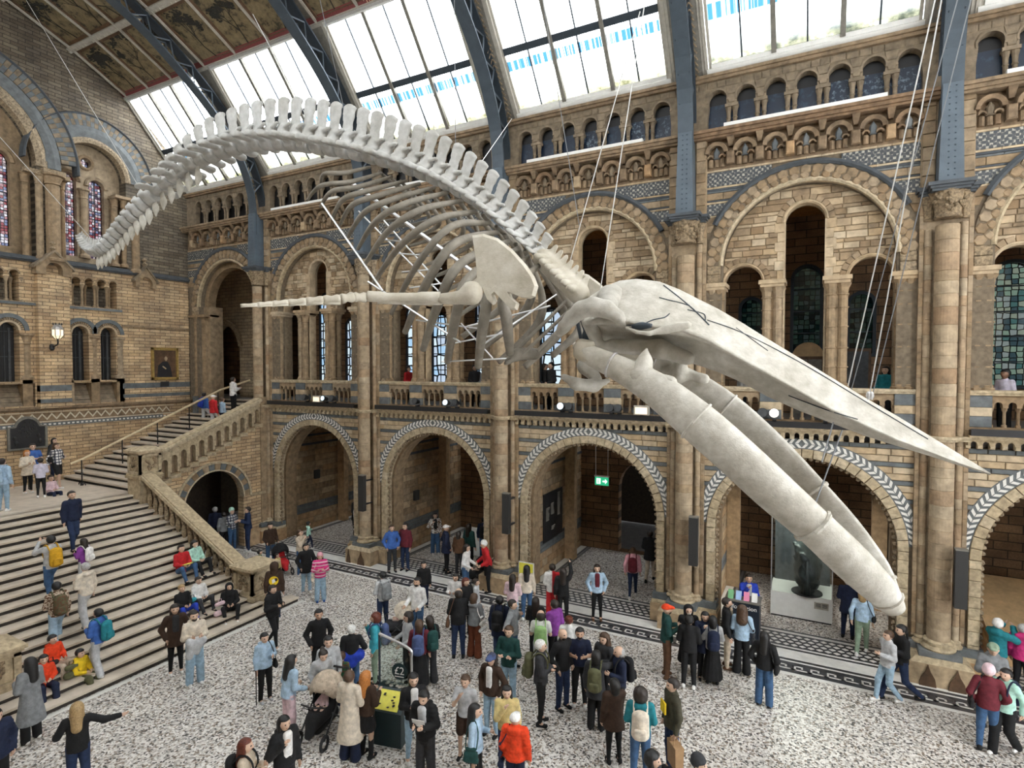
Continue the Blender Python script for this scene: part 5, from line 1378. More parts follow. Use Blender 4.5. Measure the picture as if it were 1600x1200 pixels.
# squamosals (the curved cheek bones), one each side
def cheek(sign):
    def q(px, py, d): p = ony(px, py, YM - d); return (p[0], YM + sign * (YM - p[1]) * -1 if sign < 0 else p[1], p[2]) if False else (p[0], p[1] if sign > 0 else 2 * YM - p[1], p[2])
    ch = [(978, 507, 1.02, .045), (965, 494, 1.12, .085), (947, 483, 1.18, .115), (927, 479, 1.2, .125), (908, 484, 1.2, .115), (893, 497, 1.16, .10), (881, 511, 1.12, .085), (874, 521, 1.1, .06)]
    pr = [(q(a[0], a[1], a[2]), q(c[0], c[1], c[2]), a[3], c[3]) for a, c in zip(ch, ch[1:])]
    pr += [(q(950, 480, 1.0), q(955, 468, .5), .10, .22)]
    f, lo, hi = blob(pr, .05)
    ob('cheek_bone', netmesh('cheek_bone', f, lo, hi, .045, ['bone']), WH)
    pr = [(q(978, 512, 1.06), q(995, 519, 1.1), .025, .03), (q(995, 519, 1.1), q(1015, 521, 1.08), .03, .03), (q(1015, 521, 1.08), q(1040, 515, 1.0), .03, .06), (q(1040, 515, 1.0), q(1075, 508, .92), .06, .05)]
    f, lo, hi = blob(pr, .02); ob('jugal_bone', netmesh('jugal_bone', f, lo, hi, .03, ['bone_jaw']), WH)
    pr = [(q(955, 540, .45), q(1030, 545, .5), .10, .13), (q(920, 500, .5), q(935, 540, .45), .12, .09), (q(1030, 545, .5), q(1075, 560, .45), .13, .10)]
    f, lo, hi = blob(pr, .08); ob('palate_bone', netmesh('palate_bone', f, lo, hi, .05, ['bone']), WH)
cheek(1); cheek(-1)
MB().lathe((ony(1002, 509, YM - 1.06)[0], YM - 1.05, ony(1002, 509, YM - 1.06)[2]), [(.01, -.055), (.11, -.03), (.12, .02), (.02, .05)], 12, sx=1.2, sy=.4).build('socket_shade', 'iron_dark', WH, smooth=True)  # solid dark lump standing for the shade inside the socket
# lower jaws
UE = [(912, 535), (935, 543), (985, 562), (1040, 586), (1100, 628), (1160, 680), (1220, 736), (1285, 796), (1340, 850), (1390, 905), (1409, 942)]
LE = [(904, 557), (918, 571), (960, 595), (1015, 635), (1075, 688), (1135, 741), (1195, 796), (1255, 847), (1318, 905), (1366, 947), (1388, 965)]
DY = [1.02, 1.06, 1.14, 1.24, 1.30, 1.28, 1.18, .98, .72, .42, .2]
def jaw(sign):
    vs = []; fs = []; N = 14
    C = []
    P = []
    for u, l, d in zip(UE, LE, DY):
        a, c = ony(*u, YM - d), ony(*l, YM - d); P.append(np.r_[(a + c) / 2, np.linalg.norm(a - c) / 2])
    P = [np.array(p) for p in spline(P, 3)]
    for i, p in enumerate(P):
        t = P[min(i + 1, len(P) - 1)][:3] - P[max(i - 1, 0)][:3]; t /= np.linalg.norm(t)
        side = np.array([0, -1.0, 0]); side -= t * (side @ t); side /= np.linalg.norm(side); up = np.cross(t, side)
        h = p[3]; w = h * .62
        for k in range(N):
            an = 2 * math.pi * k / N
            c, s_ = math.cos(an), math.sin(an)
            ww = w if c > 0 else w * .55
            v = p[:3] + side * ww * c + up * h * s_ * (1 - .08 * c)
            vs.append(v if sign > 0 else np.array([v[0], 2 * YM - v[1], v[2]]))
    n = len(P)
    for i in range(n - 1):
        for k in range(N): fs.append((i * N + k, i * N + (k + 1) % N, (i + 1) * N + (k + 1) % N, (i + 1) * N + k))
    fs += [tuple(range(N)), tuple((n - 1) * N + k for k in range(N))[::-1]]
    J = mk('jaw_bone', vs, fs, 'bone_jaw', WH, smooth=True)
    for bi in (5, 12, 21, 28):                          # thin steel straps
        R = [np.array(vs[bi * N + k]) for k in range(N)]; c = sum(R) / N
        R = [c + (r - c) * 1.03 for r in R]
        MB().tube(R + [R[0]], .018 if bi != 21 else .03, 6).build('steel_band', 'bone_jaw' if bi != 5 else 'steel', J)
    def q(px, py, d): p = ony(px, py, YM - d); return (p[0], p[1] if sign > 0 else 2 * YM - p[1], p[2])
    pr = [(q(1000, 588, 1.16), q(1007, 566, 1.12), .16, .10), (q(1007, 566, 1.12), q(1010, 545, 1.06), .085, .03), (q(978, 580, 1.14), q(1048, 598, 1.22), .09, .09)]
    f, lo, hi = blob(pr, .08); ob('coronoid_process', netmesh('coronoid_process', f, lo, hi, .045, ['bone_jaw']), J)
    pr = [(q(908, 540, 1.0), q(922, 540, 1.02), .10, .08), (q(906, 552, 1.0), q(930, 562, 1.05), .10, .1)]
    f, lo, hi = blob(pr, .05); ob('jaw_hinge', netmesh('jaw_hinge', f, lo, hi, .045, ['bone_cream']), J)
jaw(1); jaw(-1)
# throat bone, breast bone and ear region
def near(px, py, d): return tuple(ony(px, py, YM - d))
pr = [(near(880, 588, .5), near(900, 600, .5), .05, .09), (near(900, 600, .5), near(928, 603, .3), .09, .10), (near(928, 603, .3), near(950, 595, .3), .09, .04), (near(915, 572, .2), near(935, 594, .2), .14, .07)]
f, lo, hi = blob(pr, .05); ob('throat_bone', netmesh('throat_bone', f, lo, hi, .045, ['bone']), WH)
pr = [(near(808, 553, .6), near(835, 553, .3), .10, .10), (near(790, 568, .8), near(812, 556, .5), .04, .06)]
f, lo, hi = blob(pr, .05); ob('breast_bone', netmesh('breast_bone', f, lo, hi, .045, ['bone_rib']), WH)
m = MB(); rr = random.Random(3)
for k in range(9): m.tube([near(905 + rr.uniform(-3, 28), 495 + rr.uniform(0, 10), .3 * rr.random()), near(908 + rr.uniform(-3, 26), 540 + rr.uniform(-8, 8), .3 * rr.random())], .03, 6)
m.build('neck_struts', 'iron_dark', WH)
# steel armature
for i, (a, c, d0, d1, r, mt) in enumerate((((503, 318), (598, 455), 1.2, 1.35, .018, 'steel'), ((548, 285), (760, 440), .3, .3, .035, 'steel'), ((560, 330), (700, 470), -.9, -.9, .016, 'steel'), ((600, 345), (720, 480), -.2, -.2, .016, 'steel'), ((575, 440), (720, 535), 1.2, 1.2, .016, 'steel'), ((690, 565), (800, 560), .9, .6, .014, 'steel'), ((730, 510), (860, 478), .6, .2, .016, 'steel'),
                                        ((600, 375), (640, 378), 1.0, -.2, .014, 'steel'), ((612, 395), (670, 400), 1.0, -.2, .014, 'steel'), ((628, 425), (690, 420), 1.1, -.1, .014, 'steel'), ((640, 450), (710, 440), 1.1, -.1, .014, 'steel'), ((650, 500), (760, 515), 1.1, .2, .014, 'steel'), ((690, 540), (790, 520), 1.1, .3, .014, 'steel'), ((720, 505), (770, 560), 1.0, .8, .014, 'steel'), ((745, 545), (870, 460), .8, .1, .016, 'steel'), ((790, 565), (885, 470), .7, .1, .03, 'bone_rib'), ((815, 555), (895, 480), .6, .1, .03, 'bone_rib'), ((840, 548), (905, 485), .5, .1, .03, 'bone_rib'))):
    MB().tube([ony(*a, YM - d0), ony(*c, YM - d1)], r, 6).build('armature_rod' if mt == 'steel' else 'rib', mt, WH)
# hanging cables
CB = [((30, -18), (222, 300), 'white cable from the ceiling panels to the tail', 0), ((-2, 212), (142, 372), 'pale cable crossing the end window towards the tail tip', 0), ((395, 22), (503, 228), 'cable meeting the backbone below the third skylight', 0), ((500, 0), (545, 205), 'thin cable passing the red inscription band', 1),
      ((678, 120), (678, 280), 'thin dark cable dropping to the spine past a skylight mullion', 1), ((710, 0), (712, 262), 'straight dark cable down the middle of a skylight', 1), ((848, 0), (905, 352), 'dark cable running to the neck from the bright skylight', 1), ((1008, 0), (938, 452), 'bright cable that ends at the back of the skull', 0), ((1000, 18), (884, 432), 'fainter cable beside the one at the back of the skull', 0), ((800, 185), (742, 268), 'short cable slanting up from the spine to the iron rib', 0),
      ((1461, 0), (1325, 603), 'white cable to the upper side of the snout', 0), ((1471, 0), (1357, 626), 'second white cable to the snout clamp', 0), ((1496, 0), (1330, 610), 'grey slanting cable reaching the snout from the iron rib', 1), ((1517, 0), (1362, 622), 'grey cable crossing the nearest clustered column', 1)]
for a, c, lab, dk in CB:
    A = ony(*a, YM); B = ony(*c, YM); d = A - B
    zt = 21.3
    if a[1] < 5: A = B + d * ((zt - B[2]) / d[2]) if d[2] > 0 else A
    elif lab.startswith('short'): A = ony(*a, 16.3)
    else: A = B + d * min(1.0, (zt - B[2]) / max(.1, d[2])) * 1.0
    tag(MB().tube([B, A], .008 if not dk else .006, 5).build('suspension_cable', 'cable' if not dk else 'cable_dark'), 'taut steel ' + lab, 'cable', 'cables that hold the skeleton')
for a, c, d0, d1, lab in (((1302, 660), (1284, 722), .3, .6, 'short cable between the snout and the far jaw'), ((1316, 672), (1272, 792), .3, .6, 'longer cable between the snout and the strap of the near jaw')):
    tag(MB().tube([ony(*a, YM - d0), ony(*c, YM - d1)], .009, 5).build('suspension_cable', 'cable_dark'), 'thin dark ' + lab, 'cable', 'cables that hold the skeleton')
m = MB(); c = ony(1357, 618, YM - .2)
for k in range(4): m.lathe((c[0] + .03 * (k % 2), c[1] - .03 * (k // 2), c[2] - .05), [(.012, 0), (.03, .04), (.025, .08), (.01, .1)], 8)
m.build('cable_clamp', 'steel', WH)
# ================================================================== people
CL = dict(black=(.012, .012, .013), charcoal=(.035, .036, .04), navy=(.012, .018, .045), blue=(.05, .13, .40), royal=(.02, .05, .40), teal=(.02, .20, .24), turq=(.05, .36, .44), grey=(.22, .23, .24), lgrey=(.48, .49, .50), white=(.76, .75, .73), cream=(.68, .60, .49), beige=(.52, .43, .33),
          red=(.50, .02, .025), maroon=(.13, .018, .028), pink=(.66, .33, .38), lpink=(.70, .52, .56), hotpink=(.62, .04, .20), brown=(.12, .06, .032), dkbrown=(.045, .025, .016), green=(.03, .12, .055), mint=(.42, .68, .58), olive=(.10, .10, .05), khaki=(.06, .055, .035), yellow=(.72, .50, .02), lyellow=(.62, .50, .22), purple=(.22, .05, .28), orange=(.75, .06, .015),
          denim=(.05, .11, .22), ldenim=(.32, .46, .58), dkdenim=(.02, .035, .085), sky=(.38, .52, .66), pgreen=(.28, .46, .18), sage=(.24, .32, .23), lav=(.58, .55, .66), dkgreen=(.015, .06, .055), gold=(.62, .34, .02), slateblue=(.07, .10, .22), rust=(.16, .045, .02))
def fab(c, pat=None):
    key = 'fabric_%s_%s' % (c, pat)
    if key in MATS: return MATS[key]
    m, nt, nd, lk, bs = nmat(key); col = CL[c]
    tc = nd.new('ShaderNodeTexCoord').outputs['Object']
    nz = noise(nd, lk, 11, tc, 4); r = ramp(nd, [(.3, tuple(x * .72 for x in col)), (.7, tuple(min(1, x * 1.22) for x in col))]); lk.new(nz, r.inputs[0]); o = r.outputs[0]
    if pat in ('stripe', 'plaid', 'camo', 'half'):
        b = CL[{'stripe': 'lpink', 'plaid': 'navy', 'camo': 'brown', 'half': 'red'}[pat]]
        if pat == 'camo':
            n2 = noise(nd, lk, 22, tc, 2); q = ramp(nd, [(.48, (0, 0, 0)), (.52, (1, 1, 1))]); lk.new(n2, q.inputs[0]); o = mixc(nd, lk, 'MIX', q.outputs[0], o, b)
        elif pat == 'half':
            s = nd.new('ShaderNodeSeparateXYZ'); lk.new(tc, s.inputs[0]); q = ramp(nd, [(.49, (0, 0, 0)), (.51, (1, 1, 1))]); mm = nd.new('ShaderNodeMath'); mm.inputs[1].default_value = .5; lk.new(s.outputs[0], mm.inputs[0]); lk.new(mm.outputs[0], q.inputs[0]); o = mixc(nd, lk, 'MIX', q.outputs[0], o, b)
        else:
            for ax, fr in ((2, 60), (0, 60))[:1 if pat == 'stripe' else 2]:
                s = nd.new('ShaderNodeSeparateXYZ'); lk.new(tc, s.inputs[0]); mm = nd.new('ShaderNodeMath'); mm.operation = 'MULTIPLY'; mm.inputs[1].default_value = fr; lk.new(s.outputs[ax], mm.inputs[0])
                sn = nd.new('ShaderNodeMath'); sn.operation = 'SINE'; lk.new(mm.outputs[0], sn.inputs[0]); q = ramp(nd, [(.3, (0, 0, 0)), (.5, (.85,) * 3)]); lk.new(sn.outputs[0], q.inputs[0]); o = mixc(nd, lk, 'MIX', q.outputs[0], o, b)
    lk.new(o, bs.inputs['Base Color']); bs.inputs['Roughness'].default_value = .8; bs.inputs['Specular IOR Level'].default_value = .3
    bump(nd, lk, bs, noise(nd, lk, 26, tc, 3), .35, .02)
    MATS[key] = m; return m
HAIRC = dict(black=(.009, .008, .008), dark=(.02, .013, .009), brown=(.07, .036, .018), auburn=(.12, .026, .012), ginger=(.46, .17, .035), blond=(.36, .24, .11), grey=(.38, .37, .36), white=(.72, .71, .68))
def hairm(c):
    k = 'hair_' + c
    if k not in MATS: plain(k, HAIRC[c], .45, var=.35, scale=40, bumpy=.4)
    return k
for i, c in enumerate(((.60, .40, .29), (.50, .31, .21), (.20, .105, .062), (.66, .47, .37))): plain('skin_%d' % i, c, .5, var=.06, scale=15)
plain('eye_dark', (.03, .022, .02), .4); plain('lip', (.34, .12, .10), .5)
ARM = dict(down=((.05, -.02, -.28), (.06, .05, -.53)), fwd=((.05, .02, -.27), (-.07, .24, -.20)), pocket=((.11, -.06, -.26), (.03, .07, -.46)), up=((.09, .2, -.10), (-.07, .33, .12)), chin=((.02, .14, -.24), (-.12, .2, -.02)), push=((.05, 0, -.28), (.03, .26, -.37)),
           point=((.10, .22, -.07), (.12, .46, .0)), out=((.22, .0, -.12), (.44, .03, -.13)), cross=((.07, .06, -.26), (-.2, .21, -.24)), strap=((.12, .02, -.24), (-.05, .15, -.07)), lap=((.05, .06, -.25), (-.08, .25, -.28)), back=((.07, -.12, -.25), (.06, -.10, -.50)), high=((.06, .16, .12), (.02, .26, .36)), hang=((.04, -.01, -.28), (.04, .02, -.55)))
POSE = dict(stand=('stand', 'down', 'down'), pock=('stand', 'pocket', 'pocket'), walk=('walk', 'back', 'fwd'), phone=('stand', 'fwd', 'fwd'), walkphone=('walk', 'fwd', 'fwd'), photo=('stand', 'up', 'up'), chin=('stand', 'chin', 'down'), push=('stand', 'push', 'push'), point=('stand', 'point', 'down'), out=('stand', 'out', 'strap'), cross=('stand', 'cross', 'cross'), strap=('stand', 'strap', 'down'), sit=('sit', 'lap', 'lap'), sitlow=('sitlow', 'lap', 'lap'), stride=('stride', 'back', 'fwd'), high=('stand', 'high', 'down'), walkdown=('walk', 'down', 'back'), lean=('stand', 'fwd', 'fwd'), step=('step', 'down', 'fwd'), stepstrap=('step', 'strap', 'strap'), stepphoto=('step', 'up', 'up'), bagdown=('stand', 'hang', 'fwd'), wpoint=('stand', 'point', 'pocket'))
def lower_z(X): return 0.15 * max(0, min(20, math.ceil((-14.5 - X) / .35 - 1e-6)))
def upper_z(Y): return 3.0 + .153 * max(0, min(19, math.ceil((Y - 11.7) / .365)))
PLIST = {}
def person(hx, hy, lv, H, phi, pose, top, legs, hair, label, pack=None, bag=None, inner=None, skin=0, shoe='black', bend=0.0, key=None, name='person', group='visitors'):
    legp, aR, aL = POSE[pose]
    sitting = legp.startswith('sit')
    sc = H / 1.7
    child = H < 1.35
    hh = (.50 * H + .06 if sitting else H) - (.14 * H * abs(math.sin(bend)) if bend else 0)
    z0 = lv if isinstance(lv, (int, float)) else 1.0
    if lv in ('S', 'U'):
        best = (9, 0)
        for L in (np.arange(0, 3.01, .15) if lv == 'S' else 3.0 + .153 * np.arange(0, 20)):
            P = onz(hx, hy, min(L + hh, EYE - .04) if L + hh < EYE else max(L + hh, EYE + .04))
            e = abs((lower_z(P[0]) if lv == 'S' else upper_z(P[1])) - L) + (9 if P[1] < 2 or (lv == 'U' and not -26.4 < P[0] < -21.3) else 0)
            if e < best[0] - 1e-6: best = (e, L)
        z0 = float(best[1])
    P = onz(hx, hy, z0 + hh if abs(z0 + hh - EYE) > .04 else EYE - .04)
    if isinstance(lv, tuple): z0 = lv[0]; P = ony(hx, hy, lv[1])
    x, y = P[0], P[1]
    c = np.array([-x, -y]); c /= np.linalg.norm(c); r = np.array([RT[0], RT[1]])
    if isinstance(phi, str): ang = math.radians(float(phi))
    else:
        d = math.cos(math.radians(phi)) * c + math.sin(math.radians(phi)) * r; ang = math.atan2(d[1], d[0])
    far = math.hypot(x, y) > 17
    cell = (.030 if far else .024) * max(.8, sc)
    # joints (facing +y, right hand +x), metres for a height of 1.70
    hip = .93; J = {}
    for s, nm in ((1, 'R'), (-1, 'L')):
        h = np.array([s * .085, 0, hip - .03])
        if legp == 'stand': kn, an = h + (s * .015, .02, -.42), np.array([s * .115, 0, .075])
        elif legp == 'walk': kn, an = (h + (0, .16, -.39), np.array([s * .09, .20, .075])) if s > 0 else (h + (0, .02, -.42), np.array([s * .09, -.27, .10]))
        elif legp == 'stride': kn, an = (h + (0, .22, -.37), np.array([s * .08, .36, .085])) if s > 0 else (h + (0, -.06, -.42), np.array([s * .08, -.42, .14]))
        elif legp == 'step': kn, an = (h + (0, .24, -.30), np.array([s * .09, .22, .225])) if s > 0 else (h + (0, .02, -.42), np.array([s * .09, -.12, .08]))
        elif legp == 'sit': kn, an = h + (s * .06, .42, .06), h + (s * .06, .52, -.36)
        else: kn, an = h + (s * .12, .36, .16), h + (s * .08, .50, -.20)
        J[nm] = (h, kn, an)
    dz = -.83 if sitting else 0.0
    Rb = np.array([[1, 0, 0], [0, math.cos(bend), math.sin(bend)], [0, -math.sin(bend), math.cos(bend)]])
    def up(p):
        p = np.array(p, float)
        if bend: p = np.array([0, 0, hip]) + Rb @ (p - np.array([0, 0, hip]))
        return p
    arms = {}
    for s, nm, a in ((1, 'R', aR), (-1, 'L', aL)):
        S = np.array([s * .175, 0, 1.385]); e, w = ARM[a]
        arms[nm] = tuple(up(q) for q in (S, S + np.array([s * e[0], e[1], e[2]]), S + np.array([s * w[0], w[1], w[2]])))
    hs = 1.22 if child else (1.08 if H < 1.55 else 1.0)
    def hd(p):                                          # head points scale about the neck
        p = np.array(p, float); n = np.array([0, 0, 1.45]); return up(n + (p - n) * hs)
    ttype, tcol = top.split(':')[0], top.split(':')[1]; tpat = (top.split(':') + [None])[2]
    ltype, lcol = legs.split(':')
    def sh(L):
        out = []
        for p in L:
            a = np.array(p[0]) + (0, 0, dz); q = np.array(p[1]) + (0, 0, dz)
            out.append((tuple(a * sc), tuple(q * sc), p[2] * sc, p[3] * sc, *p[4:]))
        return out
    # ---- body: one surface from crown to ankle
    pr = [(hd((0, .0, 1.60)), hd((0, .012, 1.585)), .088 * hs, .088 * hs, 1.12), (hd((0, .03, 1.535)), hd((0, .035, 1.525)), .062 * hs, .056 * hs), (hd((0, .10, 1.575)), hd((0, .118, 1.553)), .012 * hs, .018 * hs), (hd((.085, -.01, 1.575)), hd((.087, -.012, 1.555)), .02, .018), (hd((-.085, -.01, 1.575)), hd((-.087, -.012, 1.555)), .02, .018),
          (up((0, -.01, 1.40)), hd((0, .0, 1.52)), .052, .05), (up((0, 0, 1.0)), up((0, 0, 1.30)), .115, .135, .7), (up((-.14, 0, 1.375)), up((.14, 0, 1.375)), .05, .05), ((-.05, 0, .93), (.05, 0, .93), .10, .10, .85)]
    for nm in 'RL':
        S, e, w = arms[nm]; pr += [(S, e, .046, .038), (e, w, .038, .027), (w, w + (w - e) / np.linalg.norm(w - e) * .07, .03, .034, .8)]
        h, kn, an = J[nm]; pr += [(h, kn, .075, .052), (kn, an, .05, .034), (an, an + np.array([0, .06, -.03]), .034, .03)]
    f, lo, hi = blob(sh(pr), .03 * sc)
    sk = 'skin_%d' % skin
    me = netmesh('person', f, lo, hi, cell * .9, [sk, 'eye_dark', 'lip'])
    n = len(me.polygons); ctr = np.empty(n * 3); me.polygons.foreach_get('center', ctr); ctr = ctr.reshape(-1, 3)
    mi = np.zeros(n, int)
    for s in (-1, 1):
        e = (hd((s * .036, .098, 1.598)) + (0, 0, dz)) * sc; dd = np.linalg.norm(ctr - e, axis=1); mi[(dd < .014 * hs * sc) | (dd == dd.min())] = 1
    e = (hd((0, .10, 1.528)) + (0, 0, dz)) * sc; dd = np.linalg.norm((ctr - e) * (.6, 1, 1.4), axis=1); mi[(dd < .014 * hs * sc) | (dd == dd.min())] = 2
    me.polygons.foreach_set('material_index', mi)
    # fingers
    fb = MB()
    for s, nm in ((1, 'R'), (-1, 'L')):
        S, e, w = arms[nm]; t = (w - e) / np.linalg.norm(w - e); a = np.cross(t, [0, 1.0, 0] if abs(t[1]) < .8 else [0, 0, 1.0]); a /= np.linalg.norm(a); b_ = np.cross(a, t)
        for k in range(4):
            o = w + t * .075 + b_ * (.026 - .0175 * k); L = (.062, .072, .068, .052)[k]
            m1 = o + t * L * .55 + a * .006; m2 = m1 + t * L * .35 + a * .02
            fb.tube([(np.array(q) + (0, 0, dz)) * sc for q in (o, m1, m2)], [.0095 * sc, .009 * sc, .007 * sc], 4)
        o = w + t * .03 + b_ * .03; fb.tube([(np.array(q) + (0, 0, dz)) * sc for q in (o, o + t * .03 + b_ * .022, o + t * .062 + b_ * .026 + a * .01)], [.011 * sc, .010 * sc, .008 * sc], 4)
    nb = len(me.vertices)
    import bmesh as _b
    bm = _b.new(); bm.from_mesh(me)
    vv = [bm.verts.new(v) for v in fb.v]
    for q in fb.f:
        try: bm.faces.new([vv[i] for i in q])
        except ValueError: pass
    bm.to_mesh(me); bm.free()
    B = ob(name, me, None, (x, y, z0), (0, 0, ang - math.pi / 2)); B['_local'] = 1
    tag(B, label, 'person', group)
    B['label'] = label
    # ---- clothes
    thick = {'puffer': .026, 'jacket': .014, 'coat': .016, 'longcoat': .016, 'hoodie': .012, 'tee': .004, 'shirt': .006, 'sweater': .010, 'hijabcoat': .018}[ttype]
    hem = {'tee': .90, 'shirt': .88, 'coat': .72, 'longcoat': .40, 'hijabcoat': .30}.get(ttype, .86)
    if sitting: hem = max(hem, .86)
    pr = [(up((0, 0, 1.06)), up((0, 0, 1.29)), .145 + thick, .158 + thick, .68), (up((0, 0, 1.08)), up((0, 0, max(hem, .88) + .06)) if bend else (0, 0, max(hem, .88) + .06), .145 + thick, .155 + thick, .74), (up((-.14, 0, 1.375)), up((.14, 0, 1.375)), .062 + thick, .062 + thick), (up((0, -.02, 1.40)), up((0, -.015, 1.44)), .075 + thick, .062 + thick)]
    if hem < .8: pr += [((0, 0, .98), (0, 0, hem), .15 + thick, .20 + thick + (.05 if hem < .5 else 0), .85)]
    if ttype in ('hoodie', 'puffer'): pr += [(up((-.07, -.10, 1.42)), up((.07, -.10, 1.42)), .055, .055)]
    for nm in 'RL':
        S, e, w = arms[nm]
        if ttype == 'tee': pr += [(S, S + (e - S) * .62, .062, .064)]
        else: pr += [(S, e, .055 + thick, .050 + thick), (e, w, .048 + thick, .038 + thick)]
    pr += [((0, 0, 1.0), (0, 0, .86 if hem > .8 else hem), .152 + thick, .168 + thick if hem > .8 else .2 + thick, .82)]
    f, lo, hi = blob(sh(pr), .035 * sc)
    fh_ = f; zh_ = (hem + dz) * sc
    def f(X, Y, Z, fh_=fh_, zh_=zh_):
        return np.maximum(fh_(X, Y, Z), np.where(np.abs(X) < .26 * sc, zh_ - Z, -1)) if not bend else np.maximum(fh_(X, Y, Z), np.where((np.abs(X) < .17 * sc) & (Y < .12 * sc), zh_ - Z, -1))
    if ttype == 'puffer':
        f0 = f; f = lambda X, Y, Z: f0(X, Y, Z) + .006 * sc * np.cos(Z * 80 / sc)
    o = ob({'tee': 'shirt', 'shirt': 'shirt', 'sweater': 'sweater', 'hoodie': 'hoodie'}.get(ttype, 'coat' if 'coat' in ttype else 'jacket'), netmesh('top', f, lo, hi, cell, [fab(tcol, tpat)]), B)
    if inner:
        f, lo, hi = blob(sh([(up((x_, .088, .80)), up((x_ * .8, .098, 1.42)), .036 + thick, .036 + thick, .8) for x_ in (-.03, .03)]), .02); fi_ = f; f = lambda X, Y, Z: np.maximum(fi_(X, Y, Z), (.88 + dz) * sc - Z); ob('inner_top', netmesh('inner_top', f, lo, hi, cell, [fab(inner)]), B)
    wide = {'jeans': .0, 'slim': -.012, 'wide': .03, 'flare': .02, 'shorts': .02, 'skirt': 0, 'longskirt': 0}.get(ltype, 0)
    if ltype in ('skirt', 'longskirt') and not sitting:
        zb = .55 if ltype == 'skirt' else .13
        pr = [((0, 0, .96), (0, 0, zb + .08), .14, .20 if ltype == 'skirt' else .25, .85)]; f, lo, hi = blob(sh(pr), .03)
        f1 = f; f = lambda X, Y, Z: np.maximum(f1(X, Y, Z) + .006 * np.cos(np.arctan2(Y, X) * 14), zb * sc - Z)
        ob('skirt', netmesh('skirt', f, lo, hi, cell, [fab(lcol)]), B)
        if ltype == 'skirt':
            for nm in 'RL':
                h, kn, an = J[nm]; f, lo, hi = blob(sh([(kn + np.array([0, 0, -.12]), an, .056, .048)]), .02); ob('boot_shaft', netmesh('boot_shaft', f, lo, hi, cell, [fab('black')]), B)
    else:
        pr = [((-.055, 0, .94), (.055, 0, .94), .118, .118, .88)]
        for nm in 'RL':
            h, kn, an = J[nm]
            if ltype == 'shorts': pr += [(h, h + (kn - h) * .8, .105, .095)]
            else: pr += [(h, kn, .096, .070 + wide * .6), (kn, an, .068 + wide * .6, .052 + wide + (.035 if ltype == 'flare' else 0))]
        f, lo, hi = blob(sh(pr), .03 * sc); ob('trousers' if ltype != 'shorts' else 'shorts', netmesh('trousers', f, lo, hi, cell, [fab(lcol)]), B)
    for nm in 'RL':
        h, kn, an = J[nm]; fz = an[2] - .04
        f, lo, hi = blob(sh([((an[0], an[1] - .05, fz), (an[0], an[1] + .12, fz - .004), .042, .038), ((an[0], an[1] - .03, fz + .02), (an[0], an[1] - .02, fz + .05), .04, .04)]), .02)
        f2 = f; zf = (fz - .04 + dz) * sc; f = lambda X, Y, Z, f2=f2, zf=zf: np.maximum(f2(X, Y, Z), zf - Z)
        ob('shoe', netmesh('shoe', f, lo, hi, .02, [fab(shoe)]), B)
    # ---- hair and headwear
    for part in hair.split('+'):
        st, hc = part.split(':')
        def face(d, X, Y, Z, z=1.632, yb=.03):
            c0 = (hd((0, yb, z)) + (0, 0, dz)) * sc
            return np.maximum(d, np.minimum(Y - c0[1], c0[2] - Z))
        base = [(hd((0, -.012, 1.605)), hd((0, -.012, 1.60)), .105 * hs, .105 * hs, 1.12)]
        nm = 'hair'; mt = hairm(hc) if hc in HAIRC and st not in ('cap', 'beanie', 'hood', 'hijab', 'mask') else None
        zf, yb = 1.632, .03
        if st == 'long': base += [(hd((0, -.065, 1.57)), hd((0, -.10, 1.28)), .10, .085, .75), (hd((.07, -.01, 1.55)), hd((.09, -.02, 1.34)), .04, .035), (hd((-.07, -.01, 1.55)), hd((-.09, -.02, 1.34)), .04, .035)]
        elif st == 'bob': base += [(hd((0, -.05, 1.56)), hd((0, -.06, 1.47)), .105, .09, .9)]
        elif st == 'bun': base += [(hd((0, -.10, 1.66)), hd((0, -.11, 1.67)), .05, .05)]
        elif st == 'tail': base += [(hd((0, -.10, 1.62)), hd((0, -.15, 1.38)), .04, .025)]
        elif st == 'curly': base = [(hd((0, -.02, 1.60)), hd((0, -.03, 1.56)), .128, .125, 1.0)]
        elif st == 'bigcurly': base = [(hd((0, -.02, 1.60)), hd((0, -.06, 1.36)), .128, .14, .9)]
        elif st == 'fringe': base = [(hd((0, -.03, 1.565)), hd((0, -.035, 1.55)), .102, .098, 1.0)]
        elif st == 'beard': base = [(hd((0, .045, 1.525)), hd((0, .04, 1.52)), .062, .06, 1.0)]; nm = 'beard'
        elif st == 'cap': base += [(hd((-.04, .10, 1.625)), hd((.04, .10, 1.625)), .035, .035), (hd((-.03, .15, 1.615)), hd((.03, .15, 1.615)), .03, .03)]; nm = 'cap'; mt = fab(hc)
        elif st == 'beanie': base = [(hd((0, -.01, 1.62)), hd((0, -.015, 1.645)), .112, .10, 1.1)]; nm = 'beanie'; mt = fab(hc); zf = 1.615
        elif st == 'hijab': base = [(hd((0, -.015, 1.60)), hd((0, -.02, 1.56)), .122, .115, 1.1), (hd((0, .0, 1.52)), up((0, .01, 1.38)), .11, .15, .85)]; nm = 'headscarf'; mt = fab(hc); zf, yb = 1.645, .075
        elif st == 'hood': base = [(hd((0, -.02, 1.60)), hd((0, -.03, 1.55)), .125, .12, 1.1), (hd((0, -.02, 1.52)), up((0, -.03, 1.42)), .11, .12, .9)]; nm = 'hood'; mt = fab(hc); zf, yb = 1.66, .06
        elif st == 'mask': base = [(hd((0, .065, 1.54)), hd((0, .06, 1.53)), .05, .05)]; nm = 'face_mask'; mt = fab(hc)
        f, lo, hi = blob(sh(base), .025 * sc)
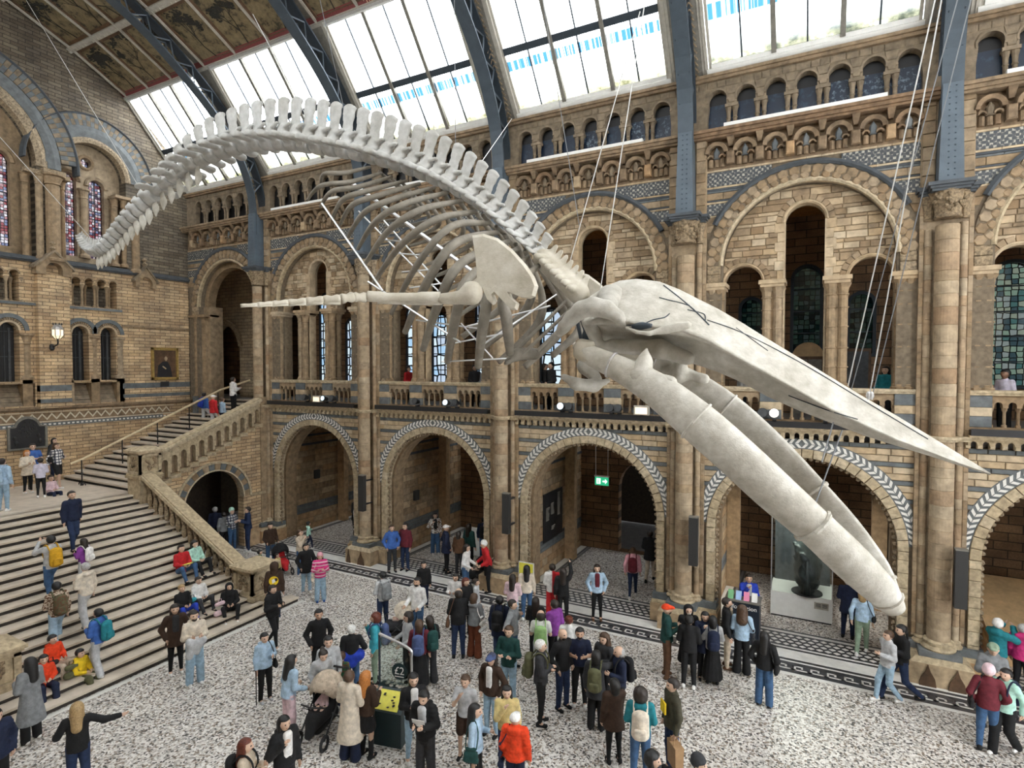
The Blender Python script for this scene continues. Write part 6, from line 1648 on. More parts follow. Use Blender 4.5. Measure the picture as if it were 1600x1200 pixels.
        if st in ('curly', 'bigcurly'):
            f3 = f; f = lambda X, Y, Z: f3(X, Y, Z) + .012 * np.sin(X * 70) * np.sin(Y * 70 + 1) * np.sin(Z * 70)
        if st == 'hijab':
            f4 = f; c0 = (hd((0, .06, 1.515)) + (0, 0, dz)) * sc; c1 = (hd((0, .06, 1.655)) + (0, 0, dz)) * sc
            f = lambda X, Y, Z: np.maximum(f4(X, Y, Z), np.minimum(np.minimum(Y - c0[1], Z - c0[2]), np.minimum(c1[2] - Z, .07 * sc - np.abs(X))))
        elif st not in ('beard', 'mask', 'fringe') and st != 'cap':
            f5 = f; f = lambda X, Y, Z: face(f5(X, Y, Z), X, Y, Z, zf, yb)
        elif st == 'cap':
            f5 = f; zc_ = (hd((0, 0, 1.60)) + (0, 0, dz))[2] * sc; f = lambda X, Y, Z: np.maximum(f5(X, Y, Z), zc_ - Z)
        ob(nm, netmesh(nm, f, lo, hi, cell * .9, [mt]), B)
    M = Matrix.Translation((x, y, z0)) @ Matrix.Rotation(ang - math.pi / 2, 4, 'Z')
    # ---- rucksack or bag, things of their own
    if pack:
        col, pl = pack
        T = empty('backpack', (x, y, z0), pl, 'backpack', 'worn backpacks'); T['_local'] = 1; T.rotation_euler = (0, 0, ang - math.pi / 2)
        q = lambda *p: up(p)
        pr = [(q(-.07, -.24, 1.02), q(-.07, -.23, 1.33), .085, .075, .9), (q(.07, -.24, 1.02), q(.07, -.23, 1.33), .085, .075, .9), (q(0, -.25, 1.02), q(0, -.24, 1.34), .10, .09)]
        f, lo, hi = blob(sh(pr), .05); ob('body', netmesh('backpack', f, lo, hi, .03, [fab(*col.split(':'))]), T)
        f, lo, hi = blob(sh([(q(-.06, -.33, 1.03), q(.06, -.33, 1.03), .06, .06), (q(-.06, -.33, 1.12), q(.06, -.33, 1.12), .05, .05)]), .04); ob('pocket', netmesh('pocket', f, lo, hi, .03, [fab(*col.split(':'))]), T)
        for s in (-1, 1):
            pts = [(np.array(q(s * .11, yy, zz)) + (0, 0, dz)) * sc for yy, zz in ((-.17, 1.36), (-.06, 1.475), (.06, 1.46), (.145, 1.33), (.13, 1.15), (-.05, 1.02))]
            MB().tube(spline(pts, 3), .017 * sc, 5).build('strap', fab(col.split(':')[0]), T)
    if bag:
        col, bl, side, zb, w, h = bag
        T = empty('shoulder_bag', (x, y, z0), bl, 'bag', 'carried bags'); T['_local'] = 1; T.rotation_euler = (0, 0, ang - math.pi / 2)
        sx = side * .26
        pr = [((sx, -w / 2 + .05, zb), (sx, w / 2 - .05, zb), .05, .05), ((sx, -w / 2 + .06, zb + h * .5), (sx, w / 2 - .06, zb + h * .5), .045, .045), ((sx, -w / 2 + .07, zb + h), (sx, w / 2 - .07, zb + h), .03, .03)]
        f, lo, hi = blob(sh(pr), .06); ob('body', netmesh('bag', f, lo, hi, .026, [fab(col)]), T)
        pts = [np.array(p) * sc for p in ((sx, -w / 3, zb + h), (side * .16, -.10, 1.3), (side * .10, 0, 1.48), (side * .16, .10, 1.3), (sx, w / 3, zb + h))]
        MB().tube(spline(pts, 3), .011 * sc, 5).build('strap', fab(col), T)
    if key: PLIST[key] = (x, y, z0, ang, sc)
    return B
# ================================================================== things on the walls and on the floor
def text(s, size, mw, mat, parent, name='lettering', ex=.002):
    """flat lettering; mw maps the text plane into the hall"""
    c = bpy.data.curves.new(name, 'FONT'); c.body = s; c.size = size; c.align_x = 'CENTER'; c.align_y = 'CENTER'; c.extrude = ex
    c.materials.append(MATS[mat]); o = bpy.data.objects.new(name, c); COL.objects.link(o)
    if parent is not None:
        o.parent = parent
        if not parent.get('_local'): o.matrix_parent_inverse = Matrix.Translation(-Vector(parent.location))
    o.matrix_basis = mw; return o
def plane_m(loc, right, up):
    r = Vector(right).normalized(); u = Vector(up).normalized(); n = r.cross(u)
    return Matrix(((r.x, u.x, n.x, loc[0]), (r.y, u.y, n.y, loc[1]), (r.z, u.z, n.z, loc[2]), (0, 0, 0, 1)))
# inscription on the red band
for o_, b in (('· FRNS · CAROCA ·', 3),):
    xm = (COLX[b] + COLX[b + 1]) / 2 + .3
    a = slope(xm, 1.048, .055); d = np.array(S1) - np.array(S0)
    text(o_, .22, plane_m(a, (1, 0, 0), (0, d[0], d[1])), 'gold_leaf', None).parent = None
bpy.data.objects['lettering'].parent = [o for o in bpy.data.objects if o.name.startswith('ceiling') and not o.name.startswith('ceiling_')][3]
_l = bpy.data.objects['lettering']; _l.matrix_parent_inverse = Matrix.Translation(-Vector(_l.parent.location))
# portrait
T = empty('portrait_painting', (EX, 15.8, 6.9), 'gilt-framed dark portrait on the end wall beside the tall arch', 'painting')
m = MB()
for y0, y1, z0, z1 in ((15.20, 16.42, 6.90, 7.02), (15.20, 16.42, 8.25, 8.37), (15.20, 15.30, 6.9, 8.37), (16.32, 16.42, 6.9, 8.37)): m.box(ex(.01), ex(.09), y0, y1, z0, z1)
m.build('frame', 'gilt', T)
MB().box(ex(.01), ex(.03), 15.28, 16.34, 7.0, 8.27).build('canvas', 'wood_dark', T)
mk('painted_robe', [(ex(.034), 15.45, 7.02), (ex(.034), 16.15, 7.02), (ex(.034), 16.08, 7.45), (ex(.034), 15.95, 7.72), (ex(.034), 15.72, 7.75), (ex(.034), 15.5, 7.55)], [(0, 1, 2, 3, 4, 5)], 'black_paint', T)
m = MB(); m.lathe((ex(.033), 15.86, 7.87), [(.01, -.11), (.07, -.04), (.075, .04), (.01, .11)], 10, sx=.05); m.build('painted_head', 'stone_pale', T)
m = MB(); m.tube([(ex(.036), 15.70, 7.52), (ex(.036), 15.85, 7.40)], .03, 6); m.build('painted_hand', 'stone_pale', T)
tag(MB().box(ex(.01), ex(.05), 15.60, 15.98, 6.60, 6.82).build('name_plate', 'black_paint'), 'small black name plate below the gilt-framed portrait', 'plate')
# black relief plaque
T = empty('relief_plaque', (EX, 10.55, 4.4), 'black arched relief plaque on the landing wall', 'plaque')
o_ = [(10.0, 4.42), (11.1, 4.42), (11.1, 5.2), (10.95, 5.2)] + arc(10.55, 5.16, .36, 10, 170, 12) + [(10.15, 5.2), (10.0, 5.2)]
big_ = [((y - 10.55) * 1.14 + 10.55, (z - 4.85) * 1.14 + 4.85) for y, z in o_]
MB().slab(big_, [o_], ex(.09), ex(0), D).build('surround', 'frame_grey', T)
MB().slab(o_, [], ex(.03), ex(0), D).build('panel', 'black_paint', T)
rr = random.Random(5); m = MB()
for k in range(40):
    a = rr.uniform(0, 6.28); r = .30 * math.sqrt(rr.random()); m.lathe((ex(.04), 10.55 + r * math.cos(a), 5.12 + r * math.sin(a)), [(.005, -.05), (.035, 0), (.005, .05)], 6)
for y, z in ((10.15, 4.8), (10.2, 4.62), (10.9, 4.85), (10.95, 4.65)): m.lathe((ex(.04), y, z), [(.01, -.1), (.06, -.03), (.06, .03), (.01, .1)], 8)
m.build('relief', 'speaker_black', T)
# wall lantern
c = onx(90, 520, EX + .75); T = empty('wall_lantern', (ex(.26), c[1], c[2] - .6), 'black iron wall lantern with glowing glass on the pilaster', 'lantern')
m = MB(); x, y, z = c
m.lathe((x, y, z + .12), [(.20, 0), (.17, .08), (.10, .2), (.04, .22)], 8); m.build('hood', 'steel', T)
m = MB(); m.lathe((x, y, z - .22), [(.09, 0), (.19, .12), (.19, .33)], 8); m.build('glass', 'lamp_warm', T)
m = MB()
for k in range(8):
    a = math.pi * k / 4; m.tube([(x + .09 * math.cos(a), y + .09 * math.sin(a), z - .24), (x + .2 * math.cos(a), y + .2 * math.sin(a), z - .10), (x + .2 * math.cos(a), y + .2 * math.sin(a), z + .12)], .012, 4)
    m.lathe((x + .14 * math.cos(a), y + .14 * math.sin(a), z + .3), [(.015, 0), (.03, .03), (.01, .08)], 5)
m.build('cage', 'black_paint', T)
m = MB(); m.tube(spline([(x, y, z - .24), (x, y, z - .42), (x - .2, y, z - .5), (ex(.28), y, z - .55)], 4), .03, 6); m.lathe((ex(.3), y, z - .68), [(.04, 0), (.09, .06), (.09, .2), (.04, .26)], 8); m.build('bracket', 'black_paint', T)
# column loudspeakers
for i, (x0, x1, z0, z1, lb) in enumerate(((-15.17, -14.93, 2.06, 3.40, 'on the column beside the man in bright blue hoodie'), (-8.98, -8.74, 2.06, 3.36, 'on the column between shoulder blade and exit sign arch'), (-3.06, -2.82, 1.98, 3.32, 'on the column below the jaw strap'), (2.88, 3.12, 1.96, 3.30, 'on the column beyond the jaw tip'))):
    T = empty('column_speaker', (x0, 16.4, z0), 'tall black line speaker ' + lb, 'speaker', 'column speakers')
    MB().box(x0, x1, 16.22, 16.40, z0, z1).build('cabinet', 'speaker_black', T)
    MB().box(x0 - .005, x1 + .005, 16.21, 16.40, z1, z1 + .03).build('end_cap', 'frame_grey', T)
    m = MB(); m.box(x0 + .08, x1 - .08, 16.40, 16.84, z1 - .25, z1 - .2); m.box(x0 + .08, x1 - .08, 16.40, 16.84, z0 + .2, z0 + .25); m.build('bracket', 'black_paint', T)
# hanging exit sign
T = empty('exit_sign', (-6.54, 19, 3.38), 'green emergency exit sign hanging in the arch', 'sign')
MB().box(-6.78, -6.30, 18.98, 19.03, 3.37, 3.66).build('panel', 'exit_green', T)
m = MB(); m.box(-6.80, -6.28, 18.96, 19.05, 3.66, 3.71)
for x in (-6.76, -6.32): m.tube([(x, 19, 3.7), (x, 19, 5.3)], .012, 5)
m.build('hanger', 'steel', T)
m = MB(); m.box(-6.72, -6.58, 18.965, 18.985, 3.42, 3.61); m.build('door_symbol', 'exit_white', T)
m = MB(); m.slab([(-6.50, 3.49), (-6.41, 3.49), (-6.41, 3.43), (-6.33, 3.515), (-6.41, 3.60), (-6.41, 3.54), (-6.50, 3.54)], [], 18.965, 18.985); m.build('arrow', 'exit_white', T)
m = MB(); m.lathe((-6.65, 18.96, 3.57), [(.004, -.02), (.018, 0), (.004, .02)], 8); m.tube([(-6.65, 18.96, 3.55), (-6.66, 18.96, 3.5), (-6.63, 18.96, 3.44)], .01, 5); m.tube([(-6.66, 18.96, 3.5), (-6.69, 18.96, 3.44)], .01, 5); m.tube([(-6.68, 18.96, 3.53), (-6.62, 18.96, 3.52)], .008, 5); m.build('running_figure', 'exit_green', T)
# wall panel in the same arch, small wall speakers, white panels
cx = COLX[3]
T = empty('information_panel', (cx + .72, 19.4, 1.1), 'black information panel with white print on the alcove wall', 'panel')
MB().box(cx + .70, cx + .75, 18.55, 20.25, 1.15, 2.9).build('board', 'black_paint', T)
m = MB(); rr = random.Random(2)
for y0, n_, z0 in ((18.72, 9, 2.35), (19.15, 8, 2.45), (19.75, 16, 2.75), (19.2, 3, 1.6)):
    for k in range(n_): m.box(cx + .75, cx + .756, y0, y0 + rr.uniform(.18, .32), z0 - .055 * k, z0 - .055 * k + .02)
tag(m.build('print', 'frame_cream', T), kind='stuff')
for x, y, z, lb in ((COLX[5] + .72, 19.2, 2.5, 'in the arch next to the staircase'), (COLX[4] + .72, 18.9, 2.2, 'in the arch of the white panels')):
    tag(MB().box(x, x + .12, y - .14, y + .14, z - .2, z + .2).build('wall_speaker', 'speaker_black'), 'small black wall speaker ' + lb, 'speaker', 'alcove wall speakers')
for i, (x, y) in enumerate(((-11.6, 19.1), (-10.6, 18.8))):
    T = empty('white_panel', (x, y, 0), ('white display panel behind the brown coat' if i == 0 else 'white display panel behind the navy jacket under the arch'), 'panel', 'white panels under the arch')
    MB().box(x - .4, x + .4, y, y + .06, .05, 1.15).build('board', 'white_paint', T); m = MB()
    for s in (-.35, .35): m.box(x + s - .02, x + s + .02, y - .15, y + .2, 0, .05)
    m.build('foot', 'steel', T)
emit('case_fill', (1, .96, .88), 28); MATS['case_fill'].cycles.emission_sampling = 'AUTO'  # glowing strip added to brighten the plinth and fossil
# fossil case under the arch behind the jaw
T = empty('fossil_case', (-.3, 19.3, 0), 'tall glass case on a white plinth holding a dark fossil trunk', 'display case')
x0, x1, y0, y1 = -1.12, .52, 18.8, 20.0
MB().box(x0, x1, y0, y1, .05, .75).build('plinth', 'white_paint', T)
MB().box(x0 + .02, x1 - .02, y0 + .02, y1 - .02, 0, .05).build('toe_kick', 'black_paint', T)
MB().box(x0 + .05, x1 - .05, y1 - .06, y1 - .02, .75, 3.3).build('back_panel', 'slate', T)
MB().box(x0, x1, y0, y1, 3.3, 3.4).build('top', 'slate', T); MB().box(x0 + .1, x1 - .1, y0 + .05, y0 + .25, 3.27, 3.3).build('case_fill_strip', 'case_fill', T)
m = MB()
for x in (x0, x1 - .03): m.box(x, x + .03, y0, y0 + .03, .75, 3.3)
m.build('corner_post', 'steel', T)
MB().box(x0 + .03, x1 - .03, y0 + .01, y0 + .02, .75, 3.3).build('glass_front', 'clear_glass', T)
m = MB(); m.lathe((-.15, 19.1, .75), [(.42, 0), (.42, .03)], 20); m.build('fossil_stand', 'black_paint', T)
MB().box(.05, .42, y0 - .02, y0, .42, .62).build('caption_card', 'frame_cream', T)
m = MB(); [m.box(.09 + .17 * (k % 2), .22 + .17 * (k % 2), y0 - .024, y0 - .02, .57 - .03 * (k // 2), .583 - .03 * (k // 2)) for k in range(8)]; m.build('caption_print', 'iron_dark', T)
F_ = empty('fossil_trunk', (-.15, 19.1, .78), 'knobbly black fossil trunk standing in the glass case', 'fossil')
rr = random.Random(9); pr = [((-.15, 19.1, .85), (-.15, 19.1, 1.4), .22, .34), ((-.15, 19.1, 1.4), (-.17, 19.15, 2.15), .36, .27)]
for k in range(26):
    a = rr.uniform(0, 6.28); z = rr.uniform(.95, 2.2); pr.append(((-.15 + .26 * math.cos(a), 19.1 + .26 * math.sin(a), z), (-.15 + .36 * math.cos(a), 19.1 + .36 * math.sin(a), z + .1), .1, .05))
f, lo, hi = blob(pr, .06); plain('fossil', (.02, .03, .03), .5, var=.5, scale=9, bumpy=.8)
ob('trunk', netmesh('trunk', f, lo, hi, .045, ['fossil']), F_)
MB().tube([(-.15, 18.83, .80), (-.15, 18.78, 1.2), (-.15, 18.74, 1.8)], [.11, .07, .05], 8).build('root', 'fossil', F_, smooth=True)
# information desk
T = empty('information_desk', (-1.7, 16.6, 0), 'dark navy information desk with leaflets in front of the fossil case', 'desk')
x0, x1, y0, y1 = -2.1, -1.25, 16.45, 17.0
plain('desk_navy', (.008, .014, .026), .45)
MB().box(x0, x1, y0, y1, 0, 1.12).build('body', 'desk_navy', T); MB().box(x0 - .03, x1 + .03, y0 - .03, y1 + .03, 1.12, 1.16).build('top', 'frame_grey', T)
text('Information', .155, plane_m(((x0 + x1) / 2, y0 - .004, .98), (1, 0, 0), (0, 0, 1)), 'white_paint', T)
for i, (c_, lab) in enumerate((('green', 'stack of green leaflets on the information desk'), ('sky', 'stack of pale blue leaflets on the information desk'), ('pink', 'stack of pink leaflets on the information desk'), ('white', 'stack of white leaflets on the information desk'))):
    x = x0 + .12 + .2 * i
    q = {'green': (.18, .42, .2), 'sky': (.35, .5, .75), 'pink': (.75, .25, .4), 'white': (.75, .75, .72)}[c_]; plain('leaflet_' + c_, q, .5)
    m = MB(); m.hexa([(x - .07, y0 + .05, 1.16), (x + .07, y0 + .05, 1.16), (x + .07, y0 + .2, 1.16), (x - .07, y0 + .2, 1.16)], [(x - .07, y0 + .14, 1.36), (x + .07, y0 + .14, 1.36), (x + .07, y0 + .2, 1.36), (x - .07, y0 + .2, 1.36)])
    tag(m.build('leaflet_stack', 'leaflet_' + c_), lab, 'leaflets', 'leaflets on the desk')
# yellow notice board by the column
T = empty('notice_board', (-8.2, 16.9, 0), 'yellow notice board on a stand beside the column plinth', 'notice board')
c = ony(822, 893, 16.55); MB().box(c[0] - .28, c[0] + .28, 16.55, 16.58, c[2] - .25, c[2] + .3).build('frame', 'white_paint', T)
plain('notice_yellow', (.78, .72, .08), .5); MB().box(c[0] - .25, c[0] + .25, 16.54, 16.555, c[2] - .22, c[2] + .27).build('sheet', 'notice_yellow', T)
MB().tube([(c[0], 16.57, 0), (c[0], 16.57, c[2] - .2)], .02, 6).build('post', 'steel', T)
# donation box with its glass screen
T = empty('donation_box', (-7.45, 8.75, 0), 'dark green donation box with curved glass screen and round £2 sign', 'donation box'); T['_local'] = 1
T.location = (-7.5, 8.95, 0); T.rotation_euler = (0, 0, math.radians(102))
plain('box_green', (.006, .022, .026), .4)
m = MB(); m.slab([(-.33, 0), (.33, 0), (.33, .92), (.02, .98), (-.33, .68)], [], -.36, .36, 'y'); m.build('body', 'box_green', T)
plain('poster_yellow', (.80, .74, .10), .5)
m = MB(); m.add([(-.31, -.27, .705), (-.31, .27, .705), (-.02, .27, .953), (-.02, -.27, .953)], [(0, 1, 2, 3)]); m.v = [(x - .008, y, z + .01) for x, y, z in m.v]; m.build('poster', 'poster_yellow', T)
rr = random.Random(4); m = MB()
for k in range(9):
    u, v = rr.uniform(.1, .85), rr.uniform(.1, .85); m.lathe((-.31 + .29 * u - .014, -.25 + .5 * v, .705 + .248 * u + .02), [(.005, -.01), (.03, 0), (.005, .01)], 6)
m.build('poster_print', 'black_paint', T)
P = spline([(.14, -.36, .9), (.14, -.36, 1.55), (.14, -.30, 1.78), (.14, .36, 2.0)], 6)
MB().tube(P, .03, 6).build('screen_frame', 'steel', T); MB().tube([(.14, .36, .9), (.14, .36, 2.0)], .025, 6).build('screen_post', 'iron_dark', T)
pts = [(p_[1], p_[2]) for p_ in P] + [(.36, .9)]
MB().slab(pts, [], .135, .145, 'x').build('glass', 'clear_glass', T)
m = MB(); m.lathe((0, 0, 0), [(.17, 0), (.17, .015)], 24); o = m.build('round_sign', 'box_green', T); o.matrix_basis = Matrix.Translation((.10, -.12, 1.30)) @ Matrix.Rotation(math.radians(-90), 4, 'Y') @ Matrix.Rotation(math.radians(90), 4, 'Z')
text('£2', .22, plane_m((.08, -.12, 1.31), (0, -1, 0), (0, 0, 1)), 'white_paint', T); m = MB(); m.box(.076, .082, -.22, -.02, 1.19, 1.205); m.build('underline', 'white_paint', T)
m = MB()
for k in range(14): m.lathe((.14 + rr.uniform(-.1, .1), rr.uniform(-.3, .3), .96), [(.01, -.02), (.05, 0), (.01, .03)], 6)
m.build('banknotes', 'mint_note' if 'mint_note' in MATS else 'frame_cream', T)
# prams and pushchairs
def pram(px, py, ang, hood, cloth, label, s=1.0, inner='beige'):
    q = onz(px, py, 0)
    T = empty('pram', (q[0], q[1], 0), label, 'pram', 'prams and pushchairs'); T['_local'] = 1; T.rotation_euler = (0, 0, math.radians(ang))
    for x, y, r in ((.35, .26, .12), (.35, -.26, .12), (-.32, .27, .15), (-.32, -.27, .15)):
        r *= s; w = MB(); a = [(x * s + r * math.cos(t * math.pi / 8), y * s, r + r * math.sin(t * math.pi / 8)) for t in range(17)]; w.tube(a, .028 * s, 6, False)
        w = w.build('wheel', 'rubber', T); k = MB(); k.lathe((0, 0, 0), [(.02, -.03), (.04, 0), (.02, .03)], 8); k = k.build('hub', 'steel', w); k.location = (x * s, y * s, r); k.rotation_euler = (math.pi / 2, 0, 0); k.parent = T
    m = MB()
    for y in (.25, -.25): m.tube([(.35 * s, y * s, .14 * s), (-.1 * s, y * s, .55 * s), (-.55 * s, y * s, 1.02 * s)], .016 * s, 6); m.tube([(-.32 * s, y * s, .16 * s), (.05 * s, y * s, .5 * s)], .016 * s, 6)
    m.tube([(-.55 * s, .25 * s, 1.02 * s), (-.55 * s, -.25 * s, 1.02 * s)], .02 * s, 6); m.tube([(.28 * s, .24 * s, .72 * s), (.36 * s, 0, .74 * s), (.28 * s, -.24 * s, .72 * s)], .016 * s, 6); m.build('frame', 'black_paint', T)
    pr = [((.22 * s, 0, .46 * s), (-.14 * s, 0, .46 * s), .17 * s, .19 * s), ((-.16 * s, 0, .5 * s), (-.32 * s, 0, .88 * s), .19 * s, .17 * s), ((.3 * s, 0, .42 * s), (.42 * s, 0, .28 * s), .12 * s, .08 * s)]
    f, lo, hi = blob(pr, .06)
    f6 = f; f = lambda X, Y, Z: np.maximum(f6(X, Y, Z), -(np.sqrt((X - .12 * s) ** 2 + (Y * .9) ** 2 + (Z - .80 * s) ** 2) - .26 * s)); ob('seat', netmesh('seat', f, lo, hi, .035, [fab(cloth)]), T)
    fh = lambda X, Y, Z: np.maximum(np.maximum(np.abs(np.sqrt((X + .18 * s) ** 2 + (Y * 1.05) ** 2 + (Z - .80 * s) ** 2) - .30 * s) - .022, (X - .06 * s) * .8 - (Z - .80 * s) * .6), .70 * s - Z)
    ob('hood', netmesh('hood', fh, (-.6 * s, -.4 * s, .5 * s), (.4 * s, .4 * s, 1.25 * s), .035, [fab(hood)]), T)
    pr = [((-.35 * s, 0, .26 * s), (.15 * s, 0, .24 * s), .13 * s, .11 * s)]; f, lo, hi = blob(pr, .03); ob('basket', netmesh('basket', f, lo, hi, .035, [fab('black')]), T)
    return q, math.radians(ang), s
PR = [pram(503, 1150, -75, 'beige', 'black', 'black pram with beige hood and a baby in the middle of the crowd', 1.1), pram(441, 896, -20, 'black', 'red', 'black pushchair with red seat beside the stair newel', .95), pram(748, 916, 200, 'black', 'black', 'black pushchair in front of the vivid red jacket', .95), pram(622, 1000, 215, 'cream', 'charcoal', 'pale pushchair pushed by the bearded man in white sweater', .95)]
BABIES = ((0, 'lpink', 'brown', 'baby in white and pink lying in the beige-hooded pram'), (2, 'green', 'dark', 'small child seated in the black pushchair'), (3, 'hotpink', 'brown', 'child in bright pink seated in the pale pushchair'))
for i, tc_, hc, lab in BABIES:
    q, a, s = PR[i]
    me_pr = [((-.12, 0, .84), (-.11, 0, .85), .075, .075, 1.0), ((-.06, 0, .55), (-.10, 0, .74), .07, .055), ((-.06, .06, .55), (.12, .07, .56), .04, .035), ((-.06, -.06, .55), (.12, -.07, .56), .04, .035), ((-.09, .07, .70), (.02, .12, .60), .028, .022), ((-.09, -.07, .70), (.02, -.12, .60), .028, .022), ((-.04, 0, .84), (-.035, 0, .83), .012, .014)]
    f, lo, hi = blob(me_pr, .025); o = ob('person', netmesh('person', f, lo, hi, .018, ['skin_3']), None, (q[0], q[1], .04), (0, 0, a)); o['_local'] = 1; tag(o, lab, 'person', 'visitors')
    f, lo, hi = blob([((-.06, 0, .54), (-.10, 0, .74), .085, .07), ((-.09, .07, .70), (.0, .12, .62), .038, .034), ((-.09, -.07, .70), (.0, -.12, .62), .038, .034)], .03); ob('shirt', netmesh('shirt', f, lo, hi, .022, [fab(tc_)]), o)
    f, lo, hi = blob([((-.135, 0, .86), (-.13, 0, .865), .08, .08)], .02); f7 = f; f = lambda X, Y, Z: np.maximum(f7(X, Y, Z), np.minimum(X + .095, .885 - Z)); ob('hair', netmesh('hair', f, lo, hi, .018, [hairm(hc)]), o)
# floodlights standing on the ledge
FL = [((497, 621), 'cream', .2, 'square cream floodlight on the ledge next to the staircase bay'), ((508, 616), 'lamp_blue', .10, 'glowing bluish spotlight beside the square cream floodlight'), ((521, 618), 'black', .12, 'black spotlight on the far ledge between cream lamp and column'), ((478, 618), 'black', .12, 'black spotlight at the stair end of the far ledge'), ((651, 628), 'black', .12, 'black spotlight on the ledge below the red figure'), ((699, 622), 'lamp_blue', .11, 'glowing bluish spotlight under the ribs'), ((713, 629), 'black', .12, 'black spotlight beside the bluish lamp under the ribs'),
      ((878, 628), 'lamp_blue', .12, 'glowing round spotlight at the end of the ledge below the throat bone'), ((891, 634), 'black', .12, 'black spotlight beside the round one below the throat bone'), ((955, 636), 'black', .12, 'black spotlight, first of the pair below the jaw hinge'), ((967, 637), 'black', .12, 'black spotlight, second of the pair below the jaw hinge'), ((1003, 640), 'cream', .22, 'cream floodlight below the jaw hinge'), ((1192, 645), 'black', .13, 'black spotlight between the two jaw bones'), ((1210, 644), 'black', .13, 'black spotlight with pale lens between jaw and snout'), ((1290, 646), 'lamp_blue', .13, 'brilliant white spotlight below the snout'), ((1308, 650), 'black', .13, 'black spotlight next to the brilliant one')]
for (px, py), kd, r, lab in FL:
    c = ony(px, py, 16.72); T = empty('floodlight', (c[0], 16.78, 5.9), lab, 'floodlight', 'floodlights on the gallery ledge'); x = c[0]; z = 6.10 + r
    if kd == 'cream':
        MB().box(x - r, x + r, 16.62, 16.76, 6.08, 6.08 + r * 1.25).build('housing', 'frame_cream', T); MB().box(x - r * .8, x + r * .8, 16.61, 16.62, 6.11, 6.05 + r * 1.15).build('lens', 'lamp_warm', T)
    else:
        m = MB(); m.lathe((0, 0, 0), [(r * .55, 0), (r * .75, .05), (r, .22), (r, .26)], 14); o = m.build('housing', 'black_paint', T); o.matrix_parent_inverse = Matrix.Translation(-Vector(T.location)); o.location = (x, 16.84, z); o.rotation_euler = (math.radians(80), 0, 0)
        m = MB(); m.lathe((0, 0, 0), [(r * .9, 0), (r * .9, .01)], 14); o = m.build('lens', 'lamp_blue' if kd == 'lamp_blue' else ('lamp_white' if 'pale lens' in lab else 'slate'), T); o.location = (x, 16.58, z + .045); o.rotation_euler = (math.radians(80), 0, 0)
    m = MB(); m.box(x - .05, x + .05, 16.7, 16.84, 6.03, 6.1); m.build('foot', 'black_paint', T)
# wooden ramp under the arch at the picture edge
T = empty('display_ramp', (5.2, 19, 0), 'sloping pale wooden display ramp under the arch at the picture edge', 'display')
MB().hexa([(3.95, 18.3, 0), (5.6, 18.3, 0), (5.6, 21.6, 0), (3.95, 21.6, 0)], [(3.95, 18.3, .35), (5.6, 18.3, .35), (5.6, 21.6, 1.3), (3.95, 21.6, 1.3)]).build('ramp', 'wood_light', T); MB().hexa([(4.0, 18.28, .37), (4.06, 18.28, .37), (4.06, 21.6, 1.32), (4.0, 21.6, 1.32)], [(4.0, 18.28, .6), (4.06, 18.28, .6), (4.06, 21.6, 1.55), (4.0, 21.6, 1.55)]).build('side_board', 'wood_light', T)
# pointed dark patches on the plinths, built as thin slabs
for x, y, lab in ((2.42, 16.27, 'first dark pointed guard on the plinth below the jaw tip'), (2.98, 16.27, 'second dark pointed guard on the plinth below the jaw tip'), (-15.1, 16.27, 'dark pointed guard on the plinth beside the blue hoodie'), (-15.72, 16.27, 'narrow dark guard at the corner of the plinth beside the blue hoodie')):
    w = .17 if 'narrow' not in lab else .1
    tag(MB().slab([(x - w, .0), (x + w, 0), (x + w * .8, .2), (x + w * .3, .35), (x, .52), (x - w * .3, .35), (x - w * .8, .2)], [], y - .03, y).build('plinth_patch', 'wood_dark'), lab, 'guard', 'guards on the plinths')
# glass screen in the arch next to the staircase
T = empty('glass_screen', (-16.2, 18.6, 0), 'upright glass screen in the arch next to the staircase', 'screen')
MB().box(-17.1, -15.95, 18.6, 18.62, .05, 2.9).build('pane', 'clear_glass', T); MB().tube([(-17.1, 18.61, 0), (-17.1, 18.61, 2.95)], .025, 6).build('post', 'steel', T); MB().box(-17.1, -15.95, 18.58, 18.64, 0, .05).build('shoe', 'steel', T)
p = person
# --- by the foot of the picture
p(120, 1097, 0, 1.68, 172, 'out', 'sweater:black', 'jeans:dkdenim', 'long:blond', 'long-haired blonde woman in black sweater seen from behind, arm stretched out')
p(-8, 1108, 0, 1.7, 60, 'pock', 'puffer:navy', 'jeans:black', 'short:black', 'person in navy puffer cut off by the picture edge')
p(46, 1027, 0, 1.70, -110, 'fwd_' if False else 'phone', 'longcoat:grey', 'wide:black', 'long:black', 'woman in long grey coat with waist-long black hair by the stone newel', shoe='white')
p(384, 1154, 0, 1.62, 95, 'phone', 'jacket:beige', 'jeans:charcoal', 'long:auburn', 'woman with reddish brown hair and beige jacket cut by the lower edge', pack=('black', 'black backpack of the woman with reddish brown hair'))
p(444, 1119, 0, 1.66, 40, 'strap', 'puffer:black', 'jeans:black', 'long:black', 'long-haired woman in black puffer with white top by the pram', shoe='white', inner='white')
p(450, 1027, 0, 1.66, 130, 'push', 'jacket:sky', 'wide:lpink', 'long:black', 'woman with pale blue jacket and pink trousers reaching over the pram', shoe='white', bend=.12)
p(413, 989, 0, 1.55, 30, 'bagdown', 'hoodie:sky', 'jeans:black', 'short:black', 'boy in pale blue hoodie with dark sash and walking cane', shoe='lgrey', key='cane', bag=('black', 'black crossbody bag of the boy with the cane', -1, .80, .2, .14))
p(498, 952, 0, 1.72, 10, 'pock', 'jacket:black', 'jeans:black', 'short:black', 'man in black jacket facing the camera behind the pram group', skin=1)
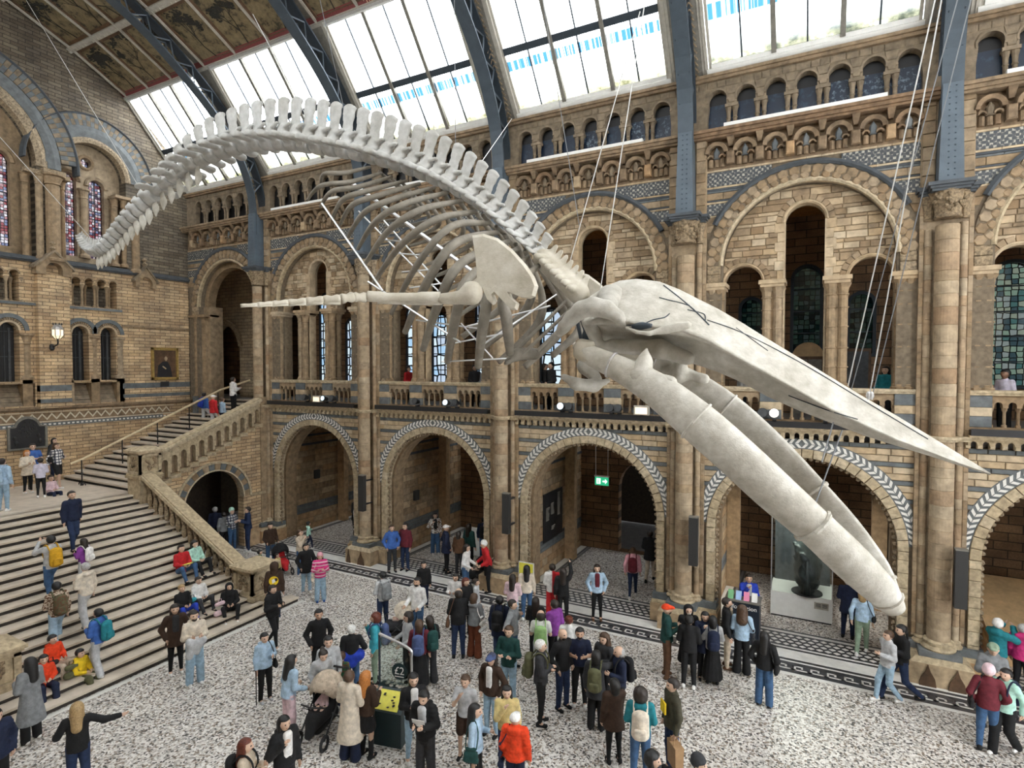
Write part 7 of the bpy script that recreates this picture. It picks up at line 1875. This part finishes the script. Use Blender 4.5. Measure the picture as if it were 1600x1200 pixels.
p(513, 994, 0, 1.70, 5, 'push', 'sweater:lgrey', 'jeans:black', 'short:black', 'dark-haired man in pale grey sweater behind the bending woman', skin=0)
p(500, 1012, 0, 1.62, 20, 'push', 'sweater:lgrey', 'jeans:black', 'bun:dark', 'woman in pale grey sweater bending her head over the pram', bend=.35)
p(549, 976, 0, 1.66, 175, 'strap', 'jacket:black', 'jeans:denim', 'short:white', 'white-haired visitor in black jacket with blue top tied at the waist', key='elder')
p(534, 1021, 0, 1.22, 160, 'phone', 'shirt:green:camo', 'jeans:navy', 'short:brown', 'small child in green top between the white-haired visitor and cream coat', shoe='white')
p(546, 1048, 0, 1.72, 150, 'phone', 'longcoat:cream', 'flare:navy', 'short:brown', 'short-haired person in long cream coat seen from behind', shoe='brown')
p(572, 1048, 0, 1.68, 140, 'phone', 'jacket:dkbrown', 'skirt:black', 'long:ginger', 'ginger-haired woman in brown jacket and black skirt at the donation box', bag=('hotpink', 'bright pink shoulder bag of the ginger-haired woman', -1, .98, .26, .14), key='ginger')
p(586, 958, 0, 1.66, -80, 'chin', 'jacket:turq', 'jeans:sage', 'curly:auburn', 'person in turquoise anorak with short red hair', pack=('slateblue', 'blue backpack on the turquoise anorak'))
p(646, 1052, 0, 1.70, 10, 'phone', 'jacket:black', 'slim:ldenim', 'bob:black', 'woman in black leather jacket and ripped pale jeans', shoe='white', inner='white', key='leather')
p(665, 1078, 0, 1.70, -25, 'phone', 'puffer:black', 'wide:charcoal', 'short:black', 'man in black puffer reading a white card', inner='lgrey', bend=.12, key='card')
p(637, 957, 0, 1.64, -60, 'push', 'sweater:lgrey', 'jeans:charcoal', 'curly:dark', 'curly-haired woman in grey top beside the child in pink', bag=('black', 'dark bag of the curly-haired woman in grey', 1, .9, .24, .2))
p(655, 968, 0, 1.62, 172, 'stand', 'sweater:maroon', 'longskirt:black', 'bob:brown', 'woman in maroon top wearing a blue rucksack', pack=('slateblue', 'blue rucksack on the maroon top'))
p(671, 962, 0, 1.62, 200, 'phone', 'jacket:black', 'flare:charcoal', 'bob:dark', 'woman in black jacket and wide grey trousers with a dark pack', pack=('dkgreen', 'dark green backpack on the black jacket'))
p(716, 923, 0, 1.78, 175, 'phone', 'jacket:black', 'jeans:dkdenim', 'fringe:dark', 'balding man in black jacket with brown satchel', bag=('brown', 'brown leather satchel of the balding man', -1, .82, .24, .16), bend=.15)
p(741, 927, 0, 1.66, 150, 'phone', 'hoodie:grey', 'flare:rust', 'bob:brown', 'woman in grey hoodie and rust trousers carrying a white tote', bag=('white', 'big white tote bag on the grey hoodie', 1, .80, .36, .34), shoe='white')
p(781, 931, 0, 1.74, 165, 'stand', 'coat:navy', 'jeans:dkdenim', 'short:black', 'man in navy coat with dark jeans and black pack', pack=('black', 'black backpack of the man in navy coat'))
p(801, 937, 0, 1.74, 70, 'out', 'jacket:grey', 'jeans:denim', 'short:dark', 'man in grey anorak reaching an arm to the side')
p(795, 978, 0, 1.76, -20, 'cross', 'sweater:dkgreen', 'jeans:ldenim', 'short:brown', 'man in dark green sweater and pale jeans looking down', shoe='white')
p(768, 1021, 0, 1.68, -30, 'pock', 'jacket:dkbrown', 'jeans:ldenim', 'cap:slateblue+long:dark', 'woman in brown jacket with blue denim cap', inner='white', key='cap')
p(727, 1055, 0, 1.62, -20, 'chin', 'tee:lgrey', 'shorts:dkbrown', 'short:brown', 'boy in white T-shirt and shorts touching his chin', shoe='black')
p(743, 1100, 0, 1.66, 75, 'bagdown', 'shirt:sky', 'jeans:black', 'long:black', 'long-haired woman in pale blue shirt with dark green satchel', bag=('dkgreen', 'dark green satchel on the pale blue shirt', 1, .86, .30, .2))
p(792, 1072, 0, 1.60, 0, 'chin', 'jacket:lyellow', 'jeans:dkdenim', 'long:black', 'woman in straw yellow cardigan with very long black hair')
p(805, 1114, 0, 1.60, 165, 'stand', 'puffer:orange', 'jeans:navy', 'cap:white', 'person in bright orange puffer and white cap', bag=('navy', 'navy drawstring bag beside the orange puffer', -1, .78, .34, .36))
p(845, 1000, 0, 1.78, 80, 'cross', 'jacket:charcoal', 'slim:black', 'short:white', 'white-haired man in charcoal anorak standing sideways', pack=('olive', 'olive canvas backpack of the white-haired man'))
p(879, 982, 0, 1.78, 40, 'pock', 'jacket:black', 'jeans:dkdenim', 'beard:dark', 'bald man in black jacket and dark jeans')
p(906, 981, 0, 1.74, 0, 'phone', 'tee:navy', 'jeans:black', 'short:black+beard:black', 'bearded man in navy polo holding his hands together', skin=1, shoe='white')
p(944, 990, 0, 1.66, -40, 'fwd_' if False else 'phone', 'jacket:charcoal', 'jeans:black', 'bigcurly:brown', 'woman with brown curls and charcoal coat facing the bearded man')
p(967, 1009, 0, 1.72, -70, 'phone', 'jacket:navy', 'jeans:black', 'fringe:grey', 'grey-haired balding man in navy coat with black rucksack', pack=('black', 'black rucksack of the grey-haired balding man'))
p(932, 1016, 0, 1.66, 170, 'point', 'coat:charcoal', 'wide:black', 'bob:black', 'woman in dark coat pointing with one arm, seen from behind', pack=('olive', 'olive backpack on the pointing woman'), shoe='black')
p(960, 1060, 0, 1.62, 200, 'chin', 'coat:dkbrown', 'slim:black', 'bob:black', 'woman in dark brown coat with a hand at her face')
p(1001, 1074, 0, 1.76, 180, 'phone', 'hoodie:teal', 'jeans:denim', 'curly:dark', 'man in teal hoodie with a cream rucksack seen from behind', pack=('cream', 'cream rucksack with dark straps on the teal hoodie'))
p(1051, 1060, 0, 1.76, -80, 'stand', 'jacket:khaki', 'jeans:dkdenim', 'short:dark', 'man in khaki jacket with yellow bib holding a paper bag', key='paper')
p(1021, 1175, 0, 1.64, 60, 'stand', 'jacket:charcoal', 'jeans:black', 'curly:black', 'curly dark head peeking in at the bottom edge')
p(1092, 1181, 0, 1.68, 60, 'stand', 'jacket:charcoal', 'jeans:black', 'beanie:charcoal', 'person in grey knitted hat at the bottom edge')
# --- middle of the hall
p(845, 953, 0, 1.72, 178, 'phone', 'tee:white', 'jeans:lgrey', 'fringe:dark', 'man in white T-shirt with pale green backpack', pack=('pgreen', 'pale green backpack on the white T-shirt'))
p(837, 933, 0, 1.62, 170, 'phone', 'jacket:black', 'jeans:black', 'long:dark', 'long-haired woman in black behind the pale green backpack')
p(866, 937, 0, 1.74, -140, 'stand', 'jacket:purple', 'jeans:black', 'short:dark', 'man in dark purple jacket with white hood lining')
p(889, 962, 0, 1.6, 170, 'stand', 'jacket:white', 'jeans:lgrey', 'bun:auburn', 'woman in white jacket with dark red hair beside the bald man')
p(801, 897, 0, 1.60, 165, 'phone', 'jacket:lpink', 'jeans:ldenim', 'long:dark', 'woman in pale pink jacket seen from behind by the yellow board')
p(823, 883, 0, 1.64, 178, 'stand', 'sweater:cream', 'jeans:denim', 'long:black', 'woman in cream sweater and blue jeans before the yellow board', shoe='white')
p(863, 881, 0, 1.66, 178, 'phone', 'jacket:white:half', 'wide:red', 'short:dark', 'person in half red half white jacket and red trousers')
p(880, 887, 0, 1.66, 178, 'high', 'jacket:black', 'slim:black', 'long:dark', 'long-haired woman in black raising a phone above her head', key='phoneup')
p(933, 882, 0, 1.66, 5, 'pock', 'jacket:sky', 'slim:black', 'long:dark', 'woman in pale blue denim jacket and maroon top facing the camera', inner='maroon', shoe='brown', key='denim')
p(989, 855, 0, 1.66, 178, 'walkdown', 'jacket:pink', 'slim:dkdenim', 'bun:brown', 'woman in dusty pink coat walking into the arch', pack=('maroon', 'dark red backpack on the dusty pink coat'), shoe='white')
p(1016, 829, 0, 1.78, 170, 'walk', 'coat:black', 'jeans:beige', 'short:dark', 'man in black coat and beige trousers in the shade of the arch')
p(1042, 944, 0, 1.78, 85, 'phone', 'jacket:dkgreen', 'jeans:brown', 'cap:orange+beard:dark', 'bearded man in bottle green jacket with orange cap', shoe='brown')
p(1076, 946, 0, 1.66, 10, 'phone', 'hijabcoat:black', 'jeans:black', 'hood:black+mask:white', 'hooded person in black with a white face mask', skin=0)
p(1077, 961, 0, 1.72, 175, 'phone', 'jacket:black', 'jeans:black', 'short:black', 'man in black jacket with white-soled trainers seen from behind', shoe='white')
p(1102, 956, 0, 1.64, 5, 'chin', 'coat:navy', 'jeans:black', 'bob:black', 'woman in navy holding both hands near her face', skin=0)
p(1114, 962, 0, 1.62, 185, 'phone', 'shirt:lgrey', 'longskirt:black', 'bob:black', 'woman in long black pleated skirt and pale top', pack=('navy', 'navy rucksack over the pale top and pleated skirt'))
p(1136, 934, 0, 1.76, 75, 'stand', 'jacket:black', 'jeans:beige', 'short:dark+beard:dark', 'bearded man in black anorak beside the information desk', inner='beige', shoe='brown')
p(1160, 946, 0, 1.68, 175, 'phone', 'jacket:sky', 'flare:black', 'bigcurly:brown', 'woman with long brown curls and flared black trousers at the desk', bag=('charcoal', 'round dark grey bag of the curly woman at the desk', 1, .86, .3, .28))
p(1170, 897, 0, 1.72, 10, 'chin', 'jacket:royal', 'jeans:charcoal', 'short:dark', 'attendant in royal blue jacket behind the information desk', inner='lgrey', skin=1, group='museum staff')
p(1195, 987, 0, 1.66, 165, 'pock', 'jacket:black', 'wide:denim', 'long:black', 'woman in black leather jacket and wide blue jeans standing alone', bag=('black', 'black handbag of the woman standing alone', 1, .86, .28, .16))
p(1408, 976, 0, 1.74, -90, 'stride', 'jacket:black', 'jeans:dkdenim', 'tail:black', 'person in black jacket striding past the nearest column plinth', shoe='black') if False else p(1408, 976, 0, 1.74, -90, 'stride', 'jacket:black', 'jeans:dkdenim', 'tail:black', 'person in black jacket and blue jeans striding below the jaw tip', shoe='black')
p(1388, 985, 0, 1.62, -85, 'walk', 'jacket:lgrey', 'jeans:ldenim', 'short:brown', 'companion in pale grey hidden behind the striding person', shoe='white')
p(1348, 922, 0, 1.68, 175, 'walkdown', 'shirt:sky', 'jeans:sage', 'bob:blond', 'woman in blue top and sage trousers walking under the jaw', shoe='white', bag=('black', 'small black bag slung over the blue top', 1, .95, .2, .12))
p(1326, 902, 0, 1.70, 170, 'phone', 'coat:navy', 'jeans:navy', 'short:grey', 'person in navy coat beyond the sage trousers')
p(1560, 968, 0, 1.68, 120, 'photo', 'puffer:teal', 'jeans:black', 'beanie:white', 'person in teal down coat and white knitted hat taking a picture')
p(1599, 975, 0, 1.66, 150, 'stand', 'puffer:hotpink', 'jeans:black', 'short:grey', 'person in bright pink coat at the picture edge')
p(1552, 1005, 0, 1.76, 5, 'phone', 'hoodie:grey', 'jeans:grey', 'cap:sage', 'man in grey hoodie with a green cap looking down')
p(1545, 1039, 0, 1.70, 190, 'pock', 'jacket:maroon', 'jeans:denim', 'beanie:lpink', 'person in maroon jacket with pink knitted hat', bag=('black', 'black patterned bag behind the maroon jacket', -1, .86, .3, .2))
p(1572, 1045, 0, 1.66, -50, 'walkdown', 'hoodie:mint', 'wide:black', 'short:black', 'person with glasses in mint hoodie wearing a navy rucksack', pack=('navy', 'navy rucksack on the mint hoodie'), shoe='white')
p(598, 893, 0, 1.66, -150, 'phone', 'hoodie:lgrey', 'jeans:dkdenim', 'short:black', 'boy in pale hoodie with a blue jacket hanging from his arm', pack=('grey', 'grey backpack of the boy with the blue jacket'))
p(652, 902, 0, 1.76, -30, 'push', 'sweater:white', 'jeans:denim', 'short:black+beard:black', 'bearded man in white sweater pushing a pram', skin=1)
p(662, 878, 0, 1.42, 5, 'stand', 'jacket:black', 'jeans:navy', 'short:black', 'boy in black jacket behind the bearded man')
p(612, 820, 0, 1.74, 15, 'pock', 'hoodie:blue', 'jeans:charcoal', 'short:brown', 'man in bright blue hoodie beside the column plinth')
p(633, 817, 0, 1.76, -30, 'stand', 'jacket:maroon', 'jeans:dkdenim', 'short:dark', 'man in maroon jacket beside the blue hoodie', bag=('black', 'black bag of the man in maroon jacket', 1, .9, .24, .2))
p(680, 801, 0, 1.66, 5, 'strap', 'jacket:white:camo', 'wide:denim', 'long:black', 'woman in white and green patterned jacket under the arch', inner='black', shoe='white')
p(697, 820, 0, 1.76, 110, 'pock', 'coat:navy', 'slim:black', 'cap:white', 'man in dark coat with a white cap turned away')
p(717, 830, 0, 1.58, 150, 'stand', 'jacket:brown', 'jeans:charcoal', 'bob:dark', 'woman in brown coat in front of the white panels')
p(733, 818, 0, 1.72, 140, 'stand', 'jacket:dkgreen', 'jeans:black', 'long:dark', 'woman in dark green coat in front of the white panels')
p(756, 808, 0, 1.68, 175, 'stand', 'jacket:navy', 'jeans:denim', 'bun:black', 'woman in navy with a black pack facing the white panels', pack=('black', 'black pack on the navy jacket by the white panels'))
p(762, 846, 0, 1.74, -70, 'push', 'jacket:red', 'jeans:black', 'beanie:white', 'person in vivid red jacket leaning to the pushchair', bend=.2)
p(727, 851, 0, 1.66, 70, 'push', 'sweater:white', 'jeans:denim', 'bob:dark', 'woman in white jumper holding the pushchair hood', bend=.1)
p(712, 896, 0, 1.6, -20, 'phone', 'jacket:white', 'jeans:charcoal', 'bob:black', 'woman in white partly hidden behind the balding man')
p(728, 903, 0, 1.62, 40, 'stand', 'jacket:black', 'jeans:black', 'bob:auburn', 'dark-haired woman in black beside the woman in white')
p(744, 905, 0, 1.35, 80, 'stand', 'sweater:lgrey', 'jeans:charcoal', 'short:dark', 'child in grey near the white tote')
p(500, 864, 0, 1.56, 5, 'phone', 'puffer:hotpink:stripe', 'wide:ldenim', 'long:brown+beanie:pink', 'girl in pink striped puffer carrying a cream bag', shoe='blue', bag=('cream', 'cream fluffy bag of the girl in stripes', 1, .8, .3, .3))
p(478, 849, 0, 1.66, 15, 'pock', 'coat:black', 'jeans:ldenim', 'bob:black', 'woman in long black coat and jeans beside the pink stripes', shoe='white')
p(482, 816, 0, 1.10, 120, 'walk', 'hoodie:mint', 'jeans:navy', 'short:black', 'small child in mint top running to the arch', shoe='white')
p(469, 827, 0, 1.66, 70, 'chin', 'jacket:beige', 'jeans:denim', 'bob:brown', 'woman in beige coat speaking on a phone', shoe='white')
p(422, 817, 0, 1.66, 20, 'push', 'jacket:dkbrown', 'jeans:denim', 'tail:black', 'woman in dark brown jacket beside the red pushchair')
p(406, 861, 0, 1.02, 100, 'stand', 'jacket:green', 'jeans:navy', 'short:black', 'tiny child in green behind the newel')
p(433, 866, 0, .98, 60, 'stand', 'jacket:lyellow', 'jeans:black', 'short:dark', 'toddler in yellow beside the red pushchair')
p(428, 881, 0, 1.72, 172, 'stand', 'jacket:dkbrown', 'jeans:dkdenim', 'hood:dkbrown', 'person in brown jacket with yellow back emblem', shoe='white', key='emblem', bend=.12)
p(426, 914, 0, 1.68, 60, 'walkphone', 'puffer:black', 'slim:black', 'short:dark', 'man in black puffer walking with a phone past the newel', shoe='white')
p(362, 794, 0, 1.76, 60, 'phone', 'shirt:lgrey:plaid', 'jeans:denim', 'beanie:mint', 'man in plaid shirt below the stair arch', shoe='white')
p(387, 792, 0, 1.80, -60, 'phone', 'jacket:dkdenim', 'jeans:dkdenim', 'short:dark', 'tall man in navy beside the plaid shirt', shoe='white')
p(336, 792, 0, 1.72, 160, 'stand', 'jacket:navy', 'jeans:charcoal', 'short:grey', 'person in navy going into the dark stair passage')
p(350, 800, 0, 1.6, 170, 'stand', 'jacket:grey', 'jeans:black', 'short:dark', 'person in grey going into the dark stair passage')
p(554, 784, 0, 1.66, 120, 'phone', 'jacket:black', 'slim:black', 'long:black', 'woman in black with a white bag behind the column', bag=('white', 'white shopping bag behind the column', 1, .55, .3, .3))
p(563, 795, 0, 1.62, 60, 'stand', 'shirt:lgrey', 'jeans:dkdenim', 'short:dark', 'person in jeans half hidden by the column with the speaker')
# --- standing by the steps
p(273, 944, 0, 1.72, 10, 'pock', 'coat:dkbrown', 'slim:black', 'long:dark', 'woman in dark brown coat coming off the lowest step', inner='charcoal', shoe='white')
p(303, 954, 0, 1.76, 15, 'phone', 'hoodie:cream', 'wide:ldenim', 'short:dark+beard:dark', 'bearded man in cream hoodie carrying a folded coat', shoe='white', key='coatman')
# --- on the lower stair
p(112, 767, 'S', 1.76, '0', 'walkdown', 'jacket:navy', 'jeans:dkdenim', 'short:dark', 'man in dark navy jacket walking down the upper steps')
p(79, 837, 'S', 1.72, '182', 'stepphoto', 'sweater:lgrey', 'jeans:denim', 'short:black', 'person in grey sweater photographing from the steps', pack=('gold', 'golden yellow backpack of the person photographing'), shoe='lgrey')
p(130, 842, 'S', 1.35, '200', 'step', 'jacket:purple', 'jeans:lgrey', 'long:dark', 'girl in purple climbing the steps', pack=('white', 'white backpack of the girl in purple'))
p(133, 879, 'S', 1.66, '190', 'step', 'hoodie:cream', 'wide:lgrey', 'short:grey', 'grey-haired person in cream hoodie climbing the steps', shoe='black')
p(88, 909, 'S', 1.68, '175', 'step', 'hoodie:beige:camo', 'wide:ldenim', 'short:black', 'person in mottled hoodie climbing with a patterned pack', pack=('olive:camo', 'patterned camouflage backpack on the steps'), shoe='white')
p(153, 951, 'S', 1.62, '200', 'step', 'jacket:blue', 'wide:lgrey', 'short:black', 'boy in blue jacket with a big teal backpack stepping up', pack=('teal', 'big teal backpack of the boy in blue'), shoe='white')
p(82, 989, 'S', 1.55, '20', 'sit', 'hoodie:orange', 'wide:beige', 'short:black', 'child in bright orange hoodie sitting on the steps')
p(68, 1021, 'S', 1.40, '-10', 'sit', 'hoodie:orange', 'wide:navy', 'short:black', 'smaller child in orange hoodie one step below the other')
p(125, 1012, 'S', 1.40, '20', 'sit', 'hoodie:yellow', 'wide:olive', 'short:black', 'child in bright yellow hoodie sitting on a low step', shoe='white')
p(283, 849, 'S', 1.68, '0', 'sitlow', 'sweater:red', 'jeans:denim', 'short:dark', 'person in red sweater sitting with a yellow leaflet', key='leaflet')
p(304, 842, 'S', 1.68, '10', 'sitlow', 'jacket:mint', 'jeans:black', 'bob:black+mask:white', 'person in pale aqua jacket sitting by the balustrade')
p(284, 911, 'S', 1.55, '0', 'sitlow', 'sweater:black', 'jeans:royal', 'short:blond', 'fair-haired child in black top and royal blue trousers sitting')
p(310, 899, 'S', 1.55, '0', 'sitlow', 'hoodie:white', 'jeans:charcoal', 'short:dark', 'child in white hoodie sitting beside a black and white bag')
p(358, 909, 'S', 1.60, '-30', 'sitlow', 'jacket:black', 'jeans:black', 'hijab:black', 'woman in black headscarf sitting against the newel', shoe='white')
# --- landing and upper flight
p(3, 716, 3.0, 1.66, 150, 'stand', 'jacket:sky', 'jeans:ldenim', 'short:dark', 'person with pale blue backpack on the landing', pack=('sky', 'pale blue backpack on the landing'), shoe='white')
p(42, 704, 3.0, 1.52, 50, 'phone', 'coat:cream', 'slim:black', 'bob:ginger', 'fair-haired girl in cream tunic on the landing', shoe='white')
p(51, 693, 3.0, 1.68, 20, 'cross', 'tee:blue', 'jeans:khaki', 'short:dark', 'person in blue T-shirt in front of the black plaque')
p(63, 716, 3.0, 1.36, 175, 'phone', 'sweater:lav', 'slim:black', 'short:dark', 'child in pale lilac sweatshirt and black leggings', shoe='white')
p(88, 692, 3.0, 1.68, 80, 'walk', 'shirt:white:plaid', 'shorts:black', 'bob:brown', 'woman in checked shirt and black shorts on the landing', shoe='white', bag=('black', 'black crossbody bag on the checked shirt', 1, 1.05, .24, .14))
p(84, 684, 3.0, 1.7, 90, 'stand', 'jacket:charcoal', 'jeans:navy', 'long:black', 'woman half hidden behind the checked shirt')
p(79, 742, 3.0, 1.3, 60, 'sit', 'jacket:lpink', 'jeans:navy', 'short:dark', 'child in pink crouching on the landing')
p(319, 614, 'U', 1.45, '100', 'step', 'jacket:blue', 'wide:lgrey', 'short:black', 'boy in bright blue jacket on the upper flight', pack=('royal', 'blue backpack on the upper flight'))
p(333, 617, 'U', 1.6, '90', 'step', 'jacket:red', 'jeans:lgrey', 'cap:white', 'person in red gilet on the upper flight')
p(347, 622, 'U', 1.3, '90', 'step', 'jacket:sky', 'jeans:navy', 'short:brown', 'small child in pale blue leaning at the balustrade')
p(364, 589, 'U', 1.74, '80', 'phone', 'jacket:white', 'jeans:black', 'short:dark', 'person in white jacket at the top of the stairs')
# --- up in the gallery
for hx, hy, Y, phi, top, hair, lab in ((1571, 578, 17.65, -60, 'shirt:lav', 'short:black', 'man in pale shirt leaning on the gallery rail'), (1384, 572, 18.6, -40, 'jacket:teal', 'long:black', 'person in teal in the gallery behind the snout'), (1160, 578, 18.4, 100, 'jacket:white', 'short:dark', 'seated figure in white behind the gallery rail'), (638, 572, 17.9, 60, 'jacket:red', 'bob:dark', 'person in red behind the gallery balustrade'),
                                      (851, 568, 18.0, 90, 'jacket:black', 'short:dark', 'person in black at the gallery window'), (861, 566, 17.9, -60, 'jacket:charcoal', 'short:black', 'companion in dark grey at the gallery window'), (472, 571, 18.2, 100, 'coat:black', 'bob:black', 'dark figure leaning in the far gallery light'), (742, 570, 18.3, 20, 'jacket:charcoal', 'short:black', 'dark figure below the ribs in the gallery'), (757, 573, 18.0, -50, 'jacket:grey', 'short:dark', 'grey figure below the ribs in the gallery')):
    zt = ony(hx, hy, Y)[2]; H = min(1.78, zt - 5.9)
    p(hx, hy, (zt - H if H > 1.5 else 5.9, Y), max(1.5, H), phi, 'push', top, 'jeans:black', hair, lab, skin=2 if 'pale shirt' in lab else 0)
# ================================================================== things people hold or have put down
def place(key): x, y, z, a, s = PLIST[key]; return Matrix.Translation((x, y, z)) @ Matrix.Rotation(a - math.pi / 2, 4, 'Z') @ Matrix.Diagonal((s, s, s, 1))
def put(o, M): o.matrix_world = M; return o
o = MB(); o.tube([(.24, .06, .02), (.24, .06, .84)], .012, 6); o.tube([(.24, .06, .84), (.24, .0, .87), (.24, -.05, .84)], .013, 6)
put(tag(o.build('walking_cane', 'black_paint'), 'thin black cane held by the boy in pale blue hoodie', 'cane'), place('cane'))
plain('kraft', (.36, .22, .11), .8)
T = empty('paper_bag', (0, 0, 0), 'brown paper shopping bag held by the man in khaki', 'bag'); T['_local'] = 1
m = MB(); m.hexa([(-.16, -.06, .34), (.16, -.06, .34), (.16, .08, .34), (-.16, .08, .34)], [(-.17, -.07, .74), (.17, -.07, .74), (.17, .09, .74), (-.17, .09, .74)]); m.build('body', 'kraft', T)
m = MB()
for y in (-.05, .07): m.tube([(-.07, y, .74), (-.06, y, .84), (.06, y, .84), (.07, y, .74)], .008, 5)
m.build('handle', 'kraft', T); m = MB(); m.box(-.06, .06, -.071, -.069, .62, .64); m.box(-.05, .05, -.071, -.069, .58, .60); m.build('print', 'white_paint', T)
put(T, place('paper') @ Matrix.Translation((-.28, .06, -.02)))
o = MB(); o.box(-.09, .09, .0, .03, 1.12, 1.32); put(tag(o.build('yellow_bib', fab('yellow')), 'bright yellow bib on the chest of the man in khaki', 'bib'), place('paper') @ Matrix.Translation((-.02, .165, 0)))
o = MB(); o.hexa([(-.12, .26, 1.16), (.12, .26, 1.16), (.12, .30, 1.30), (-.12, .30, 1.30)], [(-.12, .265, 1.155), (.12, .265, 1.155), (.12, .305, 1.295), (-.12, .305, 1.295)]); put(tag(o.build('white_card', 'white_paint'), 'white printed card read by the man in black puffer', 'card'), place('card'))
o = MB(); o.box(-.03, .03, .30, .312, 1.70, 1.83); put(tag(o.build('raised_phone', 'black_paint'), 'phone raised overhead by the long-haired woman in black', 'phone'), place('phoneup') @ Matrix.Translation((.19, -.02, .05)))
o = MB(); o.hexa([(-.14, .22, .30), (.14, .22, .30), (.14, .38, .33), (-.14, .38, .33)], [(-.14, .22, .31), (.14, .22, .31), (.14, .38, .34), (-.14, .38, .34)]); put(tag(o.build('leaflet', 'poster_yellow'), 'yellow green leaflet in the hands of the person in red', 'leaflet'), place('leaflet'))
f, lo, hi = blob([((-.12, .24, 1.08), (.14, .26, 1.10), .09, .10), ((.1, .26, 1.05), (.16, .24, .78), .10, .08), ((-.06, .26, 1.02), (.0, .25, .82), .07, .05)], .05); put(tag(ob('folded_coat', netmesh('folded_coat', f, lo, hi, .03, [fab('lgrey')])), 'pale coat carried over the arm of the man in cream hoodie', 'coat'), place('coatman'))
f, lo, hi = blob([((-.13, 0, .98), (.13, 0, .98), .15, .15, .85), ((0, .0, .93), (0, -.04, .84), .15, .13, .9)], .05); put(tag(ob('tied_sweater', netmesh('tied_sweater', f, lo, hi, .03, [fab('royal')])), 'royal blue sweater tied round the white-haired visitor', 'sweater'), place('elder') @ Matrix.Diagonal((1.08, 1.15, 1, 1)))
T = empty('back_emblem', (0, 0, 0), 'yellow round emblem with white mark on the brown jacket', 'emblem'); T['_local'] = 1
m = MB(); m.slab([(.13 * math.cos(t * math.pi / 9), .13 * math.sin(t * math.pi / 9)) for t in range(18)], [[(.06 + .05 * math.cos(-t * math.pi / 5), .03 + .05 * math.sin(-t * math.pi / 5)) for t in range(10)]], -.012, 0, 'y'); m.build('ring', fab('yellow'), T)
m = MB(); m.slab([(-.03, -.07), (.05, -.03), (.02, .06), (-.05, .03)], [], -.016, -.010, 'y'); m.build('mark', 'white_paint', T)
put(T, place('emblem') @ Matrix.Translation((0, -.145 + .06, 1.2)) @ Matrix.Rotation(-.12, 4, 'X'))
f, lo, hi = blob([((-.08, 0, .70), (.10, 0, .66), .10, .09), ((-.06, 0, .62), (.0, .02, .32), .10, .12)], .05)
# bags set down on the steps
def step_bag(px, py, col, label, w=.16, h=.3, name='bag', stripes=None):
    z = 0
    for L in range(20, -1, -1):
        P = onz(px, py, .15 * L)
        if abs(lower_z(P[0]) - .15 * L) < .076: z = .15 * L; break
    T = empty(name, (P[0], P[1], z), label, 'bag', 'bags set down on the steps'); T['_local'] = 1
    f, lo, hi = blob([((0, -w + .08, .09), (0, w - .08, .09), .08, .08), ((0, -w + .09, h - .07), (0, w - .09, h - .07), .06, .06)], .06); fz = f; f = lambda X, Y, Z: np.maximum(fz(X, Y, Z), .005 - Z)
    ob('body', netmesh('bag', f, lo, hi, .025, [fab(col)]), T)
    MB().tube([(0, -.05, h - .02), (0, -.04, h + .07), (0, .04, h + .07), (0, .05, h - .02)], .012, 5).build('handle', fab(stripes or col), T)
step_bag(344, 962, 'lpink', 'dusty pink rucksack set down on the lowest steps', .19, .42)
step_bag(320, 952, 'white', 'white bag slumped on the lowest steps beside the pink rucksack', .24, .26)
step_bag(301, 952, 'turq', 'black and turquoise striped bag beside the seated children', .15, .34, stripes='black')
step_bag(385, 958, 'black', 'black backpack lying against the newel', .2, .22)
step_bag(328, 928, 'black', 'black and white bag behind the child in white hoodie', .17, .3)
step_bag(80, 1058, 'black', 'black backpack in front of the smaller child in orange', .19, .38)
step_bag(112, 1060, 'olive', 'olive green backpack between orange and yellow hoodies', .17, .34)
